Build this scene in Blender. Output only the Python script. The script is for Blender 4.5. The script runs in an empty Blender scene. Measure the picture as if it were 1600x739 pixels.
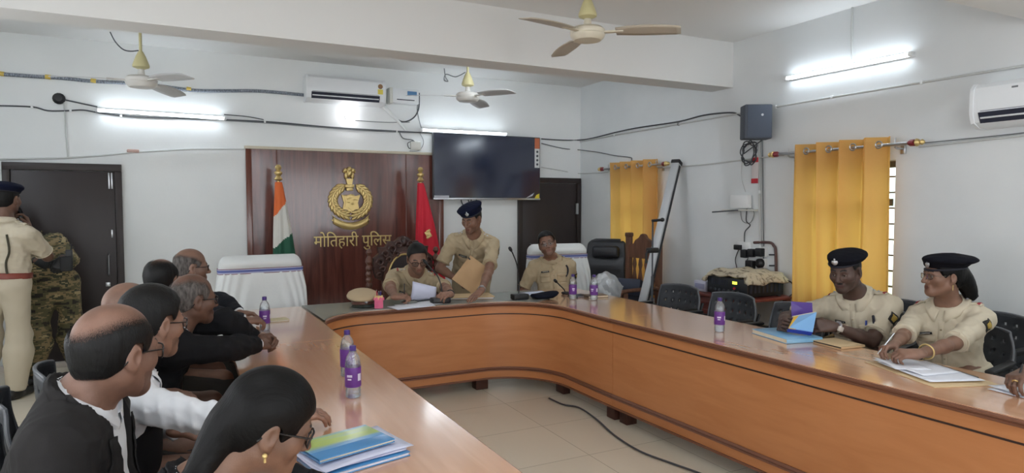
import bpy, bmesh, math, random
import numpy as np
from mathutils import Vector, Matrix, Euler

random.seed(7)
SC = bpy.context.scene
COL = SC.collection
R = math.radians
PI = math.pi

# ------------------------------------------------------------------ camera model (1600 x 739)
FPX, CAMH = 1020.0, 1.58
YAW, PITCH = math.atan(517 / FPX), math.atan(49.5 / FPX)
_s, _c, _sp, _cp = math.sin(YAW), math.cos(YAW), math.sin(PITCH), math.cos(PITCH)
CRT = Vector((_c, -_s, 0)); CFW = Vector((_s * _cp, _c * _cp, -_sp)); CUP = CRT.cross(CFW)
EYE = Vector((0, 0, CAMH))


def ray(px, py):
    return CFW + CRT * ((px - 800) / FPX) - CUP * ((py - 369.5) / FPX)


def atZ(px, py, z):
    d = ray(px, py); return EYE + d * ((z - CAMH) / d.z)


def atY(px, py, y):
    d = ray(px, py); return EYE + d * (y / d.y)


def atX(px, py, x):
    d = ray(px, py); return EYE + d * (x / d.x)


def atD(px, py, t):
    return EYE + ray(px, py) * t


# ------------------------------------------------------------------ materials
def lin(c):
    return tuple(((v / 255) / 12.92 if v / 255 <= 0.04045 else ((v / 255 + 0.055) / 1.055) ** 2.4) for v in c)


_M = {}


def mat(name, col, rough=0.5, metal=0.0, col2=None, nscale=8.0, stretch=(1, 1, 1), bump=0.0, bscale=60.0, ndist=0.0,
        coat=0.0, emit=None, estr=0.0, spec=0.5, alpha=None, trans=0.0, transl=None, lo=0.35, hi=0.65, sheen=0.0, detail=4.0):
    if name in _M:
        return _M[name]
    m = bpy.data.materials.new(name); m.use_nodes = True
    nt = m.node_tree; N = nt.nodes; L = nt.links
    b = N['Principled BSDF']
    b.inputs['Base Color'].default_value = (*lin(col), 1)
    b.inputs['Roughness'].default_value = rough
    b.inputs['Metallic'].default_value = metal
    b.inputs['Specular IOR Level'].default_value = spec
    b.inputs['Coat Weight'].default_value = coat
    b.inputs['Coat Roughness'].default_value = 0.12
    b.inputs['Transmission Weight'].default_value = trans
    b.inputs['Sheen Weight'].default_value = sheen
    if emit:
        b.inputs['Emission Color'].default_value = (*lin(emit), 1); b.inputs['Emission Strength'].default_value = estr
    if alpha is not None:
        b.inputs['Alpha'].default_value = alpha
    tc = mp = None
    if col2 or bump:
        tc = N.new('ShaderNodeTexCoord'); mp = N.new('ShaderNodeMapping'); mp.inputs['Scale'].default_value = stretch
        L.new(tc.outputs['Object'], mp.inputs['Vector'])
    if col2:
        n = N.new('ShaderNodeTexNoise'); n.inputs['Scale'].default_value = nscale; n.inputs['Detail'].default_value = detail
        n.inputs['Distortion'].default_value = ndist
        L.new(mp.outputs['Vector'], n.inputs['Vector'])
        r = N.new('ShaderNodeValToRGB'); r.color_ramp.elements[0].position = lo; r.color_ramp.elements[1].position = hi
        r.color_ramp.elements[0].color = (*lin(col), 1); r.color_ramp.elements[1].color = (*lin(col2), 1)
        L.new(n.outputs['Fac'], r.inputs['Fac']); L.new(r.outputs['Color'], b.inputs['Base Color'])
    if bump:
        n2 = N.new('ShaderNodeTexNoise'); n2.inputs['Scale'].default_value = bscale; n2.inputs['Detail'].default_value = 3
        L.new(mp.outputs['Vector'], n2.inputs['Vector'])
        bp = N.new('ShaderNodeBump'); bp.inputs['Strength'].default_value = bump; bp.inputs['Distance'].default_value = 0.01
        L.new(n2.outputs['Fac'], bp.inputs['Height']); L.new(bp.outputs['Normal'], b.inputs['Normal'])
    if transl is not None:
        t = N.new('ShaderNodeBsdfTranslucent'); t.inputs['Color'].default_value = (*lin(transl), 1)
        mx = N.new('ShaderNodeMixShader'); mx.inputs['Fac'].default_value = 0.55
        L.new(b.outputs['BSDF'], mx.inputs[1]); L.new(t.outputs['BSDF'], mx.inputs[2])
        L.new(mx.outputs['Shader'], N['Material Output'].inputs['Surface'])
    _M[name] = m
    return m


def clear_mat(name, tint=(235, 240, 245), amount=0.75, rough=0.05, film=0.0):
    """thin clear plastic or glass: see-through with a glossy skin; film adds a share of milky diffuse"""
    if name in _M:
        return _M[name]
    m = bpy.data.materials.new(name); m.use_nodes = True
    nt = m.node_tree; N = nt.nodes; L = nt.links
    b = N['Principled BSDF']; b.inputs['Base Color'].default_value = (*lin(tint), 1); b.inputs['Roughness'].default_value = .4
    t = N.new('ShaderNodeBsdfTransparent'); t.inputs['Color'].default_value = (*lin(tint), 1)
    g = N.new('ShaderNodeBsdfGlossy'); g.inputs['Roughness'].default_value = rough
    lw = N.new('ShaderNodeLayerWeight'); lw.inputs['Blend'].default_value = .25
    sc = N.new('ShaderNodeMath'); sc.operation = 'MULTIPLY_ADD'; sc.inputs[1].default_value = .55; sc.inputs[2].default_value = max(.02, (1 - amount) * .3); L.new(lw.outputs['Fresnel'], sc.inputs[0])
    mx = N.new('ShaderNodeMixShader'); L.new(sc.outputs[0], mx.inputs['Fac']); L.new(t.outputs[0], mx.inputs[1]); L.new(g.outputs[0], mx.inputs[2])
    m2 = N.new('ShaderNodeMixShader'); m2.inputs['Fac'].default_value = film; L.new(mx.outputs[0], m2.inputs[1]); L.new(b.outputs['BSDF'], m2.inputs[2])
    L.new(m2.outputs['Shader'], N['Material Output'].inputs['Surface'])
    _M[name] = m
    return m


# ------------------------------------------------------------------ objects
def tag(o, label=None, cat=None, group=None, kind=None):
    if label: o['label'] = label
    if cat: o['category'] = cat
    if group: o['group'] = group
    if kind: o['kind'] = kind
    return o


def thing(name, label, cat, loc=(0, 0, 0), rz=0.0, group=None):
    o = bpy.data.objects.new(name, None); COL.objects.link(o)
    o.empty_display_size = 0.1
    o.location = loc; o.rotation_euler = (0, 0, rz)
    return tag(o, label, cat, group)


def dup(o, loc=None, rz=None, label=None, parent=None):
    c = o.copy(); COL.objects.link(c)
    if parent is not None: c.parent = parent
    if loc is not None: c.location = loc
    if rz is not None: c.rotation_euler = (0, 0, rz)
    if label: c['label'] = label
    for ch in list(o.children):
        dup(ch, parent=c)
    return c


class MB:
    """collects shapes and links them as one mesh object"""

    def __init__(s):
        s.v = []; s.f = []; s.m = []; s.cur = 0; s.X = Matrix()

    def add(s, vs, fs, M=None):
        b = len(s.v); T = s.X @ M if M is not None else s.X
        s.v += [tuple(T @ Vector(p)) for p in vs]
        s.f += [tuple(i + b for i in f) for f in fs]
        s.m += [s.cur] * len(fs)
        return s

    def bm(s, bm, M=None):
        bm.verts.ensure_lookup_table(); bm.verts.index_update()
        s.add([v.co[:] for v in bm.verts], [[v.index for v in f.verts] for f in bm.faces], M); bm.free(); return s

    def box(s, lo, hi, bev=0.0, seg=2, M=None):
        bm = bmesh.new(); bmesh.ops.create_cube(bm, size=1)
        for v in bm.verts:
            v.co = Vector([lo[i] + (v.co[i] + .5) * (hi[i] - lo[i]) for i in range(3)])
        if bev:
            bmesh.ops.bevel(bm, geom=bm.edges[:], offset=bev, segments=seg, profile=.5, affect='EDGES')
        return s.bm(bm, M)

    def cbox(s, c, size, bev=0.0, M=None, seg=2):
        return s.box([c[i] - size[i] / 2 for i in range(3)], [c[i] + size[i] / 2 for i in range(3)], bev, seg, M)

    def tube(s, pts, r, seg=8, closed=False, M=None, flat=1.0, up=None):
        pts = [Vector(p) for p in pts]; n = len(pts)
        rs = r if isinstance(r, (list, tuple)) else [r] * n
        vs = []; fs = []; prev = None
        for i, p in enumerate(pts):
            a = pts[(i - 1) % n] if closed or i > 0 else p
            b = pts[(i + 1) % n] if closed or i < n - 1 else p
            t = (b - a).normalized() if (b - a).length > 1e-9 else Vector((0, 0, 1))
            if prev is None:
                u = Vector(up) if up else (Vector((0, 0, 1)) if abs(t.z) < .9 else Vector((1, 0, 0)))
                u = (u - t * u.dot(t)).normalized()
            else:
                u = prev - t * prev.dot(t)
                u = u.normalized() if u.length > 1e-6 else t.orthogonal().normalized()
            prev = u; w = t.cross(u)
            for k in range(seg):
                q = 2 * PI * k / seg
                vs.append(p + (u * math.cos(q) * flat + w * math.sin(q)) * rs[i])
        m = n if closed else n - 1
        for i in range(m):
            for k in range(seg):
                a = i * seg + k; b = i * seg + (k + 1) % seg; j = ((i + 1) % n) * seg
                fs.append((a, b, j + (k + 1) % seg, j + k))
        if not closed:
            fs.append(tuple(range(seg))[::-1]); fs.append(tuple((n - 1) * seg + k for k in range(seg)))
        return s.add(vs, fs, M)

    def lathe(s, prof, seg=24, M=None, sx=1.0, sy=1.0):
        vs = []; fs = []; n = len(prof)
        for (r, z) in prof:
            for k in range(seg):
                q = 2 * PI * k / seg
                vs.append((r * math.cos(q) * sx, r * math.sin(q) * sy, z))
        for i in range(n - 1):
            for k in range(seg):
                a = i * seg + k; b = i * seg + (k + 1) % seg
                fs.append((a, b, b + seg, a + seg))
        if prof[0][0] > 1e-5: fs.append(tuple(range(seg))[::-1])
        if prof[-1][0] > 1e-5: fs.append(tuple((n - 1) * seg + k for k in range(seg)))
        return s.add(vs, fs, M)

    def prism(s, poly, z0, z1, M=None, cap0=True, cap1=True):
        n = len(poly)
        ar = sum(poly[i][0] * poly[(i + 1) % n][1] - poly[(i + 1) % n][0] * poly[i][1] for i in range(n))
        if ar < 0: poly = poly[::-1]
        vs = [(x, y, z0) for x, y in poly] + [(x, y, z1) for x, y in poly]
        fs = [(i, (i + 1) % n, n + (i + 1) % n, n + i) for i in range(n)]
        if cap0: fs.append(tuple(range(n))[::-1])
        if cap1: fs.append(tuple(range(n, 2 * n)))
        return s.add(vs, fs, M)

    def grid(s, fn, nu, nv, M=None, closeu=False):
        vs = [fn(i / (nu if closeu else nu - 1), j / (nv - 1)) for j in range(nv) for i in range(nu)]
        fs = []
        for j in range(nv - 1):
            for i in range(nu if closeu else nu - 1):
                i2 = (i + 1) % nu
                fs.append((j * nu + i, j * nu + i2, (j + 1) * nu + i2, (j + 1) * nu + i))
        return s.add(vs, fs, M)

    def ball(s, c, r, M=None, seg=16, rings=10):
        rr = r if isinstance(r, (tuple, list)) else (r, r, r)
        bm = bmesh.new(); bmesh.ops.create_uvsphere(bm, u_segments=seg, v_segments=rings, radius=1)
        for v in bm.verts:
            v.co = Vector([c[i] + v.co[i] * rr[i] for i in range(3)])
        return s.bm(bm, M)

    def mtl(s, i):
        s.cur = i; return s

    def build(s, name, mats, parent=None, sharp=35, world=False, solid=0.0, sub=0):
        me = bpy.data.meshes.new(name)
        vs = s.v
        if world and parent is not None:
            p = parent; off = Vector((0, 0, 0))
            while p is not None: off += p.location; p = p.parent
            vs = [(a - off.x, b - off.y, c - off.z) for a, b, c in vs]
        me.from_pydata(vs, [], s.f)
        mats = mats if isinstance(mats, (list, tuple)) else [mats]
        for m in mats: me.materials.append(m)
        if len(mats) > 1: me.polygons.foreach_set('material_index', s.m)
        me.update()
        if sharp:
            me.shade_smooth(); me.set_sharp_from_angle(angle=R(sharp))
        o = bpy.data.objects.new(name, me); COL.objects.link(o)
        if parent is not None: o.parent = parent
        if solid:
            md = o.modifiers.new('solid', 'SOLIDIFY'); md.thickness = solid; md.offset = 0
        if sub:
            md = o.modifiers.new('sub', 'SUBSURF'); md.levels = sub; md.render_levels = sub
        return o


def frame(o, x, y, z):
    """matrix from origin and three axes"""
    return Matrix(((x[0], y[0], z[0], o[0]), (x[1], y[1], z[1], o[1]), (x[2], y[2], z[2], o[2]), (0, 0, 0, 1)))


def T(x, y, z):
    return Matrix.Translation((x, y, z))


def RX(a): return Matrix.Rotation(a, 4, 'X')
def RY(a): return Matrix.Rotation(a, 4, 'Y')
def RZ(a): return Matrix.Rotation(a, 4, 'Z')


def smooth_path(pts, n=6):
    """Catmull-Rom through pts"""
    P = [Vector(p) for p in pts]; out = []
    for i in range(len(P) - 1):
        a = P[max(i - 1, 0)]; b = P[i]; c = P[i + 1]; d = P[min(i + 2, len(P) - 1)]
        for k in range(n):
            t = k / n
            out.append(.5 * ((2 * b) + (c - a) * t + (2 * a - 5 * b + 4 * c - d) * t * t + (3 * b - a - 3 * c + d) * t ** 3))
    out.append(P[-1]); return out


def struct(name, mb, m, parent=None, **k):
    o = mb.build(name, m, parent, **k)
    if parent is None: o['kind'] = 'structure'
    return o


def text_mesh(body, size, ext, font_spacing=1.0, mirror=False):
    c = bpy.data.curves.new('txt', 'FONT'); c.body = body; c.size = size; c.extrude = ext; c.align_x = 'LEFT'; c.resolution_u = 3
    c.space_character = font_spacing
    o = bpy.data.objects.new('txt', c); COL.objects.link(o)
    dg = bpy.context.evaluated_depsgraph_get()
    me = o.evaluated_get(dg).to_mesh()
    vs = [v.co[:] for v in me.vertices]; fs = [tuple(p.vertices) for p in me.polygons]
    o.evaluated_get(dg).to_mesh_clear()
    bpy.data.objects.remove(o); bpy.data.curves.remove(c)
    return vs, fs
# ------------------------------------------------------------------ room shell
XR, YB, ZC = 4.97, 7.70, 3.20
XL, YF = -2.3, -2.6
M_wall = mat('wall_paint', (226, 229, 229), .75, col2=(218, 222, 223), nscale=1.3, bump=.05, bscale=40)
M_ceil = mat('ceiling_paint', (226, 226, 224), .85)
M_white = mat('white_plastic', (232, 234, 234), .35)
M_offwhite = mat('aged_white_plastic', (214, 214, 206), .45)
M_black = mat('black_plastic', (24, 25, 28), .45)
M_grey = mat('dark_grey_plastic', (70, 74, 80), .55)
M_steel = mat('steel', (190, 192, 195), .3, metal=1)
M_chrome = mat('chrome', (220, 222, 225), .12, metal=1)
M_gold = mat('brass_gold', (208, 182, 122), .38, metal=.7)
M_glow = mat('tube_glow', (255, 255, 255), .5, emit=(232, 244, 255), estr=11)
M_glow_added = mat('tube_glow_added', (255, 255, 255), .5, emit=(236, 245, 255), estr=26)  # stronger glow, only for the added tubes out of view
M_bulbglow = mat('bulb_glow', (255, 255, 255), .5, emit=(250, 250, 255), estr=5)


def floor_mat():
    m = bpy.data.materials.new('floor_tile'); m.use_nodes = True
    nt = m.node_tree; N = nt.nodes; L = nt.links; b = N['Principled BSDF']
    tc = N.new('ShaderNodeTexCoord'); mp = N.new('ShaderNodeMapping'); mp.inputs['Location'].default_value = (.13, .2, 0)
    L.new(tc.outputs['Object'], mp.inputs['Vector'])
    br = N.new('ShaderNodeTexBrick'); br.offset = 0; br.inputs['Scale'].default_value = 1
    br.inputs['Brick Width'].default_value = .6; br.inputs['Row Height'].default_value = .6; br.inputs['Mortar Size'].default_value = .0022
    br.inputs['Color1'].default_value = (*lin((226, 217, 198)), 1); br.inputs['Color2'].default_value = (*lin((221, 212, 193)), 1)
    br.inputs['Mortar'].default_value = (*lin((168, 160, 142)), 1)
    L.new(mp.outputs['Vector'], br.inputs['Vector']); L.new(br.outputs['Color'], b.inputs['Base Color'])
    b.inputs['Roughness'].default_value = .22
    return m


mb = MB(); mb.box((XL - .2, YF - .2, -.15), (XR + .2, YB + .2, 0)); struct('floor', mb, floor_mat(), sharp=0)
mb = MB(); mb.box((XL - .2, YF - .2, ZC), (XR + .2, YB + .2, ZC + .15)); struct('ceiling', mb, M_ceil, sharp=0)
mb = MB(); mb.box((XL - .2, YB, 0), (XR + .2, YB + .2, ZC)); struct('wall_back', mb, mat('wall_paint_lit', (238, 240, 239), .75, col2=(232, 235, 235), nscale=1.3, bump=.05, bscale=40), sharp=0)  # same wall paint, lightened in colour to stand in for light on the back wall


def wall_with_holes(axis, c0, c1, a0, a1, holes, name):
    """axis 'x': slab c0..c1 in x, runs a0..a1 along y; 'y': the other way round"""
    mb = MB(); cur = a0
    def bx(p0, p1, z0, z1):
        if p1 - p0 < 1e-4 or z1 - z0 < 1e-4: return
        mb.box((c0, p0, z0), (c1, p1, z1)) if axis == 'x' else mb.box((p0, c0, z0), (p1, c1, z1))
    for (h0, h1, z0, z1) in sorted(holes):
        bx(cur, h0, 0, ZC); bx(h0, h1, 0, z0); bx(h0, h1, z1, ZC); cur = h1
    bx(cur, a1, 0, ZC)
    return struct(name, mb, M_wall, sharp=0)


WIN = [(3.20, 4.09, .80, 1.93), (6.14, 6.84, .80, 1.93)]
wall_with_holes('x', XR, XR + .22, YF - .2, YB + .2, WIN, 'wall_right')
wall_with_holes('x', XL - .2, XL, YF - .2, YB + .2, [(-1.6, 1.6, .9, 2.3), (3.2, 5.0, .9, 2.2)], 'wall_left')
wall_with_holes('y', YF - .2, YF, XL, XR, [(-1.7, .9, .7, 2.4), (1.7, 4.3, .7, 2.4)], 'wall_front')

# concrete beams
mb = MB(); mb.box((XL, 4.90, 2.755), (XR, 5.19, ZC)); struct('beam_rear', mb, M_ceil, sharp=0)
mb = MB(); mb.box((XL, 1.98, 2.755), (XR, 2.28, ZC)); struct('beam_near', mb, M_ceil, sharp=0)

# windows behind the curtains: frame, guard bars, glass
M_wframe = mat('window_frame_paint', (120, 118, 110), .5)
M_pane = clear_mat('window_pane', (240, 248, 244), .9)
for i, (y0, y1, z0, z1) in enumerate(WIN):
    mb = MB(); x = XR + .14
    for a in (0, 1):
        mb.box((x, (y0, y1 - .05)[a], z0), (x + .05, (y0 + .05, y1)[a], z1)); mb.box((x, y0, (z0, z1 - .05)[a]), (x + .05, y1, (z0 + .05, z1)[a]))
    mb.box((x, (y0 + y1) / 2 - .02, z0), (x + .05, (y0 + y1) / 2 + .02, z1))
    w = struct('window_%d' % (i + 1), mb, M_wframe)
    mb = MB()
    for k in range(1, 9):
        z = z0 + (z1 - z0) * k / 9
        mb.box((x - .05, y0, z - .007), (x - .035, y1, z + .007))
    mb.box((x - .05, y0 + .08, z1 - .36), (x - .03, y1 - .0, z1 - .30))
    mb.build('guard_bars', M_wframe, w)
    mb = MB(); mb.box((x + .02, y0 + .05, z0 + .05), (x + .025, y1 - .05, z1 - .05)); mb.build('pane', M_pane, w)

# shrubs outside the right-hand windows
M_leaf = mat('outside_leaf', (96, 150, 70), .8, col2=(160, 205, 110), nscale=5)
for y in (2.2, 6.6):
    mb = MB(); rnd = random.Random(int(y * 10))
    for k in range(26):
        mb.ball((7.6 + rnd.uniform(-.5, .5), y + rnd.uniform(-1.0, 1.0), .25 + rnd.random() * 1.3), rnd.uniform(.22, .4), seg=8, rings=6)
    o = mb.build('garden_shrub', M_leaf); tag(o, 'green garden shrub outside the window behind the %s yellow curtain' % ('nearer' if y < 4 else 'farther'), 'shrub')
mb = MB(); mb.box((XR + .25, -4, -.3), (16, 12, -.05)); struct('ground_outside', mb, mat('outside_ground', (170, 165, 140), .9), sharp=0)

# doors (dark flush boards)
M_door = mat('dark_door_board', (50, 41, 40), .42, col2=(42, 34, 34), nscale=3, stretch=(1, 1, .2))
M_dframe = mat('dark_door_frame', (44, 34, 32), .45)


def door(name, x0, x1, ztop, split):
    mb = MB()
    mb.box((x0, YB - .045, 0), (x0 + .06, YB, ztop - .07), .003); mb.box((x1 - .06, YB - .045, 0), (x1, YB, ztop - .07), .003)
    mb.box((x0, YB - .045, ztop - .07), (x1, YB, ztop), .004)
    d = struct(name, mb, M_dframe)
    mb = MB()
    if split:
        xm = (x0 + x1) / 2
        mb.box((x0 + .063, YB - .028, .02), (xm - .002, YB - .004, ztop - .073), .003); mb.box((xm + .002, YB - .028, .02), (x1 - .063, YB - .004, ztop - .073), .003)
    else:
        mb.box((x0 + .063, YB - .028, .02), (x1 - .063, YB - .004, ztop - .073), .003)
    mb.build('door_leaf', M_door, d)
    return d


d1 = door('door_1', -1.495, -.525, 1.985, False)
mb = MB(); mb.tube([(-.655, YB - .03, .87), (-.655, YB - .075, .885), (-.655, YB - .075, 1.07), (-.655, YB - .03, 1.085)], .008); mb.build('door_handle', M_steel, d1)
for x in (-.642, -.618):
    mb = MB(); mb.box((x, YB - .036, 1.74), (x + .014, YB - .027, 1.90), .002); mb.build('door_bolt', M_steel, d1)
mb = MB(); mb.box((-.63, YB - .036, 1.25), (-.615, YB - .027, 1.33), .002); mb.build('door_bolt', M_steel, d1)
mb = MB(); mb.box((-.69, YB - .036, .76), (-.65, YB - .027, .80), .002); mb.build('door_hasp', M_steel, d1)
d2 = door('door_2', 3.98, 4.955, 1.945, False)
mb = MB(); mb.tube([(4.16, YB - .03, .9), (4.16, YB - .07, .91), (4.16, YB - .07, 1.05), (4.16, YB - .03, 1.06)], .008); mb.build('door_handle', M_steel, d2)
mb = MB(); mb.box((4.87, YB - .06, 1.45), (4.905, YB - .03, 1.60), .003); mb.build('door_bolt', M_steel, d2)
# pale threshold strip below the left door
mb = MB(); mb.box((-1.6, YB - .12, .0), (-.5, YB - .002, .045), .004); struct('trim_1', mb, mat('threshold_stone', (214, 204, 196), .5))

# dark polished wood panel behind the head of the table
M_panel = mat('polished_wood_panel', (116, 68, 58), .2, col2=(78, 44, 40), nscale=2.4, stretch=(5, 5, .35), ndist=1.2, coat=.6, detail=8)
M_panel2 = mat('panel_moulding', (104, 56, 42), .25, coat=.5)
pn = MB(); pn.box((.64, YB - .035, 0), (2.925, YB - .001, 2.195))
pan = struct('wall_panelling', pn, M_panel)
mb = MB()
for (a, b) in ((.64, .70), (.955, .965), (2.44, 2.452), (2.86, 2.925)):
    mb.box((a, YB - .045, 0), (b, YB - .034, 2.19), .003)
mb.build('panel_strip', M_panel2, pan)
mb = MB(); mb.box((.63, YB - .05, 2.19), (2.93, YB - .001, 2.222), .004); mb.build('top_cap', mat('panel_cap', (206, 196, 176), .5), pan)

# ------------------------------------------------------------------ conference table, three units
M_top = mat('table_laminate', (222, 170, 132), .2, col2=(212, 158, 120), nscale=3, stretch=(6, .5, 1), ndist=.6, coat=1.0, detail=6)
M_top.node_tree.nodes['Principled BSDF'].inputs['Coat IOR'].default_value = 1.95
M_front = mat('table_front_veneer', (188, 126, 80), .4, col2=(178, 116, 70), nscale=2.2, stretch=(1, 1, 7), ndist=.5, detail=6)
M_mould = mat('table_moulding', (116, 74, 54), .4)
M_dark = mat('table_groove', (46, 26, 20), .5)
M_leg = mat('table_leg', (70, 38, 28), .5, col2=(56, 30, 22), nscale=6)
ZT = .76


def offset_path(p, d):
    out = []
    for i in range(len(p)):
        a = Vector(p[max(i - 1, 0)]); b = Vector(p[min(i + 1, len(p) - 1)]); t = (b - a).normalized()
        out.append((p[i][0] - t.y * d, p[i][1] + t.x * d))
    return out


def strip(mb, path, d0, d1, z0, z1):
    """wall-like solid following path, from offset d0 to d1"""
    A = offset_path(path, d0); B = offset_path(path, d1)
    mb.prism(A + B[::-1], z0, z1)


def profile_sweep(mb, path, prof):
    """closed profile of (offset, z) swept along the plan path"""
    n = len(prof); rings = [offset_path(path, d) for d, z in prof]; vs = []; fs = []
    for i in range(len(path)):
        for k, (d, z) in enumerate(prof): vs.append((rings[k][i][0], rings[k][i][1], z))
    for i in range(len(path) - 1):
        for k in range(n):
            fs.append((i * n + k, i * n + (k + 1) % n, (i + 1) * n + (k + 1) % n, (i + 1) * n + k))
    fs.append(tuple(range(n))[::-1]); fs.append(tuple((len(path) - 1) * n + k for k in range(n)))
    mb.add(vs, fs)


def table_unit(name, label, inner, outer, legs):
    """inner: plan path of the lip facing the middle of the room; body lies on the +offset side of it"""
    c = Vector((sum(p[0] for p in inner) / len(inner), sum(p[1] for p in inner) / len(inner), 0))
    root = thing(name, label, 'table', c)
    mb = MB(); mb.prism(list(inner) + list(outer), ZT - .03, ZT); mb.build('table_top', M_top, root, world=True, sharp=30)
    mb = MB(); profile_sweep(mb, inner, [(-.004, ZT - .003), (-.012, ZT - .009), (-.012, ZT - .017), (-.003, ZT - .021), (-.009, ZT - .027), (-.003, ZT - .036), (.03, ZT - .036), (.03, ZT - .003)])
    mb.build('edge_moulding', M_mould, root, world=True)
    mb = MB(); strip(mb, inner, .022, .045, .11, ZT - .036); mb.build('front_panel', M_front, root, world=True)
    mb = MB(); strip(mb, inner, .017, .023, .652, .660); mb.build('groove', M_dark, root, world=True)
    mb = MB(); profile_sweep(mb, inner, [(.008, .172), (.014, .180), (.006, .190), (.014, .202), (.023, .202), (.023, .170)]); mb.build('lower_moulding', M_mould, root, world=True)
    mb = MB(); profile_sweep(mb, inner, [(.012, .100), (.012, .113), (.05, .113), (.05, .100)]); mb.build('bottom_rail', M_mould, root, world=True)
    for (x, y, sx, sy) in legs:
        mb = MB(); mb.box((x - sx / 2, y - sy / 2, 0), (x + sx / 2, y + sy / 2, ZT - .031), .004); mb.build('leg', M_leg, root, world=True)
    return root


def arc(cx, cy, r, a0, a1, n=14):
    return [(cx + r * math.cos(R(a0 + (a1 - a0) * i / n)), cy + r * math.sin(R(a0 + (a1 - a0) * i / n))) for i in range(n + 1)]


SL, SR = 4.02, 3.86           # seams of the left and right limbs
rl = .42; rr = .52; yh = 4.965
# the path runs from the right limb round to the left limb: body lies to its right -> give it reversed so the body is on +offset
inner_head = [(.872, SL), (.868, 4.3)] + arc(.868 + rl, yh - rl, rl, 180, 90) + [(1.6, yh + .002), (2.0, yh + .002)] + arc(2.748 - rr, yh - rr, rr, 90, 0) + [(2.75, 4.2), (2.755, SR)]
outer_head = [(3.452, SR), (3.452, 5.45), (.24, 5.45), (.24, SL)]
table_unit('conference_table', 'curved head unit of the U-shaped wooden conference table under a glass sheet', inner_head, outer_head,
           [(2.27, 5.09, .11, .10), (2.845, 4.66, .07, .12), (2.85, 3.92, .09, .10), (3.28, 3.95, .08, .08), (.70, 4.2, .1, .1), (.46, 4.2, .08, .08), (1.3, 5.08, .11, .1), (1.3, 5.38, .08, .08), (2.3, 5.38, .08, .08), (.36, 5.36, .08, .08)])
inner_left = [(.928, .55), (.915, 1.7), (.895, 2.9), (.872, SL - .003)]
table_unit('conference_table', 'long left arm of the wooden conference table where the black-coated group sits', inner_left, [(.24, SL - .003), (.22, .55)],
           [(.82, .62, .08, .1), (.82, 2.3, .08, .1), (.80, 3.93, .08, .1), (.46, .62, .08, .1), (.46, 2.3, .08, .1), (.46, 3.93, .08, .1)])
inner_right = [(2.756, SR - .003), (2.80, 2.9), (2.85, 1.6), (2.89, .5)]
table_unit('conference_table', 'long right arm of the wooden conference table in front of the beret officers', inner_right, [(3.50, .5), (3.452, SR - .003)],
           [(2.86, 3.78, .09, .09), (2.92, 2.48, .1, .1), (2.98, .6, .1, .1), (3.26, 3.72, .08, .08), (3.28, 2.3, .08, .08), (3.30, .6, .08, .08)])

# glass sheet over the head of the table
inner_g = [(.885, 4.62)] + arc(.872 + rl, yh - rl + .008, rl - .0, 172, 90, 10) + [(2.0, yh + .012)] + arc(2.74 - rr, yh - rr + .008, rr, 90, 36, 10)
mb = MB(); mb.prism(inner_g + [(2.96, 5.02), (2.96, 5.44), (.852, 5.44)], ZT + .0005, ZT + .0085)
o = mb.build('glass_table_sheet', clear_mat('table_glass', (196, 200, 194), .45, .04, .34), sharp=30)
tag(o, 'clear glass sheet lying over the head of the wooden table', 'glass sheet')
# ------------------------------------------------------------------ fittings on the walls and ceiling
def tube_light(name, label, a, b, out, group, m=None):
    """a, b: tube ends on the wall; out: unit vector away from the wall"""
    a = Vector(a); b = Vector(b); out = Vector(out); t = thing(name, label, 'light', (a + b) / 2 - out * .03, group=group)
    d = (b - a).normalized(); up = d.cross(out) if d.cross(out).z >= 0 else -d.cross(out)
    L = (b - a).length
    F = frame(a, d, out, up)
    mb = MB(); mb.X = F; mb.box((-.03, -.045, -.018), (L + .03, -.012, .018), .004); mb.build('mount_batten', M_white, t, world=True)
    mb = MB(); mb.X = F
    for x in (-.03, L + .005): mb.box((x, -.03, -.017), (x + .025, .017, .017), .004)
    mb.build('end_holder', M_white, t, world=True)
    mb = MB(); mb.tube([a, b], .0135, 12); mb.build('glowing_tube', m or M_glow, t, world=True)
    return t


G_T = 'fluorescent tube lights'
tube_light('tube_light', 'lit white tube light on the back wall above the left dark door', atY(154, 172, 7.64), atY(349, 184.5, 7.64), (0, -1, 0), G_T)
tube_light('tube_light', 'lit white tube light on the back wall along the top of the television', atY(661, 203, 7.60), atY(790, 209.5, 7.60), (0, -1, 0), G_T)
tube_light('tube_light', 'lit white tube light on the right wall above the nearer yellow curtain', atX(1231, 122, 4.93), atX(1419, 85, 4.93), (-1, 0, 0), G_T)

# unseen tube lights added on walls, ceiling and beam to brighten the room
tube_light('tube_light', 'lit white tube light on the left wall', Vector((XL + .04, 1.4, 2.6)), Vector((XL + .04, 2.6, 2.6)), (1, 0, 0), G_T, M_glow_added)
tube_light('tube_light', 'lit white tube light on the left wall near the dark door', Vector((XL + .04, 5.4, 2.55)), Vector((XL + .04, 6.6, 2.55)), (1, 0, 0), G_T, M_glow_added)
tube_light('tube_light', 'lit white tube light on the right wall beyond the air conditioner', Vector((XR - .04, .2, 2.6)), Vector((XR - .04, -1.0, 2.6)), (-1, 0, 0), G_T, M_glow_added)
tube_light('tube_light', 'lit white tube light on the rear face of the concrete beam', Vector((2.5, 5.23, 2.98)), Vector((3.7, 5.23, 2.98)), (0, 1, 0), G_T, M_glow_added)
tube_light('tube_light', 'lit white tube light on the front wall', Vector((2.0, YF + .04, 2.62)), Vector((.6, YF + .04, 2.62)), (0, 1, 0), G_T, M_glow_added)
tube_light('tube_light', 'lit white tube light on the ceiling near the left wall', Vector((-.6, 1.2, ZC - .05)), Vector((.6, 1.2, ZC - .05)), (0, 0, -1), G_T, M_glow_added)
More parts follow.
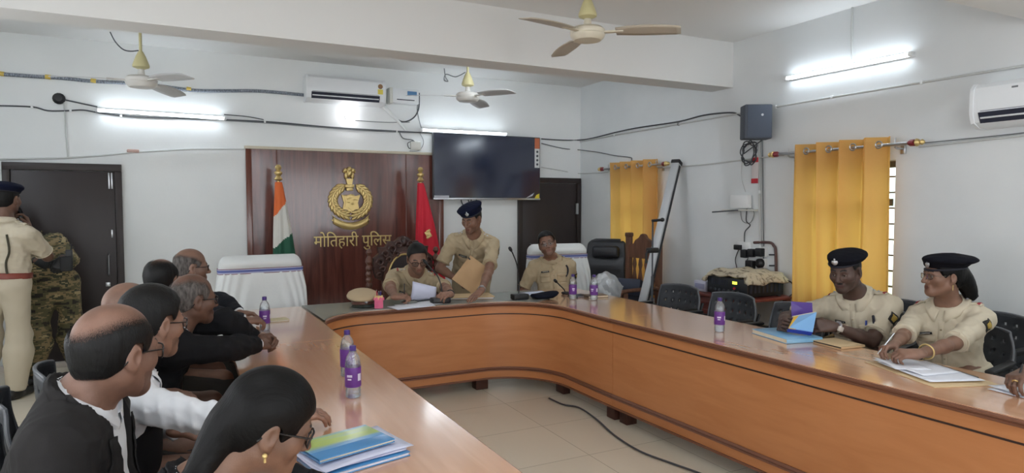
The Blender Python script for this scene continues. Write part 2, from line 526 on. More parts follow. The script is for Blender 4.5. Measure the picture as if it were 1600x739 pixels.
tube_light('tube_light', 'lit white tube light on the ceiling above the right table arm', Vector((2.6, 1.2, ZC - .05)), Vector((3.8, 1.2, ZC - .05)), (0, 0, -1), G_T, M_glow_added)

# bare bulb
p = atY(547, 182, 7.60)
t = thing('light_bulb', 'glowing round bulb on the back wall below the air conditioner', 'light', (p.x, YB, p.z))
mb = MB(); mb.tube([(p.x, YB, p.z + .005), (p.x, 7.67, p.z + .005)], .04, 16); mb.tube([(p.x, 7.67, p.z), (p.x, 7.635, p.z)], .02, 16); mb.build('bulb_holder', M_white, t, world=True)
mb = MB(); mb.ball((p.x, 7.585, p.z), .055); mb.build('bulb_glass', M_bulbglow, t, world=True)

# ceiling fans
M_fan = mat('fan_enamel', (214, 206, 186), .4)
M_blade = mat('fan_blade', (186, 176, 160), .45)
M_fanw = mat('fan_enamel_white', (214, 212, 206), .4)
M_bladew = mat('fan_blade_white', (200, 200, 200), .45)
M_canopy = mat('fan_canopy_cream', (206, 198, 150), .45)


def fan(label, c, ztop, ang, m1, m2, m3, scale=1.0):
    root = thing('ceiling_fan', label, 'fan', c, 0, 'ceiling fans')
    h = ztop - c.z; s = scale
    mb = MB(); mb.lathe([(0, -.055 * s), (.09 * s, -.05 * s), (.112 * s, -.03 * s), (.118 * s, -.012 * s), (.112 * s, -.008 * s), (.118 * s, .004 * s), (.116 * s, .02 * s), (.1 * s, .035 * s), (.05 * s, .045 * s), (.028 * s, .05 * s), (.022 * s, .1 * s), (0, .1 * s)], 32)
    mb.build('motor', m1, root)
    mb = MB(); mb.lathe([(.012, .09 * s), (.06 * s, .11 * s), (.062 * s, .125 * s), (.05 * s, .16 * s), (.035 * s, .20 * s), (.018, .235 * s), (.012, .24 * s)], 24); mb.build('lower_canopy', m3, root)
    mb = MB(); mb.tube([(0, 0, .08 * s), (0, 0, h - .0)], .0115, 10); mb.build('down_rod', m3, root)
    mb = MB(); mb.lathe([(.014, h - .13), (.055, h - .10), (.058, h - .06), (.03, h - .005), (.0, h - .005)], 20); mb.build('upper_canopy', m3, root)
    for k in range(3):
        a = R(ang + 120 * k)
        def bl(u, v):
            r = .19 + .42 * u * s; w = (.055 + .018 * math.sin(PI * min(1, u * 1.1)) + .012 * u) * (1 if u < .96 else .78)
            y = (v - .5) * 2 * w; return (r, y, .0 - y * .16 - .02 * u * u)
        mb = MB(); mb.X = RZ(a); mb.grid(bl, 14, 5); o = mb.build('blade', m2, root, solid=.006)
        mb = MB(); mb.X = RZ(a); mb.box((.10, -.02, -.006), (.24, .02, .006), .003); mb.build('blade_bracket', m1, o)
    return root


fan('cream ceiling fan with blades in front of the concrete beam', atD(918, 52, 4.4), ZC, 318, M_fan, M_blade, M_canopy)
fan('white ceiling fan above the tube light and left dark door', atD(221, 127, 5.25), ZC, 303, M_fanw, M_bladew, M_canopy)
fan('white ceiling fan between the beam and the television', atD(731, 151, 6.5), ZC, 170, M_fanw, M_bladew, M_canopy)

# split air conditioner on the back wall
def sweep_profile(mb, prof, x0, x1):
    """profile of (y,z) swept along x"""
    n = len(prof)
    mb.add([(x0, y, z) for y, z in prof] + [(x1, y, z) for y, z in prof],
           [(i, (i + 1) % n, n + (i + 1) % n, n + i) for i in range(n)][::-1] + [tuple(range(n)), tuple(range(n, 2 * n))[::-1]])


M_ac = mat('ac_shell', (233, 236, 238), .3)
M_slot = mat('ac_dark_slot', (40, 44, 60), .6)
M_gline = mat('ac_line', (120, 124, 128), .4)


def split_ac(label, loc, rz, W, H, D, sticker):
    """local: x along the wall, -y out of the wall, z up, origin bottom middle"""
    t = thing('air_conditioner', label, 'air conditioner', loc, rz, None)
    mb = MB(); sweep_profile(mb, [(0, 0), (0, H), (-D * .8, H), (-D * .97, H - .03), (-D, H - .08), (-D, H * .33), (-D * .9, H * .12), (-D * .6, 0)], -W / 2 + .012, W / 2 - .012); mb.build('body', M_ac, t, sharp=40)
    for s in (-1, 1):
        mb = MB(); sweep_profile(mb, [(0, -.004), (0, H + .004), (-D * .82, H + .004), (-D * .99, H - .03), (-D * 1.02, H - .08), (-D * 1.02, H * .32), (-D * .91, H * .1), (-D * .6, -.004)], s * W / 2 - .012, s * W / 2 + .012); mb.build('end_cap', M_ac, t, sharp=40)
    mb = MB(); mb.box((-W * .44, -D * 1.006, H * .36), (W * .42, -D * .99, H * .375)); mb.build('panel_seam', M_gline, t)
    F = frame(Vector((0, -D * .955, H * .225)), (1, 0, 0), Vector((0, .10, -.21)).normalized(), Vector((0, -.21, -.10)).normalized())
    mb = MB(); mb.X = F; mb.box((-W * .45, -.035, -.004), (W * .43, .04, .004)); mb.build('outlet_slot', M_slot, t)
    mb = MB(); mb.X = F; mb.box((-W * .44, -.004, .004), (W * .42, .008, .010), .002); mb.build('flap', M_ac, t)
    if sticker:
        mb = MB(); mb.box((W * .405, -D * 1.008, H * .42), (W * .475, -D * .99, H * .62), .001); mb.build('energy_label', mat('label_yellow', (232, 214, 90), .5), t)
        mb = MB(); mb.lathe([(0, 0), (.028, 0), (.028, .004), (0, .004)], 20, T(W * .44, -D * .996, H * .73) @ RX(PI / 2)); mb.build('round_label', mat('label_brown', (150, 110, 70), .5), t)
    else:
        mb = MB(); mb.box((-W * .24, -D * .99, H * .80), (-W * .20, -D * .97, H * .84)); mb.build('maker_mark', M_gline, t)
    return t


a = atY(482, 140, 7.5); b = atY(600, 145, 7.5)
zb_ = (atY(482, 156, 7.5).z + atY(600, 164, 7.5).z) / 2
split_ac('white split air conditioner high on the back wall beside the stabiliser', ((a.x + b.x) / 2, YB, zb_), 0, b.x - a.x + .02, .285, .2, True)
a = atX(1518, 165, 4.76)
split_ac('glossy white split air conditioner on the right wall at the picture edge', (XR, a.y - .45, atX(1525, 198, 4.80).z - .01), R(-90), .9, .29, .21, False)

# voltage stabiliser
a = atY(611, 137, 7.58); b = atY(655, 163, 7.58)
t = thing('voltage_stabiliser', 'small white voltage stabiliser box right of the back wall air conditioner', 'electrical box', ((a.x + b.x) / 2, YB, b.z))
mb = MB(); mb.box((a.x, 7.58, b.z), (b.x, YB, a.z), .01); mb.build('case', M_ac, t, world=True)
mb = MB(); mb.box((a.x - .02, 7.57, b.z - .01), (a.x + .02, YB, a.z + .005), .008); mb.build('side_cheek', M_offwhite, t, world=True)
mb = MB(); mb.box((a.x + .2, 7.574, a.z - .075), (b.x - .03, 7.582, a.z - .025), .002); mb.build('display_label', mat('label_blue', (70, 120, 165), .4), t, world=True)
mb = MB(); mb.box((a.x + .07, 7.575, b.z + .035), (b.x - .06, 7.582, b.z + .045)); mb.build('front_groove', M_slot, t, world=True)

# television
Ytv = 7.58
x0 = atY(677, 260, Ytv).x; x1 = atY(844, 260, Ytv).x; z0 = atY(760, 312, Ytv).z; z1 = atY(760, 210.5, Ytv).z
t = thing('television', 'large black flat television on the back wall with stickers on its edge', 'television', ((x0 + x1) / 2, YB, z0))
mb = MB(); mb.box((x0, Ytv, z0), (x1, Ytv + .05, z1), .006); mb.box((x0 + .3, Ytv + .05, z0 + .15), (x1 - .3, YB - .002, z1 - .2), .01); mb.build('cabinet', mat('tv_bezel', (60, 62, 66), .35), t, world=True)
mb = MB(); mb.box((x0 + .012, Ytv - .003, z0 + .03), (x1 - .012, Ytv + .001, z1 - .012)); mb.build('screen', mat('tv_screen', (34, 42, 66), .12, spec=.9, coat=.4), t, world=True)  # bluish lens-flare haze is mixed into the screen colour
mb = MB(); mb.box((x0, Ytv - .006, z0), (x1, Ytv, z0 + .022), .002); mb.build('silver_lip', M_steel, t, world=True)
mb = MB(); mb.box((x0 + .01, Ytv - .008, z0 + .012), (x0 + .2, Ytv - .002, z0 + .05)); mb.build('sticker', mat('silver_sticker', (196, 200, 206), .4), t, world=True)
mb = MB(); mb.box((x1 - .085, Ytv - .006, z1 - .15), (x1 - .012, Ytv - .002, z1 - .012)); mb.build('sticker', mat('sticker_orange', (196, 110, 74), .5), t, world=True)
mb = MB(); mb.box((x1 - .085, Ytv - .006, z1 - .40), (x1 - .012, Ytv - .002, z1 - .15)); st = mb.build('sticker', mat('sticker_white', (214, 216, 216), .5), t, world=True)
mb = MB()
for k in range(4): mb.lathe([(0, 0), (.016, 0), (.016, .003), (0, .003)], 12, T(x1 - .048, Ytv - .006, z1 - .19 - k * .055) @ RX(PI / 2))
mb.build('pictogram', M_grey, st, world=True)
mb = MB(); mb.prism([(0, 0), (.075, 0), (.075, .07), (.03, .05)], 0, .004, T(x1 - .09, Ytv - .002, z0 + .014) @ RX(PI / 2)); mb.build('corner_sticker', mat('sticker_yellow', (226, 206, 60), .5), t, world=True)
mb = MB(); mb.prism([(0, 0), (.1, .03), (.13, .075), (.05, .03)], 0, .003, T(x1 - .22, Ytv - .002, z0 + .02) @ RX(PI / 2)); mb.build('corner_sticker', mat('silver_sticker', (196, 200, 206), .4), t, world=True)
for i in range(2):
    mb = MB(); mb.tube(smooth_path([(3.14 + .1 * i, YB - .012, z0 + .2), (3.18 + .1 * i, YB - .012, z0 - .03), (3.26 + .09 * i, YB - .012, z0 - .1), (3.36 + .05 * i, YB - .012, z0 + .1)]), .006, 6)
    mb.build('cable', M_black, t, world=True)

# police crest in gold relief on the panel
def emblem():
    P0 = atY(548, 312, 7.655); S = .00735
    t = thing('police_crest', 'gold relief crest with lions, wreath and ribbon on the dark wood panel', 'emblem', (P0.x, YB - .035, P0.z))
    W = frame(Vector((0, -.004, 0)), (1, 0, 0), (0, 0, 1), (0, -1, 0))     # local x right, y up, z out of the panel

    def q(px, py): return ((px - 548) * S, (312 - py) * S)
    for s in (-1, 1):
        mb = MB(); mb.X = W; n = 11
        for i in range(n):
            a = R(-82 + 136 * i / (n - 1)); cx = math.cos(a) * 27.5 * S * s; cy = math.sin(a) * 23.5 * S - .01
            tx = -math.sin(a) * s; ty = math.cos(a)
            base = math.atan2(ty, tx)
            for da, off, ln in ((.5, .040, .052), (0, .004, .058), (-.5, -.034, .050)):
                an = base + da * s
                mb.ball((0, 0, 0), (ln, .021, .013), T(cx + off * math.cos(a) * s + .02 * math.cos(an), cy + off * math.sin(a) + .02 * math.sin(an), .012) @ RZ(an), 10, 6)
        mb.build('laurel_branch', M_gold, t)
    mb = MB(); mb.X = W
    sh = [q(*p) for p in ((548, 333), (542, 328), (535, 327), (537, 317), (533, 304), (541, 306), (548, 303), (555, 306), (563, 304), (559, 317), (561, 327), (554, 328))]
    mb.prism(sh, 0, .018); mb.prism([(x * .78, y * .78 - .0) for x, y in sh], .018, .026)
    rnd = random.Random(3)
    for k in range(9): mb.ball((rnd.uniform(-.06, .06), rnd.uniform(-.06, .07), .026), (.022, .009, .004), seg=8, rings=5)
    mb.build('shield', M_gold, t)
    mb = MB(); mb.X = W
    cx, zz = q(546, 0)[0], lambda y: q(0, y)[1]
    mb.ball((cx, zz(270), .02), (.035, .055, .03)); mb.ball((cx, zz(264), .03), (.028, .03, .026))
    for s in (-1, 1):
        mb.ball((cx + s * .042, zz(266), .014), (.03, .028, .022)); mb.ball((cx + s * .036, zz(274), .012), (.022, .05, .02)); mb.ball((cx + s * .062, zz(268), .016), (.012, .014, .012))
    mb.prism([(cx - .028, zz(288)), (cx + .028, zz(288)), (cx + .04, zz(279)), (cx - .04, zz(279))], 0, .03)
    mb.build('lion_capital', M_gold, t)
    mb = MB(); mb.X = W
    mb.box((cx - .052, zz(293), 0), (cx + .052, zz(288), .034), .006); mb.box((cx - .04, zz(298), 0), (cx + .04, zz(293), .028), .006); mb.lathe([(0, 0), (.014, 0), (.014, .008), (0, .008)], 14, T(cx, zz(290.5), .034))
    mb.build('abacus', M_gold, t)
    mb = MB(); mb.X = W
    def rib(u, v):
        x = -.205 + .41 * u; y = zz(350) + .075 * (2 * u - 1) ** 2 - .03 + (v - .5) * .085; return (x, y, .012 + .006 * math.sin(u * 9))
    mb.grid(rib, 24, 3); mb.build('ribbon', M_gold, t, solid=.012)
    for s in (-1, 1):
        mb = MB(); mb.X = W
        mb.prism([(s * .15, zz(350) - .005), (s * .225, zz(350) + .045), (s * .19, zz(350) + .06), (s * .22, zz(350) + .105), (s * .165, zz(350) + .06)], 0, .008); mb.build('ribbon_tail', M_gold, t)
    return t


emblem()
P0 = atY(490.5, 386, 7.655)
vs, fs = text_mesh('मोितहारी पुिलस', .19, .008); vs = [(x * .85, y, z) for x, y, z in vs]
mb = MB(); mb.X = frame(Vector((P0.x, YB - .044, P0.z)), (1, 0, 0), (0, 0, 1), (0, -1, 0)); mb.add(vs, fs)
t = thing('wall_lettering', 'gold raised lettering on the dark wood panel below the crest', 'sign', (P0.x, YB - .035, P0.z))
mb.build('lettering', M_gold, t, sharp=20, world=True)

# flags on poles in front of the panel
def flag(name, label, px, ytop, ybot, wl, wr, bands, mats_, extra=None):
    Yf = 7.25
    top = atY(px, ytop, Yf); bot = atY(px, ybot, Yf)
    t = thing(name, label, 'flag', (top.x, Yf, 0))
    H = top.z
    mb = MB(); mb.tube([(0, 0, .04), (0, 0, H)], .014, 10); mb.lathe([(0, .0), (.15, 0), (.15, .02), (.05, .05), (.016, .07)], 24); mb.build('pole', M_gold, t)
    mb = MB(); mb.lathe([(.016, H - .02), (.045, H), (.03, H + .02), (.022, H + .035), (.04, H + .06), (.04, H + .075), (.018, H + .09), (.03, H + .11), (.034, H + .125), (.02, H + .15), (0, H + .155)], 16); mb.build('finial', M_gold, t)
    mb = MB(); nu, nv = 90, 110
    def f(u, v):
        z = H - .03 - (H - .45) * v
        a = 2 * PI * u; k = v ** .8
        rx = .035 + (wl if math.cos(a) < 0 else wr) * k; ry = .03 + .07 * k
        fold = 1 + .16 * math.sin(a * 7 + 2.5 * v) * min(1, v * 3)
        return (rx * math.cos(a) * fold + .02 * k, ry * math.sin(a) * fold, z)
    mb.grid(f, nu, nv, closeu=True)
    for j in range(nv - 1):
        for i in range(nu):
            u = i / nu; v = j / (nv - 1); x = math.cos(2 * PI * u)
            d = v + bands[2] * x
            mb.m[j * nu + i] = 0 if d < bands[0] else (1 if d < bands[1] else 2)
    mb.build('cloth', mats_, t)
    if extra: extra(t, H)
    return t


M_saf = mat('flag_saffron', (222, 108, 52), .75); M_fw = mat('flag_white', (216, 214, 206), .8); M_gr = mat('flag_green', (32, 88, 66), .75)
M_red = mat('flag_red', (206, 30, 52), .7)
flag('national_flag', 'orange, white and green flag draped on a pole by the wood panel', 435, 280, 480, .06, .15, (.20, .44, .055), [M_saf, M_fw, M_gr])


def gold_mark(t, H):
    mb = MB(); mb.X = frame(Vector((.045, -.13, H - .62)), (.96, -.26, 0), (0, 0, 1), (-.26, -.96, 0))
    mb.X = mb.X @ RZ(.5); mb.cbox((0, 0, 0), (.06, .08, .008), .004); mb.cbox((.02, .035, .003), (.05, .025, .008), .004); mb.cbox((-.015, -.03, .003), (.05, .025, .008), .004); mb.build('badge', M_gold, t)


flag('police_flag', 'red flag with gold mark draped on a pole beside the standing officer', 657, 282, 480, .05, .25, (.0, .0, 0), [M_red, M_red, M_red], gold_mark)

# pipes, conduits and wires
M_pipe = mat('conduit', (196, 198, 196), .5)
M_wire = mat('wire_black', (64, 67, 72), .5)
M_wire2 = mat('wire_grey', (112, 116, 118), .5)


def wire(name, label, pts, r, m, cat='cable', group=None, sm=True, clips=None):
    P = smooth_path(pts, 5) if sm else [Vector(p) for p in pts]
    mb = MB(); mb.tube(P, r, 6); o = mb.build(name, m); tag(o, label, cat, group)
    if clips:
        for k in range(clips):
            c = P[int((k + .5) * len(P) / clips)]
            mb = MB(); mb.cbox(c, (.02, .02, .03), .003); mb.build('clip', M_white, o)
    return o


yb = lambda *ps: [atY(x, y, 7.685) for x, y in ps]
xr = lambda *ps: [atX(x, y, 4.955) for x, y in ps]
wire('insulated_pipe', 'silver wrapped pipe with yellow bands running to the back wall air conditioner', yb((-8, 115), (48, 119), (96, 122), (145, 127), (190, 129), (240, 133), (300, 141), (350, 142), (400, 142), (440, 145), (481, 149)), .018, mat('foil_wrap', (150, 156, 166), .35, metal=.6, col2=(90, 96, 104), nscale=40, stretch=(3, 1, 1)), 'pipe')
o = bpy.data.objects['insulated_pipe']
for px, py in ((2, 115), (75, 120), (146, 126), (295, 139)):
    p = atY(px, py, 7.685); mb = MB(); mb.tube([(p.x - .022, p.y, p.z), (p.x + .022, p.y, p.z - .003)], .022, 10); mb.build('yellow_band', mat('tape_yellow', (214, 186, 90), .5), o)
wire('wall_cable', 'black cable along the back wall, from the left edge past the tube light', yb((-8, 165), (50, 167), (75, 173), (105, 173), (130, 172), (160, 177), (220, 183), (349, 187), (430, 191), (520, 199), (620, 205), (658, 207)), .007, M_wire, clips=5)
wire('wall_cable', 'second black cable looping from the dark junction knob to the tube light', yb((92, 154), (120, 160), (152, 167)), .007, M_wire)
wire('wall_cable', 'thin black cable rising right of the left tube light', yb((350, 179), (385, 182), (412, 187)), .005, M_wire)
wire('wall_cable', 'grey cable along the back wall under the air conditioner', yb((352, 188), (420, 192), (480, 197), (560, 203), (620, 206), (676, 208)), .007, M_wire2)
wire('wall_cable', 'thin grey cable beside the glowing bulb', yb((555, 188), (600, 191), (640, 191)), .004, M_wire2)
wire('wall_cable', 'black cable across the wall corner to the wall speaker', yb((846, 217), (880, 219)) + [Vector((4.945, 7.685, atX(907, 218.5, 4.945).z))] + xr((925, 216), (965, 206), (1000, 199), (1060, 190), (1100, 180), (1140, 176), (1155, 180), (1168, 191)), .008, M_wire)
wire('wall_cable', 'grey cable sagging from the television to the far curtain', yb((846, 224), (880, 232)) + [Vector((4.945, 7.685, atX(907, 234, 4.945).z))] + xr((935, 238), (960, 243), (984, 246), (987, 250), (987, 262)), .007, M_wire2)
wire('wall_cable', 'pale conduit line on the right wall from the far curtain to the wall corner', yb((846, 261), (880, 267)) + [Vector((4.945, 7.685, atX(907, 271, 4.945).z))] + xr((950, 269)), .006, M_pipe)
wire('conduit_pipe', 'thin pale conduit on the right wall running level with the curtain rods', xr((1036, 262), (1100, 257), (1160, 250), (1225, 242)), .008, M_pipe, 'pipe', sm=False)
wire('conduit_pipe', 'thin pale conduit on the right wall below the right air conditioner', xr((1436, 229), (1520, 220), (1605, 211)), .008, M_pipe, 'pipe', sm=False)
wire('wall_cable', 'thin dark cable on the right wall just above the conduit by the near curtain', xr((1436, 224), (1520, 216), (1605, 207)), .004, M_wire2)
wire('conduit_pipe', 'upper pale conduit on the right wall behind the wall speaker', xr((908, 221), (960, 211), (1060, 194), (1168, 175)), .009, M_pipe, 'pipe', sm=False, clips=7)
wire('conduit_pipe', 'upper pale conduit on the right wall below the tube light', xr((1212, 167), (1300, 152), (1440, 129), (1605, 102)), .009, M_pipe, 'pipe', sm=False, clips=4)
wire('conduit_pipe', 'short conduit hanging from the ceiling to the right wall tube light', xr((1332, 2), (1331, 40), (1331, 96)), .008, M_pipe, 'pipe', sm=False, clips=2)
wire('conduit_pipe', 'upright pale conduit on the right wall below the wall speaker', xr((1187, 219), (1187, 300), (1188, 385)), .009, M_pipe, 'pipe', sm=False, clips=3)
wire('conduit_pipe', 'second upright conduit on the right wall beside the red tag', xr((1191, 219), (1192, 300), (1193, 385)), .006, M_wire2, 'pipe', sm=False)
wire('trim_strip', 'thin pale wiring strip on the back wall above the left door', yb((-6, 249), (100, 247), (160, 243), (210, 238), (300, 233), (383, 233)), .009, M_pipe, 'wiring strip', sm=False)
p = yb((208, 236))[0]; mb = MB(); mb.cbox(p, (.11, .03, .035), .01); o = mb.build('wall_plug', mat('plug_pinkish', (190, 160, 150), .5)); tag(o, 'small pinkish plug on the wiring strip above the left door', 'plug')
wire('conduit_pipe', 'thin upright conduit on the back wall left of the left tube light', yb((100, 160), (103, 215), (106, 247)), .006, M_pipe, 'pipe', sm=False)
p = yb((92, 154))[0]; mb = MB(); mb.lathe([(0, -.02), (.05, -.015), (.055, .0), (.03, .03), (0, .032)], 14, T(*p) @ RX(PI / 2)); o = mb.build('junction_knob', M_black); tag(o, 'black junction knob on the back wall left of the left tube light', 'junction box')
# air conditioner drain and plug leads
wire('drain_pipe', 'white slanting pipe below the right end of the back air conditioner', yb((597, 164), (618, 185), (634, 203)), .022, M_white, 'pipe', sm=False)
wire('wall_cable', 'black cable looping from the air conditioner to the stabiliser', yb((598, 163), (612, 178), (628, 190), (645, 185), (654, 170), (655, 145)), .008, M_wire)
wire('wall_cable', 'thin grey cable dropping from the stabiliser to the tube light', yb((655, 148), (652, 170), (655, 188), (659, 202)), .005, M_wire2)
wire('wall_cable', 'grey cable looping down to the wall socket left of the television', yb((624, 206), (630, 216), (645, 219), (648, 226), (640, 232), (637, 224), (645, 220)), .006, M_wire2)
wire('wall_cable', 'pale thin cable hanging around the wall socket left of the television', yb((656, 208), (662, 222), (655, 235), (640, 236)), .003, M_wire2)
p = yb((650, 228))[0]; mb = MB(); mb.box((p.x - .07, YB - .03, p.z - .05), (p.x + .06, YB - .001, p.z + .05), .006); o = mb.build('wall_socket', M_offwhite); tag(o, 'white wall socket left of the television above the panel', 'socket')
# fan wiring
wire('fan_wire', 'crooked black wire from the ceiling to the left fan', [atD(172, 50, 5.3), atD(180, 65, 5.3), atD(192, 77, 5.3), atD(204, 80, 5.3), atD(216, 79, 5.25)], .005, M_wire)
wire('fan_wire', 'loose pale wire beside the fan near the television', [atD(694, 107, 6.6), atD(696, 120, 6.6), atD(700, 127, 6.6), atD(694, 125, 6.6), atD(697, 116, 6.6), atD(712, 120, 6.5), atD(727, 113, 6.5)], .005, M_wire2)
p = atZ(858, 124, 2.755); mb = MB(); mb.tube([(p.x, 5.4, ZC), (p.x, 5.4, ZC - .06)], .03, 10); mb.tube([(p.x, 5.4, ZC - .05), (p.x, 5.4, ZC - .14)], .014, 8)
o = mb.build('ceiling_hook_box', M_steel); o.location = (.55, .9, 0); tag(o, 'small grey hook box on the ceiling right of the television fan', 'ceiling hook')

# wall speaker with its cable coil
M_spk = mat('speaker_grey', (74, 80, 90), .6, bump=.2, bscale=300)
t = thing('wall_speaker', 'dark grey box loudspeaker mounted on the right wall', 'speaker', (4.95, 4.45, 2.18))
mb = MB(); mb.X = T(4.79, 4.43, 2.345) @ RZ(R(-30)); mb.cbox((0, 0, 0), (.25, .16, .315), .012); mb.build('cabinet', M_spk, t, world=True)
mb = MB(); mb.X = T(4.79, 4.43, 2.345) @ RZ(R(-30)); mb.cbox((.005, -.083, 0), (.215, .008, .29), .003); mb.build('grille', mat('speaker_grille', (84, 92, 106), .8, bump=.5, bscale=500), t, world=True)
mb = MB(); mb.X = T(4.79, 4.43, 2.345) @ RZ(R(-30)); mb.lathe([(0, 0), (.011, 0), (.011, .004), (0, .004)], 14, T(.03, -.087, .06) @ RX(PI / 2)); mb.build('maker_badge', M_steel, t, world=True)
mb = MB(); mb.box((4.90, 4.40, 2.30), (XR - .001, 4.46, 2.40), .004); mb.build('bracket', M_black, t, world=True)
mb = MB(); P = []
for i in range(110):
    a = i * .21; rr = .105 + .018 * math.sin(i * .7); P.append((4.93 - .0004 * i, 4.62 + rr * .8 * math.cos(a) + .01 * math.sin(i), 2.08 + rr * math.sin(a)))
P = [(4.94, 4.5, 2.19)] + P
mb.tube(P, .006, 6); o = mb.build('cable_coil', M_wire); tag(o, 'coil of dark cable hanging below the wall speaker', 'cable')
# red and white tag
p = xr((1183, 266))[0]
t = thing('hanging_tag', 'red and white strip hanging on the conduit below the wall speaker', 'tag', (4.93, p.y, p.z - .12))
mb = MB(); mb.box((4.925, p.y - .04, p.z - .13), (4.932, p.y + .04, p.z + .13), .002); mb.build('strip', mat('tag_white', (214, 206, 204), .6), t, world=True)
for z in (-.11, .09):
    mb = MB(); mb.box((4.922, p.y - .041, p.z + z - .015), (4.9255, p.y + .041, p.z + z + .03), .001); mb.build('red_band', mat('tag_red', (190, 44, 54), .6), t, world=True)
mb = MB(); mb.tube([(4.93, p.y, p.z + .12), (4.935, p.y, p.z + .2)], .004, 6); mb.build('string', M_wire2, t, world=True)
# router
p = xr((1160, 316))[0]
t = thing('wifi_router', 'white router box on the right wall above the plugs', 'router', (4.93, p.y, p.z - .08))
mb = MB(); mb.box((4.90, p.y - .12, p.z - .06), (4.955, p.y + .11, p.z + .07), .008); mb.build('case', M_white, t, world=True)
mb = MB(); mb.box((4.88, p.y - .2, p.z - .085), (4.955, p.y + .2, p.z - .07), .002); mb.build('shelf', M_offwhite, t, world=True)
mb = MB(); mb.tube([(4.88, p.y - .02, p.z - .078), (4.87, p.y + .32, p.z - .10)], .007, 6); mb.build('antenna', M_grey, t, world=True)
wire('wall_cable', 'thin pale cable from the conduit down to the router', xr((1160, 250), (1158, 275), (1165, 300)), .003, M_pipe)
wire('wall_cable', 'wavy black lead from the router down to the plug board', xr((1167, 326), (1166, 345), (1172, 352), (1164, 362), (1163, 378)), .005, M_wire)
wire('wall_cable', 'pale loop of cable hanging below the router', xr((1157, 328), (1160, 345), (1172, 348), (1178, 335), (1176, 326)), .003, M_wire2)
# switch board with plugs and adapters
p = xr((1166, 386))[0]
t = thing('switch_board', 'white switch board with black plugs on the right wall', 'switch board', (4.955, p.y, p.z - .06))
mb = MB(); mb.box((4.93, p.y - .06, p.z - .035), (XR - .001, p.y + .1, p.z + .05), .006); mb.build('plate', M_white, t, world=True)
mb = MB(); mb.box((4.895, p.y + .03, p.z - .03), (4.935, p.y + .11, p.z + .02), .006); mb.build('plug', M_black, t, world=True)
for k, (px, py, w_) in enumerate(((1169, 396, .034), (1180, 395, .034), (1193, 394, .038), (1178, 413, .045), (1192, 411, .042))):
    q = xr((px, py))[0]
    t2 = thing('power_adapter', ['black power adapter below the white switch board', 'black power adapter second in the upper row of adapters', 'black power adapter at the right end of the upper row', 'black power adapter in the lower row, directly above the amplifier', 'round black plug at the right of the lower row'][k], 'plug', (4.955, q.y, q.z - .04), group='black plugs on the right wall')
    mb = MB()
    if k == 4: mb.lathe([(0, 0), (.045, 0), (.045, .03), (.02, .05), (0, .05)], 16, T(4.93, q.y, q.z) @ RY(-PI / 2))
    else: mb.box((4.88, q.y - w_, q.z - .04), (4.935, q.y + w_, q.z + .04), .008)
    mb.build('shell', M_black, t2, world=True)
    mb = MB(); mb.box((4.93, q.y - w_ - .003, q.z - .045), (XR - .001, q.y + w_ + .003, q.z + .045), .004); mb.build('socket_plate', M_white, t2, world=True)
mb = MB(); mb.tube(smooth_path(xr((1178, 379), (1202, 379), (1209, 384), (1212, 395), (1213, 452))), .013, 8); o = mb.build('pipe_frame', mat('pipe_maroon', (88, 62, 60), .5)); tag(o, 'dark maroon bent pipe framing the plugs on the right wall', 'pipe')
for i, yy in enumerate((398, 415)):
    mb = MB(); mb.tube(xr((1202, yy), (1212, yy)), .007, 6); mb.build('cross_bar', M_wire, o)
for i, pts in enumerate([((1155, 388), (1149, 405), (1151, 420), (1147, 436)), ((1172, 398), (1165, 412), (1170, 420), (1166, 432)), ((1193, 400), (1192, 416), (1195, 432))]):
    wire('hanging_lead', ['thin black lead dropping left of the adapters to the amplifier', 'crooked black lead from the adapters to the cloth on the amplifier', 'short black lead below the round plug'][i], xr(*pts), .0045, M_wire)
# hairline wall cracks and shallow repairs are left to the paint

# cable lying on the floor
wire('floor_cable', 'dark cable snaking across the floor tiles inside the table', [atZ(858, 622, .01), atZ(880, 632, .01), atZ(905, 637, .01), atZ(932, 655, .01), atZ(960, 680, .01), atZ(1000, 705, .01), atZ(1050, 724, .01), atZ(1100, 742, .01), atZ(1180, 775, .01)], .007, M_wire)

# ------------------------------------------------------------------ curtains
M_cur = mat('curtain_yellow', (220, 180, 120), .85, transl=(253, 196, 98), bump=.1, bscale=250)


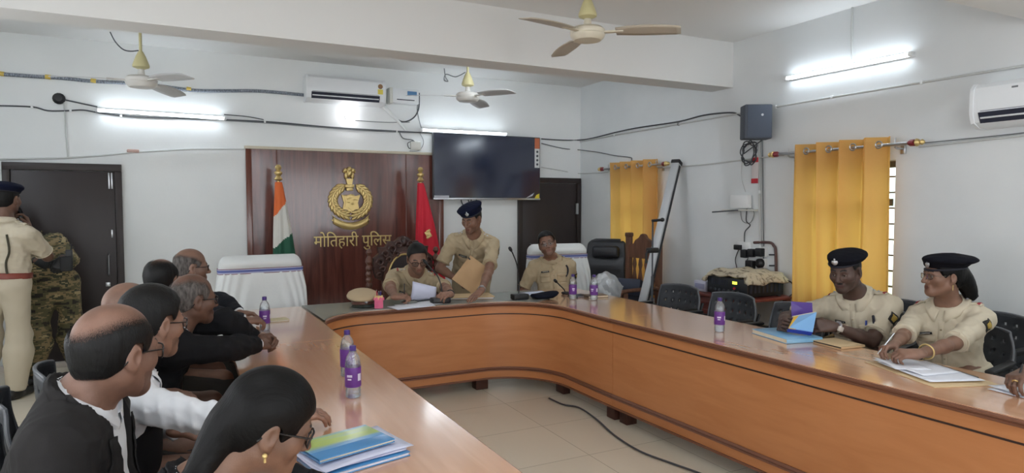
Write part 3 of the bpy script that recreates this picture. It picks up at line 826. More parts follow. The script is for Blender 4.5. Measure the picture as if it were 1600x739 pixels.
def curtain(label, y0, y1, ztop, zbot, xc, rod0, rod1, n, seed):
    """hangs along y; rod from rod0 to rod1 (y)"""
    rt = thing('curtain_rod', 'steel rod with red and gold finials holding the %s yellow curtain' % seed, 'curtain rod', (XR, (rod0 + rod1) / 2, ztop - .06))
    zr = ztop - .065
    mb = MB(); mb.tube([(xc, rod0, zr), (xc, rod1, zr)], .0125, 12); mb.build('rod', M_steel, rt, world=True)
    for e, s in ((rod0, -1), (rod1, 1)):
        mb = MB(); mb.X = T(xc, e, zr) @ RX(-PI / 2 * s); mb.lathe([(.013, -.02), (.026, 0), (.026, .03), (.016, .035)], 14); f = mb.build('finial', mat('finial_red', (128, 34, 46), .35, coat=.5), rt, world=True)
        mb = MB(); mb.X = T(xc, e, zr) @ RX(-PI / 2 * s); mb.lathe([(.016, .034), (.03, .045), (.024, .06), (.012, .07), (.022, .085), (.012, .1), (0, .105)], 14); mb.build('finial_tip', M_gold, f, world=True)
        yb_ = e - s * .12
        mb = MB(); mb.tube([(xc, yb_, zr - .02), (xc + .02, yb_, zr - .03), (XR - .001, yb_, zr - .03)], .008, 8); mb.tube([(xc, yb_, zr + .01), (xc, yb_, zr + .05)], .006, 8); mb.box((XR - .012, yb_ - .02, zr - .07), (XR - .001, yb_ + .02, zr + .02), .003); mb.build('bracket', M_steel, rt, world=True)
    t = thing('curtain', label, 'curtain', (xc, (y0 + y1) / 2, zbot), group='yellow curtains')
    nu, nv = n * 24, 30
    def f(u, v):
        ph = 2 * PI * n * u; am = .055 * (1 - .25 * v) * (1 + .35 * math.sin(3 * u + 2 * v))
        x = xc - .012 + am * math.sin(ph) + .012 * math.sin(2.7 * ph + 3 * v) * v
        y = y0 + (y1 - y0) * (u + .012 * math.sin(ph * 2)) + (.02 * math.sin(9 * u + 4) * v)
        return (x, y, ztop - (ztop - zbot) * v)
    mb = MB(); mb.grid(f, nu, nv); mb.build('cloth', M_cur, t, world=True, sharp=0)
    o = t.children[0]; o.data.shade_smooth()
    for k in range(n * 1):
        for h in (.25, .75):
            u = (k + h - .0) / n; p = f(u, 0)
            if h == .25:
                mb = MB(); mb.X = T(xc - .012 - .055, p[1], zr) @ RY(PI / 2)
                mb.tube([(.026 * math.cos(a), .026 * math.sin(a), 0) for a in [2 * PI * i / 16 for i in range(16)]], .006, 6, closed=True); mb.build('eyelet', M_steel, t, world=True)
    return t


curtain('bright yellow eyelet curtain behind the seated man in the black beret', 3.17, 4.04, 2.105, .55, 4.86, 3.02, 4.24, 4, 'nearer')
curtain('yellow eyelet curtain by the wall corner behind the black leather chair', 5.92, 6.80, 2.105, .50, 4.86, 5.82, 7.0, 4, 'farther')
# ------------------------------------------------------------------ furniture
M_plas = mat('chair_plastic', (52, 55, 60), .45, bump=.08, bscale=400)
M_cfr = mat('chair_frame_black', (34, 35, 38), .35)
M_rim = mat('chair_grey_rim', (92, 95, 100), .35)


def perforated(mb, f, nu, nv, holes):
    """grid surface f(u,v) with small square holes; holes(i,j) true drops the cell"""
    vs = [f(i / nu, j / nv) for j in range(nv + 1) for i in range(nu + 1)]; fs = []
    for j in range(nv):
        for i in range(nu):
            if not holes(i, j):
                a = j * (nu + 1) + i; fs.append((a, a + 1, a + nu + 2, a + nu + 1))
    mb.add(vs, fs)


def visitor_chair():
    """faces +x, origin on the floor below the seat"""
    t = thing('visitor_chair', '', 'chair')
    def back(u, v):
        y = (u - .5) * .48 * (1 - .10 * max(0, v - .75) * 4 * (abs(u - .5) * 2) ** 4)
        cur = (abs(u - .5) * 2) ** 2
        z = .49 + .37 * v - .02 * cur * v
        x = -.20 - .09 * v - .03 * math.sin(PI * v) + .055 * cur
        return (x, y, z)
    mb = MB(); perforated(mb, back, 27, 19, lambda i, j: i % 4 == 3 and 2 < i < 25 and j % 4 == 3 and j > 2); mb.build('backrest', M_plas, t, solid=.012)
    mb = MB(); P = [back(u, 0.0 + v) for u, v in [(0, .02), (0, .3), (0, .7), (.01, .95), (.05, 1.0), (.3, 1.0), (.5, 1), (.7, 1.0), (.95, 1.0), (.99, .95), (1, .7), (1, .3), (1, .02)]]
    mb.tube(smooth_path(P, 4), .0085, 8); mb.build('back_rim', M_rim, t)
    def seat(u, v):
        y = (u - .5) * .47; x = -.21 + .44 * v
        z = .455 + .012 * (abs(u - .5) * 2) ** 2 - .03 * max(0, v - .8) * 5 * (v - .8) * 5 * .6 + .02 * (1 - v) ** 3
        return (x, y, z)
    mb = MB(); perforated(mb, seat, 25, 19, lambda i, j: i % 5 == 2 and 2 < i < 23 and j % 5 == 2 and 3 < j < 16); mb.build('seat', M_plas, t, solid=.014)
    for s in (-1, 1):
        y = s * .255
        mb = MB(); mb.tube(smooth_path([(-.30, y, .012), (-.22, y, .25), (-.19, y, .44), (-.235, y * .94, .62), (-.285, y * .9, .72)], 5), .0125, 8); mb.build('rear_leg', M_cfr, t)
        mb = MB(); mb.tube(smooth_path([(.25, y, .012), (.22, y, .25), (.19, y, .45), (.20, y * 1.02, .64), (.15, y * 1.02, .665), (-.1, y * 1.02, .665), (-.25, y * .98, .64)], 5), .0125, 8); mb.build('front_leg', M_cfr, t)
        mb = MB(); mb.box((-.16, y * 1.02 - .028, .672), (.21, y * 1.02 + .028, .695), .01); mb.build('arm_pad', M_black, t)
        for x in (-.30, .25):
            mb = MB(); mb.lathe([(0, 0), (.016, 0), (.016, .03), (0, .03)], 10, T(x, y, 0)); mb.build('foot_cap', M_black, t)
    mb = MB(); mb.tube([(-.195, -.255, .42), (-.195, .255, .42)], .011, 8); mb.tube([(.20, -.255, .42), (.20, .255, .42)], .011, 8); mb.build('cross_bar', M_cfr, t)
    return t


VC = visitor_chair(); G_VC = 'black perforated visitor chairs'; VC['group'] = G_VC
_first = [True]


def place_chair(x, y, rz, label):
    if _first[0]:
        o = VC; _first[0] = False; o.location = (x, y, 0); o.rotation_euler = (0, 0, R(rz)); o['label'] = label
    else:
        o = dup(VC, (x, y, 0), R(rz), label)
    return o


# empty row on the right, backs about x = 3.88
place_chair(3.74, 4.50, 186, 'empty black perforated chair nearest the leaning silver pole')
place_chair(3.74, 3.88, 182, 'empty black perforated chair in front of the amplifier table')
place_chair(3.74, 3.28, 176, 'empty black perforated chair beside the man in the black beret')
# row against the right wall
p = atX(1414, 490, 4.86); place_chair(4.58, p.y, 180, 'black perforated chair by the wall, between the two beret officers')
p = atX(1556, 495, 4.86); place_chair(4.58, p.y - .02, 180, 'black perforated chair by the wall right behind the beret woman')
p = atX(1592, 492, 4.86); place_chair(4.58, p.y - .56, 180, 'black perforated chair by the wall at the right picture edge')
# left side, behind the black-coated group

# white cloth-covered executive chairs
M_cloth = mat('white_cover_cloth', (226, 229, 228), .85, bump=.15, bscale=30)
M_bandb = mat('band_blue', (84, 96, 160), .7); M_bandl = mat('band_lilac', (168, 172, 206), .7); M_bandr = mat('band_maroon', (130, 70, 92), .7)
M_leather = mat('black_leather', (34, 36, 42), .38, bump=.12, bscale=90)


def star_base(t, m, r=.30, zs=.42):
    for k in range(5):
        a = 2 * PI * k / 5 + .3
        mb = MB(); mb.tube([(0.03 * math.cos(a), .03 * math.sin(a), .11), (r * math.cos(a), r * math.sin(a), .075)], [.028, .018], 8); b = mb.build('base_arm', m, t)
        mb = MB(); mb.X = T(r * math.cos(a), r * math.sin(a), .03) @ RZ(a) @ RX(PI / 2); mb.lathe([(0, -.022), (.028, -.022), (.03, -.012), (.03, .012), (.028, .022), (0, .022)], 14); mb.build('caster', M_black, b)
    mb = MB(); mb.tube([(0, 0, .09), (0, 0, .28)], .03, 12); mb.tube([(0, 0, .27), (0, 0, zs)], .018, 12); mb.build('gas_lift', M_steel, t)


def covered_chair(label, loc, rz, W, ztop):
    """faces -y before turning"""
    t = thing('covered_chair', label, 'chair', loc, rz, 'white cloth-covered chairs')
    star_base(t, M_black)
    mb = MB(); mb.box((-.26, -.27, .37), (.26, .10, .465), .04, 3); mb.build('seat_cushion', M_leather, t)
    zb = .44
    def S(u, v):
        a = 2 * PI * u; z = zb + (ztop - zb) * v
        w = W / 2 * (1.0 - .10 * max(0, (v - .60) / .4) + .03 * math.sin(v * PI))
        d = .075 + .05 * (1 - v)
        if v > .84:   # headrest roll
            d += .03 * math.sin((v - .84) / .16 * PI)
        e = 1.0
        if v > .90:
            q = (v - .90) / .10; e = math.sqrt(max(0, 1 - q * q * .98)); w *= (.86 + .14 * e); d *= e
        ca, sa = math.cos(a), math.sin(a); p = .45
        x = w * math.copysign(abs(ca) ** p, ca); y = d * math.copysign(abs(sa) ** p, sa)
        fo = .010 * math.sin(26 * ca + 9 * v * math.copysign(1, ca)) * (1 - v) ** .6 * (1 if v < .80 else 0)
        if abs(v - .80) < .02: w *= .98
        y += (fo if sa < 0 else -fo) + .16 + .10 * v
        return (x, y, z)
    mb = MB(); mb.grid(S, 120, 60, closeu=True); n = 120; mb.f.append(tuple(range(59 * n, 60 * n))); mb.m.append(0); mb.build('cover', M_cloth, t, sharp=60)
    for (v0, v1, m) in ((.790, .797, M_bandr), (.800, .815, M_bandl), (.815, .835, M_bandb), (.835, .845, M_bandl), (.848, .855, M_bandr)):
        def B(u, v):
            x, y, z = S(u, .82); a = 2 * PI * u
            return (x * 1.012, .16 + .082 + (y - .242) * 1.03 + (-.004 if math.sin(a) < 0 else .004), zb + (ztop - zb) * (v0 + (v1 - v0) * v))
        mb = MB(); mb.grid(B, 120, 2, closeu=True); mb.build('stripe', m, t)
    return t


covered_chair('big white cloth-covered chair with blue striped band behind the left end of the head table', (.62, 5.72, 0), R(4), .71, 1.150)
covered_chair('white cloth-covered chair with striped band behind the seated bespectacled officer', (atY(872, 430, 5.92).x, 5.74, 0), R(-6), .70, 1.165)

# black leather executive chair
t = thing('executive_chair', 'black padded leather chair with high back by the far yellow curtain', 'chair', (4.47, 6.44, 0), R(-46))
star_base(t, M_black)
mb = MB(); mb.box((-.25, -.27, .42), (.25, .22, .53), .05, 3); mb.build('seat', M_leather, t)
def S(u, v):
    a = 2 * PI * u; z = .50 + .66 * v; w = .235 * (1 + .06 * math.sin(v * PI)) * (1 if v < .88 else math.sqrt(max(0.02, 1 - ((v - .88) / .125) ** 2)) * .5 + .5)
    ca, sa = math.cos(a), math.sin(a); d = .055 + .02 * (math.sin(v * PI * 3.0) ** 2)
    if v > .95: d *= .6
    x = w * math.copysign(abs(ca) ** .5, ca); y = d * math.copysign(abs(sa) ** .6, sa)
    if sa < 0: y -= .03 * (abs(x) / w) ** 4
    return (x, y + .19 + .16 * v ** 1.3, z)
mb = MB(); mb.grid(S, 60, 40, closeu=True); mb.f.append(tuple(range(39 * 60, 40 * 60))); mb.m.append(0); mb.f.append(tuple(range(60))[::-1]); mb.m.append(0); mb.build('backrest', M_leather, t, sharp=60)
mb = MB(); mb.box((-.17, .20, .93), (.17, .30, 1.08), .045, 3, M=T(0, -.03, 0)); mb.build('headrest', M_leather, t)
mb = MB(); mb.box((-.16, .10, .60), (.16, .20, .88), .04, 3, M=T(0, .04, .02) @ RX(-.14)); mb.build('lumbar_pad', M_leather, t)
for s in (-1, 1):
    mb = MB(); mb.tube(smooth_path([(s * .25, .18, .46), (s * .31, .16, .62), (s * .31, .0, .69), (s * .31, -.18, .68), (s * .29, -.24, .6), (s * .25, -.18, .46)], 5), .024, 10); mb.build('armrest', M_black, t)

# carved throne behind the seated officer
M_carv = mat('carved_wood', (74, 44, 36), .42, col2=(50, 28, 24), nscale=18, bump=.5, bscale=45, coat=.25)
M_carv2 = mat('carved_wood_light', (98, 62, 48), .4, coat=.3)
t = thing('carved_chair', 'carved dark wooden throne with oval back behind the officer in glasses', 'chair', (1.955, 6.02, 0), R(2))
crest = [(-.33, .98), (-.33, 1.10), (-.27, 1.14), (-.28, 1.20), (-.20, 1.19), (-.16, 1.245), (-.10, 1.235), (-.05, 1.275), (0, 1.29)]
crest = crest + [(-x, z) for x, z in crest[::-1][1:]]
lower = [(.30, .90), (.22, .86), (-.22, .86), (-.30, .90)]
mb = MB(); mb.prism([(x * .92, z - .015 - .10 * max(0, abs(x) - .12)) for x, z in crest + lower], -.03, .02, T(0, .20, 0) @ RX(PI / 2)); mb.build('crest_board', M_carv, t)
mb = MB(); rnd = random.Random(5)
for s in (-1, 1):
    for (x, z, r) in ((.06, 1.21, .035), (.13, 1.17, .04), (.21, 1.13, .036), (.27, 1.06, .04), (.09, 1.12, .03), (.17, 1.07, .03), (.24, .99, .03), (.28, .94, .022)):
        pts = []
        for i in range(20):
            a = i * .5; rr = r * (1 - i / 24); pts.append((s * .9 * (x + rr * math.cos(a)), .165 - .012 * math.sin(i * .3), z - .02 - .1 * max(0, x - .12) + rr * math.sin(a)))
        mb.tube(pts, [.013 * (1 - i / 40) for i in range(20)], 6)
mb.ball((0, .165, 1.22), (.03, .02, .05)); mb.ball((-.045, .165, 1.19), (.03, .014, .014)); mb.ball((.045, .165, 1.19), (.03, .014, .014))
mb.build('carving', M_carv, t)
mb = MB(); mb.prism([(.30 * math.cos(2 * PI * i / 40) * .72, .80 + .30 * math.sin(2 * PI * i / 40)) for i in range(40)], -.03, .03, T(0, .20, .02) @ RX(PI / 2)); mb.build('oval_frame', M_carv2, t)
mb = MB(); mb.tube([(.165 * math.cos(2 * PI * i / 40), .165, .86 + .235 * math.sin(2 * PI * i / 40)) for i in range(40)], .011, 8, closed=True); mb.build('gold_rim', M_gold, t)
mb = MB(); mb.ball((0, .17, .86), (.16, .03, .23), seg=28, rings=16); mb.build('back_cushion', mat('dark_velvet', (36, 24, 26), .8, sheen=.4), t)
for s in (-1, 1):
    mb = MB(); pr_ = [(.026, .0), (.03, .30), (.03, .46)]
    for k in range(9): pr_ += [(.022, .50 + k * .055), (.032, .52 + k * .055), (.030, .54 + k * .055)]
    pr_ += [(.02, 1.0), (.036, 1.03), (.03, 1.06), (.012, 1.09), (.03, 1.12), (.02, 1.15), (0, 1.16)]
    mb.lathe(pr_, 14, T(s * .345, .20, 0)); mb.build('back_post', M_carv2, t)
    mb = MB(); mb.lathe([(.03, 0), (.045, .05), (.025, .12), (.035, .25), (.03, .44)], 12, T(s * .31, -.26, 0)); mb.build('front_leg', M_carv2, t)
    mb = MB(); mb.tube(smooth_path([(s * .34, .2, .66), (s * .36, .05, .68), (s * .36, -.08, .67), (s * .36, -.14, .64)], 4), .03, 10, flat=.7); mb.tube([(s * .34, -.08, .40), (s * .355, -.08, .66)], .022, 8); mb.build('arm', M_carv2, t)
mb = MB(); mb.box((-.35, -.30, .32), (.35, .22, .41), .02); mb.build('seat_rail', M_carv, t)
mb = MB(); mb.box((-.30, -.29, .40), (.30, .16, .465), .03, 3); mb.build('seat_cushion', mat('dark_velvet', (36, 24, 26), .8), t)

# wooden armchair with spindles by the far curtain
M_wch = mat('teak_chair', (116, 78, 58), .45, col2=(92, 60, 44), nscale=8, stretch=(4, 4, .6))
t = thing('wooden_armchair', 'brown wooden armchair with arched spindle back by the far curtain', 'chair', (4.34, 5.78, 0), R(-88))
for s in (-1, 1):
    mb = MB(); mb.box((s * .25 - .03, .20, 0), (s * .25 + .03, .26, 1.22), .006); mb.cbox((s * .25, .23, 1.24), (.075, .075, .05), .012); mb.build('back_post', M_wch, t)
    mb = MB(); mb.box((s * .27 - .028, -.28, 0), (s * .27 + .028, -.22, .66), .006); mb.build('front_leg', M_wch, t)
    mb = MB(); mb.tube(smooth_path([(s * .26, .2, .68), (s * .28, 0, .685), (s * .28, -.25, .68), (s * .28, -.32, .66), (s * .28, -.33, .62)], 4), .036, 10, flat=.6, up=(0, 0, 1)); mb.build('arm', M_wch, t)
top = [(x, z + .045) for x, z in [(-.22, .94), (-.22, 1.08), (-.15, 1.10), (-.12, 1.14), (-.06, 1.17), (-.03, 1.205), (0, 1.215), (.03, 1.205), (.06, 1.17), (.12, 1.14), (.15, 1.10), (.22, 1.08), (.22, .94)]]
mb = MB(); mb.prism(top, -.02, .02, T(0, .23, 0) @ RX(PI / 2)); mb.build('crest_rail', M_wch, t)
mb = MB(); mb.box((-.22, .21, .60), (.22, .25, .67), .006); mb.build('lower_rail', M_wch, t)
for k in range(4):
    x = -.15 + .10 * k
    prof = [(.018, .66), (.028, .70), (.036, .75), (.024, .82), (.02, .86), (.032, .91), (.024, .96), (.018, .985)]
    mb = MB(); mb.lathe(prof, 10, T(x, .23, 0), sx=1.0, sy=.5); mb.build('spindle', M_wch, t)
mb = MB(); mb.box((-.28, -.28, .40), (.28, .26, .46), .015); mb.build('seat', M_wch, t)
# dark bag standing on it
c = Matrix.Translation((4.34, 5.78, 0)) @ RZ(R(-88))
p = c @ Vector((.0, -.04, .468))
t = thing('document_bag', 'dark navy document bag standing on the brown wooden armchair', 'bag', p, R(-52))
mb = MB(); mb.box((-.20, -.05, 0), (.20, .05, .30), .025, 3, M=RX(-.10)); mb.build('body', mat('bag_navy', (44, 50, 66), .6, bump=.1, bscale=300), t)
mb = MB(); mb.box((-.19, -.075, .13), (.19, -.03, .31), .012, 2, M=RX(-.10)); f_ = mb.build('flap', mat('bag_navy_flap', (50, 58, 78), .55), t)
mb = MB(); mb.cbox((.0, -.078, .22), (.02, .006, .014), .002, M=RX(-.10)); mb.build('clasp', M_steel, f_)
# crumpled clear bag
rnd = np.random.RandomState(4)


def crumple(name, label, cat, c, r, m, seed, amp=.22):
    rs = random.Random(seed); ks = [(Vector((rs.gauss(0, 1), rs.gauss(0, 1), rs.gauss(0, 1))) * 3.2, rs.uniform(0, 6)) for _ in range(9)]
    bm = bmesh.new(); bmesh.ops.create_icosphere(bm, subdivisions=4, radius=1)
    for v in bm.verts:
        d = sum(abs(math.sin(k.dot(v.co) + ph)) for k, ph in ks) / 9
        s = 1 - amp + amp * 2 * (d - .4); v.co = Vector((v.co.x * r[0], v.co.y * r[1], max(-.9, v.co.z) * r[2])) * s
    zmin = min(v.co.z for v in bm.verts)
    for v in bm.verts: v.co.z -= zmin
    mb = MB(); mb.bm(bm); o = mb.build(name, m, sharp=25); o.location = c; tag(o, label, cat); return o


t = thing('cardboard_stool', 'low box holding the clear plastic bag behind the right water bottles', 'box', (3.76, 5.36, 0))
mb = MB(); mb.box((-.15, -.15, 0), (.15, .15, .52), .01); mb.build('body', mat('stool_box', (120, 116, 110), .7), t)
mb = MB(); mb.box((-.155, -.155, .49), (.155, .155, .535), .008); mb.build('lid', mat('stool_lid', (128, 124, 118), .7), t)
crumple('plastic_bag', 'crumpled clear plastic bag beside the black leather chair', 'bag', (3.76, 5.36, .536), (.19, .16, .21), clear_mat('clear_film', (226, 230, 232), .6, .2, .42), 3)

# leaning projection screen case and thin tripod pole
t = thing('screen_case', 'long silver and black projection screen tube leaning on the right wall', 'screen', (3.95, 5.20, 0))
a = Vector((3.95, 5.20, .045)); b = atX(1057, 256, 4.86)
d = (b - a).normalized(); s_ = Vector((d.y, -d.x, 0)).normalized(); n_ = d.cross(s_)
F = frame(a, s_, n_, d); L = (b - a).length
mb = MB(); mb.X = F; mb.box((-.045, -.04, 0), (.045, .04, L), .014, 2); mb.build('tube', mat('screen_silver', (186, 189, 191), .35), t, world=True)
mb = MB(); mb.X = F
for s in (1,):
    mb.box((-.02, s * .042 - .004, .03), (.02, s * .042 + .004, L - .03), .001)
    mb.box((s * .047 - .004, -.018, .03), (s * .047 + .004, .018, L - .03), .001)
mb.build('black_stripe', M_black, t, world=True)
mb = MB(); mb.X = F; mb.box((-.05, -.046, L - .005), (.05, .046, L + .035), .008); mb.build('end_cap', M_black, t, world=True)
mb = MB(); mb.X = F; mb.box((-.05, -.046, -.035), (.05, .046, .005), .008); mb.build('end_cap', M_black, t, world=True)
p = atD(1020, 345, 6.2)
t = thing('tripod_pole', 'thin dark pole with clamp standing before the brown wooden armchair', 'stand', (p.x, p.y, 0))
mb = MB(); mb.tube([(0, 0, .28), (0, 0, p.z)], .008, 10); mb.tube([(0, 0, .28), (0, 0, .9)], .012, 10); mb.build('pole', M_grey, t)
mb = MB(); mb.tube([(-.01, 0, p.z), (.09, -.03, p.z + .01)], .013, 8); mb.ball((.09, -.03, p.z + .01), .02); mb.build('top_knob', M_black, t)
mb = MB(); mb.cbox((0, 0, p.z - .28), (.12, .06, .05), .012); mb.tube([(-.05, 0, p.z - .28), (-.09, -.02, p.z - .31), (-.09, -.02, p.z - .40)], .012, 8); mb.build('clamp', M_black, t)
for k in range(3):
    a = 2 * PI * k / 3; mb = MB(); mb.tube([(0, 0, .50), (.15 * math.cos(a), .15 * math.sin(a), .012)], .011, 8); mb.build('leg', M_black, t)

# amplifier on its small red-brown table
M_red_t = mat('red_brown_table', (132, 66, 58), .45, col2=(116, 56, 50), nscale=5)
t = thing('side_table', 'small red-brown side table under the amplifier by the right wall', 'table', (4.62, 4.40, 0))
mb = MB(); mb.box((4.34, 4.09, .725), (4.93, 4.86, .752), .006); mb.build('top', M_red_t, t, world=True)
for x in (4.38, 4.89):
    for y in (4.13, 4.81):
        mb = MB(); mb.box((x - .025, y - .025, 0), (x + .025, y + .025, .725), .004); mb.build('leg', M_red_t, t, world=True)
mb = MB()
mb.box((4.36, 4.16, .30), (4.38, 4.79, .725), .003)
for k in range(5): mb.box((4.352, 4.17, .36 + k * .075), (4.362, 4.78, .38 + k * .075), .002)
mb.build('front_panel', M_red_t, t, world=True)
t = thing('amplifier', 'black rack amplifier with lit green display on the red-brown side table', 'amplifier', (4.64, 4.35, .753))
A = (4.40, 4.14, .765, 4.86, 4.60, .925)
mb = MB(); mb.box(A[:3], A[3:], .006); mb.build('case', M_black, t, world=True)
mb = MB(); mb.box((4.392, 4.13, .768), (4.401, 4.61, .922), .002); f_ = mb.build('front_plate', mat('amp_front', (40, 42, 46), .4), t, world=True)
mb = MB(); mb.box((4.388, 4.245, .872), (4.392, 4.295, .895)); mb.build('display', mat('display_glow', (210, 220, 70), .4, emit=(220, 230, 60), estr=1.6), f_, world=True)
for k in range(7):
    mb = MB(); mb.lathe([(0, 0), (.013, 0), (.011, .016), (0, .016)], 12, T(4.392, 4.56 - k * .055, .805) @ RY(-PI / 2)); mb.build('knob', M_grey, f_, world=True)
mb = MB(); mb.lathe([(0, 0), (.010, 0), (.010, .014), (0, .014)], 12, T(4.392, 4.27, .835) @ RY(-PI / 2)); mb.build('power_button', mat('button_red', (190, 50, 70), .4), f_, world=True)
mb = MB()
for k in range(9): mb.box((4.389, 4.36 + k * .024, .85), (4.392, 4.368 + k * .024, .90))
mb.build('slot_vent', M_slot, f_, world=True)
mb = MB()
for k in range(8): mb.box((4.44 + k * .05, 4.137, .80), (4.465 + k * .05, 4.141, .90))
mb.build('side_vent', M_slot, t, world=True)
for x in (4.43, 4.83):
    for y in (4.17, 4.57):
        mb = MB(); mb.lathe([(0, 0), (.02, 0), (.02, .014), (0, .014)], 10, T(x, y, .753)); mb.build('foot', M_black, t, world=True)
mb = MB(); mb.tube(smooth_path([(4.84, 4.13, .90), (4.90, 4.09, .88), (4.90, 4.06, .80), (4.86, 4.08, .756)]), .006, 6); mb.build('power_cord', M_black, t, world=True)
# crumpled printed cloth on the amplifier
def clo(u, v):
    x = 4.365 + .52 * u; y = 4.095 + .55 * v
    e = min(u, 1 - u, v, 1 - v); n = .012 * math.sin(13 * u + 5 * v) + .010 * math.sin(19 * v - 7 * u) + .008 * math.sin(31 * u * v + 2)
    return (x + .01 * math.sin(17 * v), y + .012 * math.sin(15 * u), .938 + .034 * min(1, e * 5) ** .5 + n * .55 - .06 * max(0, 1 - e * 9) ** 1.2 * (1 if v < .1 or v > .9 or u > .95 else .1))
mb = MB(); mb.grid(clo, 40, 40)
o = mb.build('folded_cloth', mat('printed_cloth', (196, 184, 160), .9, col2=(110, 98, 84), nscale=22, lo=.52, hi=.66, bump=.3, bscale=60), sharp=0, solid=.02); o.data.shade_smooth(); tag(o, 'crumpled beige printed cloth lying on the black amplifier', 'cloth')
t = thing('paper_box', 'small white paper box on the red-brown side table beside the amplifier', 'box', (4.50, 4.74, .753))
mb = MB(); mb.cbox((0, 0, .05), (.16, .16, .10), .004); mb.build('carton', mat('carton_white', (190, 190, 206), .6), t)
mb = MB(); mb.cbox((-.081, 0, .05), (.003, .12, .05)); mb.build('label', mat('carton_print', (150, 152, 180), .6), t)

# ------------------------------------------------------------------ things on the tables
ZT2 = ZT + .0005
ZG = ZT + .009
M_pet = clear_mat('clear_bottle', (246, 248, 250), .72, .08, .10)
M_water = clear_mat('bottle_water', (236, 242, 246), .85, .03)
M_cap = mat('bottle_cap', (70, 50, 120), .4)
M_lab = mat('bottle_label', (98, 48, 132), .45)
M_labw = mat('label_print', (206, 200, 220), .5)


def bottle():
    t = thing('water_bottle', '', 'bottle')
    mb = MB(); pr_ = [(0, 0), (.028, 0), (.033, .006), (.032, .02), (.033, .03), (.031, .038), (.033, .046), (.0325, .135), (.033, .142), (.031, .15), (.031, .158), (.026, .176), (.017, .19), (.0125, .197), (.0125, .206)]
    mb.lathe(pr_, 24); mb.build('body', M_pet, t)
    mb = MB(); mb.lathe([(0, .004), (.029, .004), (.031, .02), (.0305, .15), (.0, .15)], 20); mb.build('water', M_water, t)
    mb = MB(); mb.lathe([(.0338, .048), (.0342, .05), (.0342, .13), (.0338, .132)], 32); l = mb.build('label', M_lab, t)
    def patch(a0, a1, z0, z1): return lambda u, v: (.0346 * math.cos(a0 + (a1 - a0) * u), .0346 * math.sin(a0 + (a1 - a0) * u), z0 + (z1 - z0) * v)
    for (a0, a1, z0, z1) in ((-1.2, -.65, .075, .105), (-2.6, -1.9, .092, .102), (-2.5, -2.0, .08, .086)):
        mb = MB(); mb.grid(patch(a0, a1, z0, z1), 8, 2); mb.build('print', M_labw, l)
    mb = MB(); mb.lathe([(0, .221), (.0125, .221), (.0145, .219), (.0145, .203), (.0135, .200), (.012, .200)], 24); mb.build('cap', M_cap, t)
    mb = MB(); mb.lathe([(.0125, .1965), (.0165, .1965), (.0165, .199), (.0125, .199)], 20); mb.build('neck_ring', M_pet, t)
    return t


B0 = bottle(); B0['group'] = 'purple-labelled water bottles'
bl = [((552, 620), ZT2, 'nearer purple-labelled water bottle of the two on the left table arm'),
      ((543, 587), ZT2, 'purple-labelled water bottle half hidden behind the nearest bottle'),
      ((414, 516), ZT2, 'purple-labelled water bottle by the hand of the farthest balding man'),
      ((895, 468), ZT2, 'purple-labelled water bottle in front of the bespectacled officer, nearer his chest'),
      ((928, 469), ZT2, 'purple-labelled water bottle next to the crumpled clear bag'),
      ((1124, 518), ZT2, 'purple-labelled water bottle standing alone on the right table arm')]
for i, (px, z, lab) in enumerate(bl):
    p = atZ(px[0], px[1], z); rz = [0.0, 1.5, .6, .3, -.4, -.2][i]
    if i == 0: B0.location = p; B0.rotation_euler = (0, 0, rz); B0['label'] = lab
    else:
        dup(B0, p, rz, lab)

M_paper = mat('paper_white', (226, 228, 236), .7)
M_paper2 = mat('paper_lilac', (206, 208, 228), .7)
M_manila = mat('manila_card', (186, 152, 112), .7, col2=(176, 142, 102), nscale=6)
M_manila2 = mat('manila_pale', (206, 180, 140), .7)


def sheet(mb, c, w, h, rz, z, curl=0.0, n=10, ph=0.0):
    cs, sn = math.cos(rz), math.sin(rz)
    def f(u, v):
        x = (u - .5) * w; y = (v - .5) * h
        return (c[0] + x * cs - y * sn, c[1] + x * sn + y * cs, z + curl * (math.sin(PI * u + ph) * .4 + u * v * v) )
    mb.grid(f, n, n)


def paper_stack(name, label, cat, sheets, m, th=.0012, group=None):
    mb = MB()
    for s in sheets: sheet(mb, *s)
    o = mb.build(name, m, solid=th); tag(o, label, cat, group); return o


def book(name, label, cat, c, w, h, th, rz, cover, pages, cover2=None, tilt=0.0, spine='x'):
    """closed book lying flat: origin at its middle on the surface"""
    t = thing(name, label, cat, c, rz)
    X = RX(tilt)
    mb = MB(); mb.X = X; mb.box((-w / 2, -h / 2, 0), (w / 2, h / 2, .003), .001); mb.box((-w / 2, -h / 2, th - .003), (w / 2, h / 2, th), .001); mb.box((-w / 2, -h / 2, 0), (-w / 2 + .003, h / 2, th), .001)
    mb.build('cover', cover, t)
    mb = MB(); mb.X = X; mb.box((-w / 2 + .003, -h / 2 + .004, .003), (w / 2 - .004, h / 2 - .004, th - .003)); mb.build('pages', pages, t)
    if cover2:
        mb = MB(); mb.X = X; mb.box((-w / 2 + .02, -h / 2 + .004, th), (w / 2 - .004, h / 2 * .1, th + .0008)); mb.build('cover_print', cover2, t)
    return t


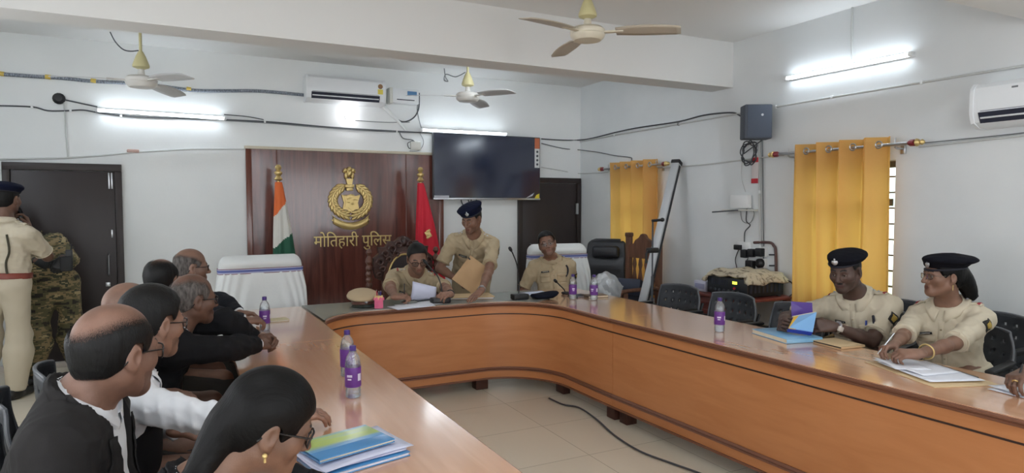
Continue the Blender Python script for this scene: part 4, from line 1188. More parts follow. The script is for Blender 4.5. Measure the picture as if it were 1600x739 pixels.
# left arm: book, papers and notebook before the woman
M_bookg = mat('book_cover_green', (166, 188, 72), .2, col2=(92, 152, 196), nscale=1.3, stretch=(.6, 6, 1), coat=.6, lo=.42, hi=.58)
M_blue = mat('book_cover_blue', (62, 132, 188), .25, coat=.5)
M_pages = mat('book_pages', (222, 214, 190), .8)
pb = atZ(545, 712, ZT2)
RB = R(14)
book('notebook', 'blue notebook at the bottom of the pile before the plaited woman', 'book', (pb.x + .01, pb.y - .03, ZT2), .30, .20, .014, RB, M_blue, M_paper)
paper_stack('loose_papers', 'white papers between the glossy book and the blue notebook', 'paper', [((pb.x + .015, pb.y - .005), .32, .22, RB + .06, ZT + .022, .012, 10, 0), ((pb.x - .0, pb.y - .005), .30, .22, RB - .03, ZT + .019, .0, 10, 0), ((pb.x + .005, pb.y), .30, .21, RB + .02, ZT + .0168, .0)], M_paper2)
t = book('glossy_book', 'glossy green and blue book on top of the papers before the plaited woman', 'book', (pb.x - .012, pb.y + .015, ZT + .034), .27, .19, .012, RB + .04, M_blue, M_pages)
mb = MB(); mb.box((-.133, -.03, .012), (.134, .094, .0126)); mb.build('cover_print', M_bookg, t)

# head of the table
p = atZ(567, 477, ZG)
t = thing('peaked_cap', 'khaki peaked police cap lying on the glass-topped head table', 'cap', p, R(-100))
M_kh = mat('khaki_cap', (188, 166, 134), .8, bump=.15, bscale=200)
mb = MB(); mb.lathe([(.088, .010), (.09, .016), (.091, .040), (.112, .052), (.128, .068), (.130, .082), (.120, .098), (.095, .110), (.05, .117), (0, .119)], 40, sx=1.12, sy=.98)
for i, v in enumerate(mb.v): mb.v[i] = (v[0], v[1], v[2] * (1 - .22 * v[0] / .13) if v[2] > .06 else v[2])
mb.build('crown', M_kh, t)
mb = MB(); mb.lathe([(.0885, .016), (.0925, .018), (.0925, .040), (.0885, .042)], 40, sx=1.12, sy=.98); mb.build('band', mat('cap_band', (110, 70, 56), .5), t)
mb = MB(); mb.grid(lambda u, v: ((.1 + .055 * v) * math.cos((u - .5) * 2.1) * 1.05, (.1 + .02 * v) * math.sin((u - .5) * 2.1), .016 - .012 * v + .004 * math.cos((u - .5) * 3)), 20, 6); mb.build('peak', mat('cap_peak', (42, 52, 46), .3), t, solid=.004)
mb = MB(); mb.ball((.104, .02, .045), (.006, .016, .02)); mb.build('badge', M_steel, t)

p = atZ(592, 481, ZG)
t = thing('pen_holder', 'pink and cream pen holder beside the khaki peaked cap', 'pen holder', p, .2)
def hexr(r, n=6): return [(r * math.cos(2 * PI * i / n), r * math.sin(2 * PI * i / n)) for i in range(n)]
mb = MB(); mb.prism(hexr(.038), 0, .07); mb.build('pink_cup', mat('cup_pink', (228, 110, 146), .45), t)
mb = MB()
for i in range(6):
    a = 2 * PI * (i + .5) / 6; mb.lathe([(.018, 0), (.016, .018), (0, .03)], 8, T(.026 * math.cos(a), .026 * math.sin(a), .062))
mb.build('petal_edge', mat('cup_pink', (228, 110, 146), .45), t)
mb = MB(); mb.prism(hexr(.036), .07, .098); mb.build('cream_rim', mat('cup_cream', (226, 198, 136), .5), t)
for k, (dx, dy, m) in enumerate(((-.012, .004, mat('pen_red', (170, 40, 70), .4)), (.01, -.01, mat('pen_blue', (50, 52, 130), .4)), (.004, .012, mat('pen_navy', (38, 40, 80), .4)))):
    q = thing('pen', ['red pen standing in the pink pen holder', 'blue pen standing in the pink pen holder, right of the red one', 'dark navy pen standing at the back of the pink pen holder'][k], 'pen', p + Vector((dx, dy, .0985)))
    mb = MB(); mb.tube([(0, 0, 0), (dx * .3, dy * .3, .036 - .006 * k)], .005, 8); mb.build('barrel', m, q)
    mb = MB(); mb.tube([(dx * .3, dy * .3, .036 - .006 * k), (dx * .36, dy * .36, .044 - .006 * k)], .003, 8); mb.build('clip_end', M_steel, q)

p = atZ(640, 479, ZG)
paper_stack('loose_papers', 'white papers lying on the glass before the officer in glasses', 'paper', [((p.x, p.y), .30, .20, .15, ZG + .001, 0), ((p.x + .05, p.y + .02), .29, .20, -.05, ZG + .003, .004), ((p.x + .13, p.y + .05), .26, .19, .3, ZG + .005, .006)], M_paper)
p = atZ(640, 475, ZG)
t = thing('calculator', 'grey calculator on the white papers before the officer in glasses', 'calculator', (p.x, p.y, ZG + .012), .1)
mb = MB(); mb.box((-.055, -.04, 0), (.055, .04, .012), .005); mb.build('body', mat('calc_grey', (112, 112, 104), .45), t)
mb = MB(); mb.box((-.045, .008, .012), (.045, .03, .0135)); mb.build('display', M_slot, t)
p = atZ(660, 472, ZG)
t = thing('mobile_phone', 'black mobile phone lying by the papers on the head table', 'phone', (p.x, p.y, ZG + .016), .3)
mb = MB(); mb.box((-.075, -.036, 0), (.075, .036, .008), .004); mb.build('case', M_black, t)
mb = MB(); mb.box((-.07, -.033, .008), (.07, .033, .0086)); mb.build('screen', mat('phone_glass', (20, 22, 30), .08), t)


def mic(label, base, pts, head, sz=(.13, .085, .045)):
    t = thing('gooseneck_microphone', label, 'microphone', base, 0, 'gooseneck microphones')
    mb = MB(); mb.box((-sz[0] / 2, -sz[1] / 2, .004), (sz[0] / 2, sz[1] / 2, sz[2]), .01, 3); mb.build('base', M_black, t)
    mb = MB(); mb.box((-sz[0] / 2 + .01, -sz[1] / 2 + .01, 0), (sz[0] / 2 - .01, sz[1] / 2 - .01, .006)); mb.build('rubber_foot', M_grey, t)
    mb = MB(); P = smooth_path(pts, 6); mb.tube(P, .0055, 8, ); mb.build('gooseneck', M_black, t, world=True)
    d = (P[-1] - P[-3]).normalized()
    mb = MB(); mb.tube([P[-1] - d * .005, P[-1] + d * .012, P[-1] + d * .035, P[-1] + d * .045], [.008, .014, .014, .006], 12); mb.build('capsule', M_black, t, world=True)
    return t


p = atZ(688, 474, ZG)
q = lambda x, y, dy: atY(x, y, p.y + dy)
mic('black gooseneck microphone before the seated officer in glasses', p, [p + Vector((.01, .02, .04)), q(690, 450, .03), q(684, 432, .05), q(674, 420, .07), q(667, 412, .08)], None, (.155, .09, .05))
p = atZ(812, 468, ZG)
mic('tall black gooseneck microphone between the standing and the leaning officer', p, [p + Vector((.0, .02, .04)), q(811, 440, .02), q(808, 415, .0), q(802, 398, -.02), q(799, 392, -.03)], None, (.14, .09, .05))
p = atZ(884, 458, ZG) if False else atZ(884, 460, ZT2)
mic('small black gooseneck microphone before the chest of the leaning officer', p, [p + Vector((.0, .01, .02)), q(881, 452, .0), q(875, 446, -.01), q(870, 441, -.02)], None, (.07, .06, .025))

p = atZ(735, 465, ZG)
t = thing('file_folder', 'stack of brown paper folders under the hand of the standing officer', 'folder', (p.x, p.y, ZG), R(-16))
for k, (m, dz) in enumerate(((M_manila, .001), (M_paper, .006), (M_manila2, .013), (M_manila2, .018))):
    mb = MB(); a = .06 * (k - 1.5); mb.box((-.19, -.12, dz), (.19, .12, dz + (.004 if m != M_paper else .006)), .001, M=RZ(a)); mb.build(['lower_folder', 'paper_sheaf', 'middle_folder', 'upper_folder'][k], m, t)

M_navy = mat('beret_navy', (20, 23, 36), .95, spec=.15, bump=.1, bscale=300)
p = atZ(851, 465, ZG)
mb = MB(); mb.lathe([(.09, 0), (.115, .008), (.125, .02), (.115, .034), (.07, .04), (0, .038)], 32, RZ(.2), sx=1.15, sy=.8)
for i, v in enumerate(mb.v): mb.v[i] = (v[0], v[1], v[2] * (1 + .35 * math.sin(4 * v[0] * 8) * .3) + max(0, v[0] - .05) * .25)
mb.f.append(tuple(range(32))[::-1]); mb.m.append(0)
o = mb.build('folded_beret', M_navy); o.location = p; tag(o, 'dark navy beret lying flat on the head table by the tall microphone', 'beret')
p = atZ(835, 459, ZG)
paper_stack('loose_papers', 'white paper with blue edge on the table behind the flat navy beret', 'paper', [((p.x, p.y), .24, .17, -.1, ZG + .001, .006), ((p.x + .02, p.y + .01), .24, .17, .08, ZG + .004, .003)], mat('paper_bluish', (206, 214, 232), .6))
p = atZ(905, 463, ZT2); book('notebook', 'dark notebook between the two water bottles near the leaning officer', 'book', (p.x, p.y, ZT2), .17, .12, .012, .25, mat('notebook_dark', (52, 52, 62), .5), M_paper)
p = atZ(936, 466, ZT2); book('notebook', 'brown notebook under the elbow room of the right corner bottles', 'book', (p.x + .02, p.y + .09, ZT2), .20, .13, .02, -.1, mat('notebook_brown', (104, 88, 74), .5), M_pages)
bpy.data.objects['notebook.002']['label'] = 'brown notebook right behind the bottle next to the clear bag'
# small pad by the hand of the farthest lawyer
p = atZ(430, 501, ZT2); book('notepad', 'thin cream notepad behind the water bottle on the left arm', 'book', (p.x, p.y, ZT2), .17, .12, .010, .1, mat('pad_cream', (206, 196, 160), .7), M_paper)

# right arm: books before the man in the beret
pa = atZ(1228, 527, ZT2)
ROT = R(78)
book('ledger_book', 'large light blue ledger lying on the right table arm before the man in the beret', 'book', (pa.x, pa.y, ZT2), .34, .25, .028, ROT, mat('ledger_blue', (98, 160, 204), .35, col2=(150, 196, 224), nscale=3, coat=.3), M_pages)
p = atZ(1280, 534, ZT2)
t = book('brown_file', 'brown file with dark edge lying beside the light blue ledger', 'folder', (p.x + .03, p.y - .10, ZT2), .22, .18, .014, ROT + .1, M_manila2, mat('file_dark', (60, 52, 44), .7))
# woman's folder and papers
pw = atZ(1450, 583, ZT2)
t = thing('open_folder', 'open brown folder under the papers of the woman in the beret', 'folder', (pw.x, pw.y, ZT2), R(70))
mb = MB(); mb.box((-.24, -.165, 0), (.24, .165, .003), .001); mb.build('lower_cover', M_manila2, t)
mb = MB(); mb.box((-.13, -.155, .003), (.18, .10, .010), .002); mb.build('black_board', M_black, t)
paper_stack('loose_papers', 'white papers the woman in the beret is writing on', 'paper', [((pw.x, pw.y + .0), .38, .27, R(68), ZT + .0125, .0), ((pw.x + .01, pw.y + .07), .30, .23, R(80), ZT + .016, .010), ((pw.x - .02, pw.y + .12), .22, .17, R(60), ZT + .019, .012, 10, .5)], M_paper)
p = atZ(1438, 576, ZT2) + Vector((-.02, 0, .0045)); mb = MB(); mb.tube([(p.x - .02, p.y - .06, p.z + .012), (p.x + .0, p.y + .02, p.z + .012)], .005, 8); o = mb.build('red_pen', mat('pen_pink', (214, 50, 84), .4)); tag(o, 'pinkish red pen under the papers of the woman in the beret', 'pen')
p3 = atZ(1592, 616, ZT2)
paper_stack('loose_papers', 'white papers under the hand at the right picture edge', 'paper', [((p3.x + .06, p3.y - .05), .30, .21, R(75), ZT + .006, .004), ((p3.x + .05, p3.y - .05), .29, .21, R(85), ZT + .003, 0)], M_paper)
# ------------------------------------------------------------------ organic surfaces: distance fields meshed with surface nets
F32 = np.float32


class Cap:
    """round cone; flat=(n, ratio) squashes it along unit vector n"""
    def __init__(s, a, b, ra, rb=None, k=.02, tag='', flat=None, cut=None):
        s.a = np.array(a, float); s.b = np.array(b, float); s.ra = ra; s.rb = ra if rb is None else rb
        s.k = k; s.tag = tag; s.flat = flat; s.cut = cut

    def grow(s, t, **kw):
        c = Cap(s.a, s.b, s.ra + t, s.rb + t, s.k, s.tag, s.flat, s.cut)
        for q in kw: setattr(c, q, kw[q])
        return c

    def bbox(s):
        r = max(s.ra, s.rb); return np.minimum(s.a, s.b) - r, np.maximum(s.a, s.b) + r

    def ev(s, x, y, z):
        p = [x - s.a[0], y - s.a[1], z - s.a[2]]; ba = s.b - s.a
        if s.flat:
            n, q = s.flat; n = np.array(n, float); g = 1 / q - 1
            h = (p[0] * n[0] + p[1] * n[1] + p[2] * n[2]) * g
            p = [p[0] + h * n[0], p[1] + h * n[1], p[2] + h * n[2]]
            ba = ba + n * (ba @ n) * g
        l2 = max(ba @ ba, 1e-9)
        h = np.clip((p[0] * ba[0] + p[1] * ba[1] + p[2] * ba[2]) / l2, 0, 1)
        d = np.sqrt((p[0] - ba[0] * h) ** 2 + (p[1] - ba[1] * h) ** 2 + (p[2] - ba[2] * h) ** 2) - (s.ra + (s.rb - s.ra) * h)
        if s.cut is not None:
            o, n = s.cut
            d = np.maximum(d, (x - o[0]) * n[0] + (y - o[1]) * n[1] + (z - o[2]) * n[2])
        return d


class Ell:
    def __init__(s, c, r, M=None, k=.02, tag='', sub=False):
        s.c = np.array(c, float); s.r = np.array(r, float) if hasattr(r, '__len__') else np.array([r] * 3, float)
        s.M = np.eye(3) if M is None else np.array(M, float); s.k = k; s.tag = tag; s.sub = sub; s.cut = None

    def grow(s, t, **kw):
        c = Ell(s.c, s.r + t, s.M, s.k, s.tag, s.sub)
        for q in kw: setattr(c, q, kw[q])
        return c

    def bbox(s):
        e = np.sqrt(((s.M.T * s.r) ** 2).sum(1)); return s.c - e, s.c + e

    def ev(s, x, y, z):
        p = [x - s.c[0], y - s.c[1], z - s.c[2]]; k0 = 0; k1 = 0
        for i in range(3):
            q = p[0] * s.M[i, 0] + p[1] * s.M[i, 1] + p[2] * s.M[i, 2]
            e = q / s.r[i]; k0 = k0 + e * e; e = e / s.r[i]; k1 = k1 + e * e
        k0 = np.sqrt(k0); return k0 * (k0 - 1) / np.sqrt(k1 + 1e-9)


def axis_pts(lo, hi, h, fine):
    """sample positions from lo to hi with step h, finer inside the (a, b, step) intervals"""
    xs = [lo]
    while xs[-1] < hi:
        x = xs[-1]; st = h
        for a, b, f in fine:
            if a - f <= x < b: st = min(st, f)
            elif x < a < x + st: st = max(min(st, a - x), f)
        xs.append(x + st)
    return np.array(xs)


class Field:
    def __init__(s, prims, h=.012, fine=(), pad=.02):
        """fine: list of (centre, half size, step) boxes"""
        bb = [p.bbox() for p in prims if not getattr(p, 'sub', False)]
        lo = np.min([b[0] for b in bb], 0) - pad; hi = np.max([b[1] for b in bb], 0) + pad
        s.ax = [axis_pts(lo[i], hi[i], h, [(c[i] - hs[i], c[i] + hs[i], st) for c, hs, st in fine]) for i in range(3)]
        s.d = np.full([len(a) for a in s.ax], .3, F32)
        for p in prims: s.add(p)

    def sl(s, lo, hi):
        return tuple(slice(max(0, np.searchsorted(s.ax[i], lo[i]) - 1), np.searchsorted(s.ax[i], hi[i]) + 1) for i in range(3))

    def xyz(s, q):
        return (s.ax[0][q[0]].astype(F32)[:, None, None], s.ax[1][q[1]].astype(F32)[None, :, None], s.ax[2][q[2]].astype(F32)[None, None, :])

    def add(s, p):
        lo, hi = p.bbox(); m = p.k + .035; q = s.sl(lo - m, hi + m)
        e = p.ev(*s.xyz(q)); c = s.d[q]; k = max(p.k, 1e-4)
        if getattr(p, 'sub', False):
            e = -e; h = np.maximum(k - np.abs(c - e), 0) / k; s.d[q] = np.maximum(c, e) + h * h * k * .25
        else:
            h = np.maximum(k - np.abs(c - e), 0) / k; s.d[q] = np.minimum(c, e) - h * h * k * .25
        return s

    def full(s): return s.xyz((slice(None),) * 3)

    def clip(s, g):
        """keep only where g(x,y,z) < 0"""
        s.d = np.maximum(s.d, g(*s.full())).astype(F32); return s

    def fold(s, fn, band=.03):
        i = np.nonzero(np.abs(s.d) < band)
        s.d[i] += fn(s.ax[0][i[0]], s.ax[1][i[1]], s.ax[2][i[2]]).astype(F32); return s

    def sample(s, P):
        P = np.asarray(P, float); idx = []
        for i in range(3):
            t = np.clip(np.interp(P[:, i], s.ax[i], np.arange(len(s.ax[i]))), 0, len(s.ax[i]) - 1.001); idx.append(t)
        out = 0; f0 = [t.astype(int) for t in idx]; fr = [t - f for t, f in zip(idx, f0)]
        for a in (0, 1):
            for b in (0, 1):
                for c in (0, 1):
                    w = (fr[0] if a else 1 - fr[0]) * (fr[1] if b else 1 - fr[1]) * (fr[2] if c else 1 - fr[2])
                    out = out + w * s.d[f0[0] + a, f0[1] + b, f0[2] + c]
        lo = np.array([a[0] for a in s.ax]); hi = np.array([a[-1] for a in s.ax])
        return np.where(((P < lo) | (P > hi)).any(1), .2, out)

    def hit(s, O, D, tmax=.6, off=.002):
        """march rays from O along D, returning points just outside the surface"""
        O = np.asarray(O, float); D = np.asarray(D, float); t = np.zeros(len(O)); best = np.full(len(O), 9.); bt = t.copy(); done = np.zeros(len(O), bool)
        for _ in range(int(tmax / .004)):
            d = s.sample(O + D * t[:, None]); b = (d < best) & ~done; best[b] = d[b]; bt[b] = t[b]
            done |= d <= off
            t = np.where(done, t, t + .004)
        return O + D * bt[:, None]

    def mesh(s, smooth=1):
        d = s.d; neg = d < 0
        c = np.zeros([n - 1 for n in d.shape], np.uint8)
        cs = [(a, b, e) for a in (0, 1) for b in (0, 1) for e in (0, 1)]
        S = lambda A, o: A[o[0]:A.shape[0] - 1 + o[0], o[1]:A.shape[1] - 1 + o[1], o[2]:A.shape[2] - 1 + o[2]]
        for o in cs: c += S(neg, o)
        act = (c > 0) & (c < 8); I = np.nonzero(act); n = len(I[0])
        idx = np.full(act.shape, -1, np.int32); idx[I] = np.arange(n)
        val = {o: d[I[0] + o[0], I[1] + o[1], I[2] + o[2]].astype(float) for o in cs}
        pos = np.zeros((n, 3)); cnt = np.zeros(n)
        for o in cs:
            for axn in range(3):
                if o[axn]: continue
                o2 = list(o); o2[axn] = 1; o2 = tuple(o2); v0, v1 = val[o], val[o2]; m = (v0 < 0) != (v1 < 0)
                t = v0[m] / (v0[m] - v1[m]); q = np.tile(np.array(o, float), (m.sum(), 1)); q[:, axn] += t
                pos[m] += q; cnt[m] += 1
        pos /= cnt[:, None]
        V = np.stack([np.interp(I[i] + pos[:, i], np.arange(len(s.ax[i])), s.ax[i]) for i in range(3)], 1)
        Fs = []
        for axn in range(3):
            a, b = [(1, 2), (2, 0), (0, 1)][axn]
            s0 = [slice(None)] * 3; s1 = [slice(None)] * 3; s0[axn] = slice(0, -1); s1[axn] = slice(1, None)
            n0 = neg[tuple(s0)]; n1 = neg[tuple(s1)]; E = np.nonzero(n0 != n1); E = np.array(E)
            ok = (E[a] > 0) & (E[b] > 0) & (E[a] < d.shape[a] - 1) & (E[b] < d.shape[b] - 1); E = E[:, ok]
            ins = n0[tuple(E)]
            def cell(da, db):
                q = E.copy(); q[a] -= da; q[b] -= db; return idx[tuple(q)]
            Q = np.stack([cell(1, 1), cell(0, 1), cell(0, 0), cell(1, 0)], 1)
            Q[~ins] = Q[~ins][:, ::-1]; Fs.append(Q)
        Fc = np.concatenate(Fs)
        Fc = Fc[(Fc >= 0).all(1)]
        for _ in range(smooth):
            acc = np.zeros_like(V); w = np.zeros(len(V))
            for i, j in ((0, 1), (1, 2), (2, 3), (3, 0)):
                np.add.at(acc, Fc[:, i], V[Fc[:, j]]); np.add.at(acc, Fc[:, j], V[Fc[:, i]]); np.add.at(w, Fc[:, i], 1); np.add.at(w, Fc[:, j], 1)
            V = V * .5 + acc / np.maximum(w, 1)[:, None] * .5
        return V, Fc


def np_object(name, V, Fc, mats, parent=None, off=None, mi=None, smooth=True):
    me = bpy.data.meshes.new(name); V = V - np.array(off) if off is not None else V
    me.vertices.add(len(V)); me.vertices.foreach_set('co', V.astype(F32).ravel())
    n = len(Fc); me.loops.add(n * 4); me.loops.foreach_set('vertex_index', Fc.astype(np.int32).ravel())
    me.polygons.add(n); me.polygons.foreach_set('loop_start', np.arange(0, n * 4, 4, dtype=np.int32)); me.polygons.foreach_set('loop_total', np.full(n, 4, np.int32))
    mats = mats if isinstance(mats, (list, tuple)) else [mats]
    for m in mats: me.materials.append(m)
    if mi is not None: me.polygons.foreach_set('material_index', mi.astype(np.int32))
    if smooth: me.polygons.foreach_set('use_smooth', np.ones(n, bool))
    me.update(calc_edges=True); me.validate()
    o = bpy.data.objects.new(name, me); COL.objects.link(o)
    if parent is not None: o.parent = parent
    return o


def folds(seed, amp, scale=1.0, n=6, zk=1.0):
    """soft cloth ridges"""
    rs = np.random.RandomState(seed); K = rs.normal(0, 1, (n, 3)); K /= np.linalg.norm(K, axis=1)[:, None]
    K *= rs.uniform(26, 75, (n, 1)) * scale; K[:, 2] *= zk
    W = rs.normal(0, 12, (n, 3)); ph = rs.uniform(0, 6.28, (n, 2)); A = rs.uniform(.4, 1, n); A /= A.sum()
    def f(x, y, z):
        o = 0
        for i in range(n):
            w = np.sin(W[i, 0] * x + W[i, 1] * y + W[i, 2] * z + ph[i, 1])
            o = o + A[i] * (np.sqrt(np.abs(np.sin(K[i, 0] * x + K[i, 1] * y + K[i, 2] * z + ph[i, 0] + 1.3 * w))) - .68)
        return o * amp * 2
    return f


# ------------------------------------------------------------------ people
def V3(*a): return np.array(a, float)
def nrm(v): v = np.array(v, float); return v / np.linalg.norm(v)
def np3(v): return np.array(v[:], float) if not isinstance(v, np.ndarray) else v


def hair_mat(name, *a, **k):
    m = mat(name, *a, **k); nt = m.node_tree; N = nt.nodes; L = nt.links; b = N['Principled BSDF']
    at = N.new('ShaderNodeAttribute'); at.attribute_name = 'dens'
    tc = N.new('ShaderNodeTexCoord'); mp = N.new('ShaderNodeMapping'); mp.inputs['Scale'].default_value = (1, 1, .3); L.new(tc.outputs['Object'], mp.inputs['Vector'])
    n = N.new('ShaderNodeTexNoise'); n.inputs['Scale'].default_value = 420; n.inputs['Detail'].default_value = 2; L.new(mp.outputs['Vector'], n.inputs['Vector'])
    md = N.new('ShaderNodeMath'); md.operation = 'MULTIPLY_ADD'; md.inputs[1].default_value = .9; md.inputs[2].default_value = -.45; L.new(n.outputs['Fac'], md.inputs[0])
    ad = N.new('ShaderNodeMath'); ad.operation = 'ADD'; L.new(at.outputs['Fac'], ad.inputs[0]); L.new(md.outputs[0], ad.inputs[1])
    mr = N.new('ShaderNodeMapRange'); mr.interpolation_type = 'SMOOTHSTEP'; mr.inputs['From Min'].default_value = .22; mr.inputs['From Max'].default_value = .85; L.new(ad.outputs[0], mr.inputs['Value'])
    t = N.new('ShaderNodeBsdfTransparent'); mx = N.new('ShaderNodeMixShader'); L.new(mr.outputs[0], mx.inputs['Fac']); L.new(t.outputs[0], mx.inputs[1]); L.new(b.outputs[0], mx.inputs[2])
    L.new(mx.outputs[0], N['Material Output'].inputs['Surface'])
    return m


M_eye = mat('eye_white', (176, 166, 156), .3); M_iris = mat('eye_iris', (34, 22, 18), .15)
M_hairb = hair_mat('hair_black', (13, 12, 12), .5, bump=.22, bscale=220, stretch=(1, 1, .25), spec=.28)
M_hairg = hair_mat('hair_dark_grey', (38, 36, 36), .6, col2=(84, 82, 82), nscale=90, spec=.3, bump=.3, bscale=180, stretch=(1, 1, .25), lo=.5, hi=.75)
M_hairgg = hair_mat('hair_grey', (58, 53, 51), .65, col2=(104, 98, 94), nscale=90, spec=.3, bump=.3, bscale=180, stretch=(1, 1, .3))
M_spec = mat('spectacle_frame', (26, 26, 28), .25)
M_specm = mat('spectacle_metal', (110, 100, 92), .25, metal=.8)
M_lens = clear_mat('spectacle_lens', (236, 240, 242), .93, .03)
M_khaki = mat('khaki_shirt', (176, 159, 130), .85, bump=.12, bscale=500, spec=.3)
M_khaki2 = mat('khaki_shirt_pale', (201, 190, 168), .85, bump=.12, bscale=500, spec=.3)
M_khaki_d = mat('khaki_seam', (152, 136, 108), .85)
M_khaki2_d = mat('khaki_seam_pale', (182, 167, 138), .85)
M_suit = mat('suit_black', (20, 20, 23), .85, bump=.15, bscale=600, spec=.25)
M_suitb = mat('suit_brownblack', (36, 34, 34), .85, bump=.15, bscale=600, spec=.25)
M_suitn = mat('suit_charcoal', (32, 34, 40), .85, bump=.15, bscale=600, spec=.25)
M_shirtw = mat('shirt_white', (222, 224, 228), .8, bump=.04, bscale=700)
M_trou = mat('trousers_dark', (58, 56, 54), .85)
M_shoe = mat('shoe_black', (22, 21, 21), .35)
M_beret = mat('beret_felt', (20, 24, 44), .95, spec=.15, bump=.12, bscale=400)
M_beretb = mat('beret_felt_black', (18, 18, 25), .95, spec=.15, bump=.12, bscale=400)
M_silver = mat('badge_silver', (200, 202, 206), .3, metal=.9)
M_navyc = mat('lanyard_navy', (26, 26, 38), .7)
M_redb = mat('epaulette_red', (150, 40, 48), .7)
M_patch = mat('patch_black', (34, 32, 30), .8)
M_patchy = mat('patch_gold', (178, 150, 70), .7)
M_plate = mat('name_plate', (24, 24, 26), .3)
M_platet = mat('name_plate_text', (188, 186, 180), .5)


def camo_mat():
    m = bpy.data.materials.new('camouflage'); m.use_nodes = True; nt = m.node_tree; N = nt.nodes; L = nt.links; b = N['Principled BSDF']
    tc = N.new('ShaderNodeTexCoord'); mp = N.new('ShaderNodeMapping'); mp.inputs['Scale'].default_value = (8, 8, 20); L.new(tc.outputs['Object'], mp.inputs['Vector'])
    sn = N.new('ShaderNodeVectorMath'); sn.operation = 'SNAP'; sn.inputs[1].default_value = (.16, .16, .16); L.new(mp.outputs['Vector'], sn.inputs[0])
    n = N.new('ShaderNodeTexNoise'); n.inputs['Scale'].default_value = .8; n.inputs['Detail'].default_value = 3; L.new(sn.outputs['Vector'], n.inputs['Vector'])
    r = N.new('ShaderNodeValToRGB'); r.color_ramp.interpolation = 'CONSTANT'; e = r.color_ramp.elements
    e[0].position = 0; e[0].color = (*lin((48, 44, 38)), 1); e[1].position = .40; e[1].color = (*lin((92, 88, 62)), 1)
    for p, c in ((.49, (140, 122, 88)), (.56, (66, 68, 52)), (.62, (168, 150, 112))):
        q = e.new(p); q.color = (*lin(c), 1)
    L.new(n.outputs['Fac'], r.inputs['Fac']); L.new(r.outputs['Color'], b.inputs['Base Color']); b.inputs['Roughness'].default_value = .9
    return m


M_camo = camo_mat()
_skins = {}


def skin(c):
    if c not in _skins:
        q = tuple(int(v * .80) for v in c); l = (int(c[0] * .86), int(c[1] * .72), int(c[2] * .72)); b = tuple(int(v * .22 + 6) for v in c)
        i = len(_skins)
        _skins[c] = [mat('skin_%d' % i, c, .5, col2=q, nscale=14, bump=.08, bscale=260, lo=.45, hi=.85), mat('lip_%d' % i, l, .45), mat('brow_%d' % i, b, .7), mat('stubble_%d' % i, tuple(int(v * .84) for v in c), .6)]
    return _skins[c]


FING = {'relaxed': (18, 26, 18), 'flat': (2, 6, 4), 'grip': (52, 62, 40), 'half': (34, 44, 28), 'pen': (38, 52, 30), 'clasp': (40, 60, 20)}


def hand_prims(w, d, n, side, pose, s=1.0):
    w = np3(w); d = nrm(d); n = np3(n); n = nrm(n - d * (n @ d)); th = np.cross(d, n) if side == 'R' else np.cross(n, d)
    P = []; tg = 'hand' + side
    curls = FING[pose] if isinstance(pose, str) else pose
    lens = [(.040, .024, .020), (.044, .027, .021), (.041, .026, .020), (.032, .019, .018)]
    lat = [.030, .010, -.010, -.029]; bl = [.086, .090, .086, .078]
    P.append(Cap(w - d * .01, w + d * .04 * s, .026 * s, .03 * s, .015, tg, (n, .62)))
    for i in range(4):
        k = w + d * bl[i] * s + th * lat[i] * s
        P.append(Cap(w + d * .015 * s + th * lat[i] * .55 * s, k, .017 * s, .0125 * s, .014, tg))
        ang = 0; p = k; spread = th * (lat[i] * .9)
        for j in range(3):
            ang += R(curls[j] * (1 + .08 * (i - 1)))
            dd = nrm(nrm(d + spread * (1 if j == 0 else .6)) * math.cos(ang) + n * math.sin(ang))
            q = p + dd * lens[i][j] * s
            P.append(Cap(p, q, (.0095, .0085, .0078)[j] * s, (.0088, .008, .0066)[j] * s, .004, tg)); p = q
    p = w + d * .022 * s + th * .022 * s + n * .006 * s
    c = R(curls[0])
    d1 = nrm(d * .62 + th * .70 + n * (.25 + .25 * c)); q = p + d1 * .042 * s; P.append(Cap(p, q, .016 * s, .0115 * s, .012, tg))
    d2 = nrm(d * .82 + th * (.42 - .5 * c) + n * (.2 + .5 * c)); r = q + d2 * .032 * s; P.append(Cap(q, r, .0112 * s, .0095 * s, .005, tg))
    d3 = nrm(d * .88 + th * (.15 - .6 * c) + n * (.15 + .6 * c)); P.append(Cap(r, r + d3 * .026 * s, .0095 * s, .0072 * s, .004, tg))
    return P


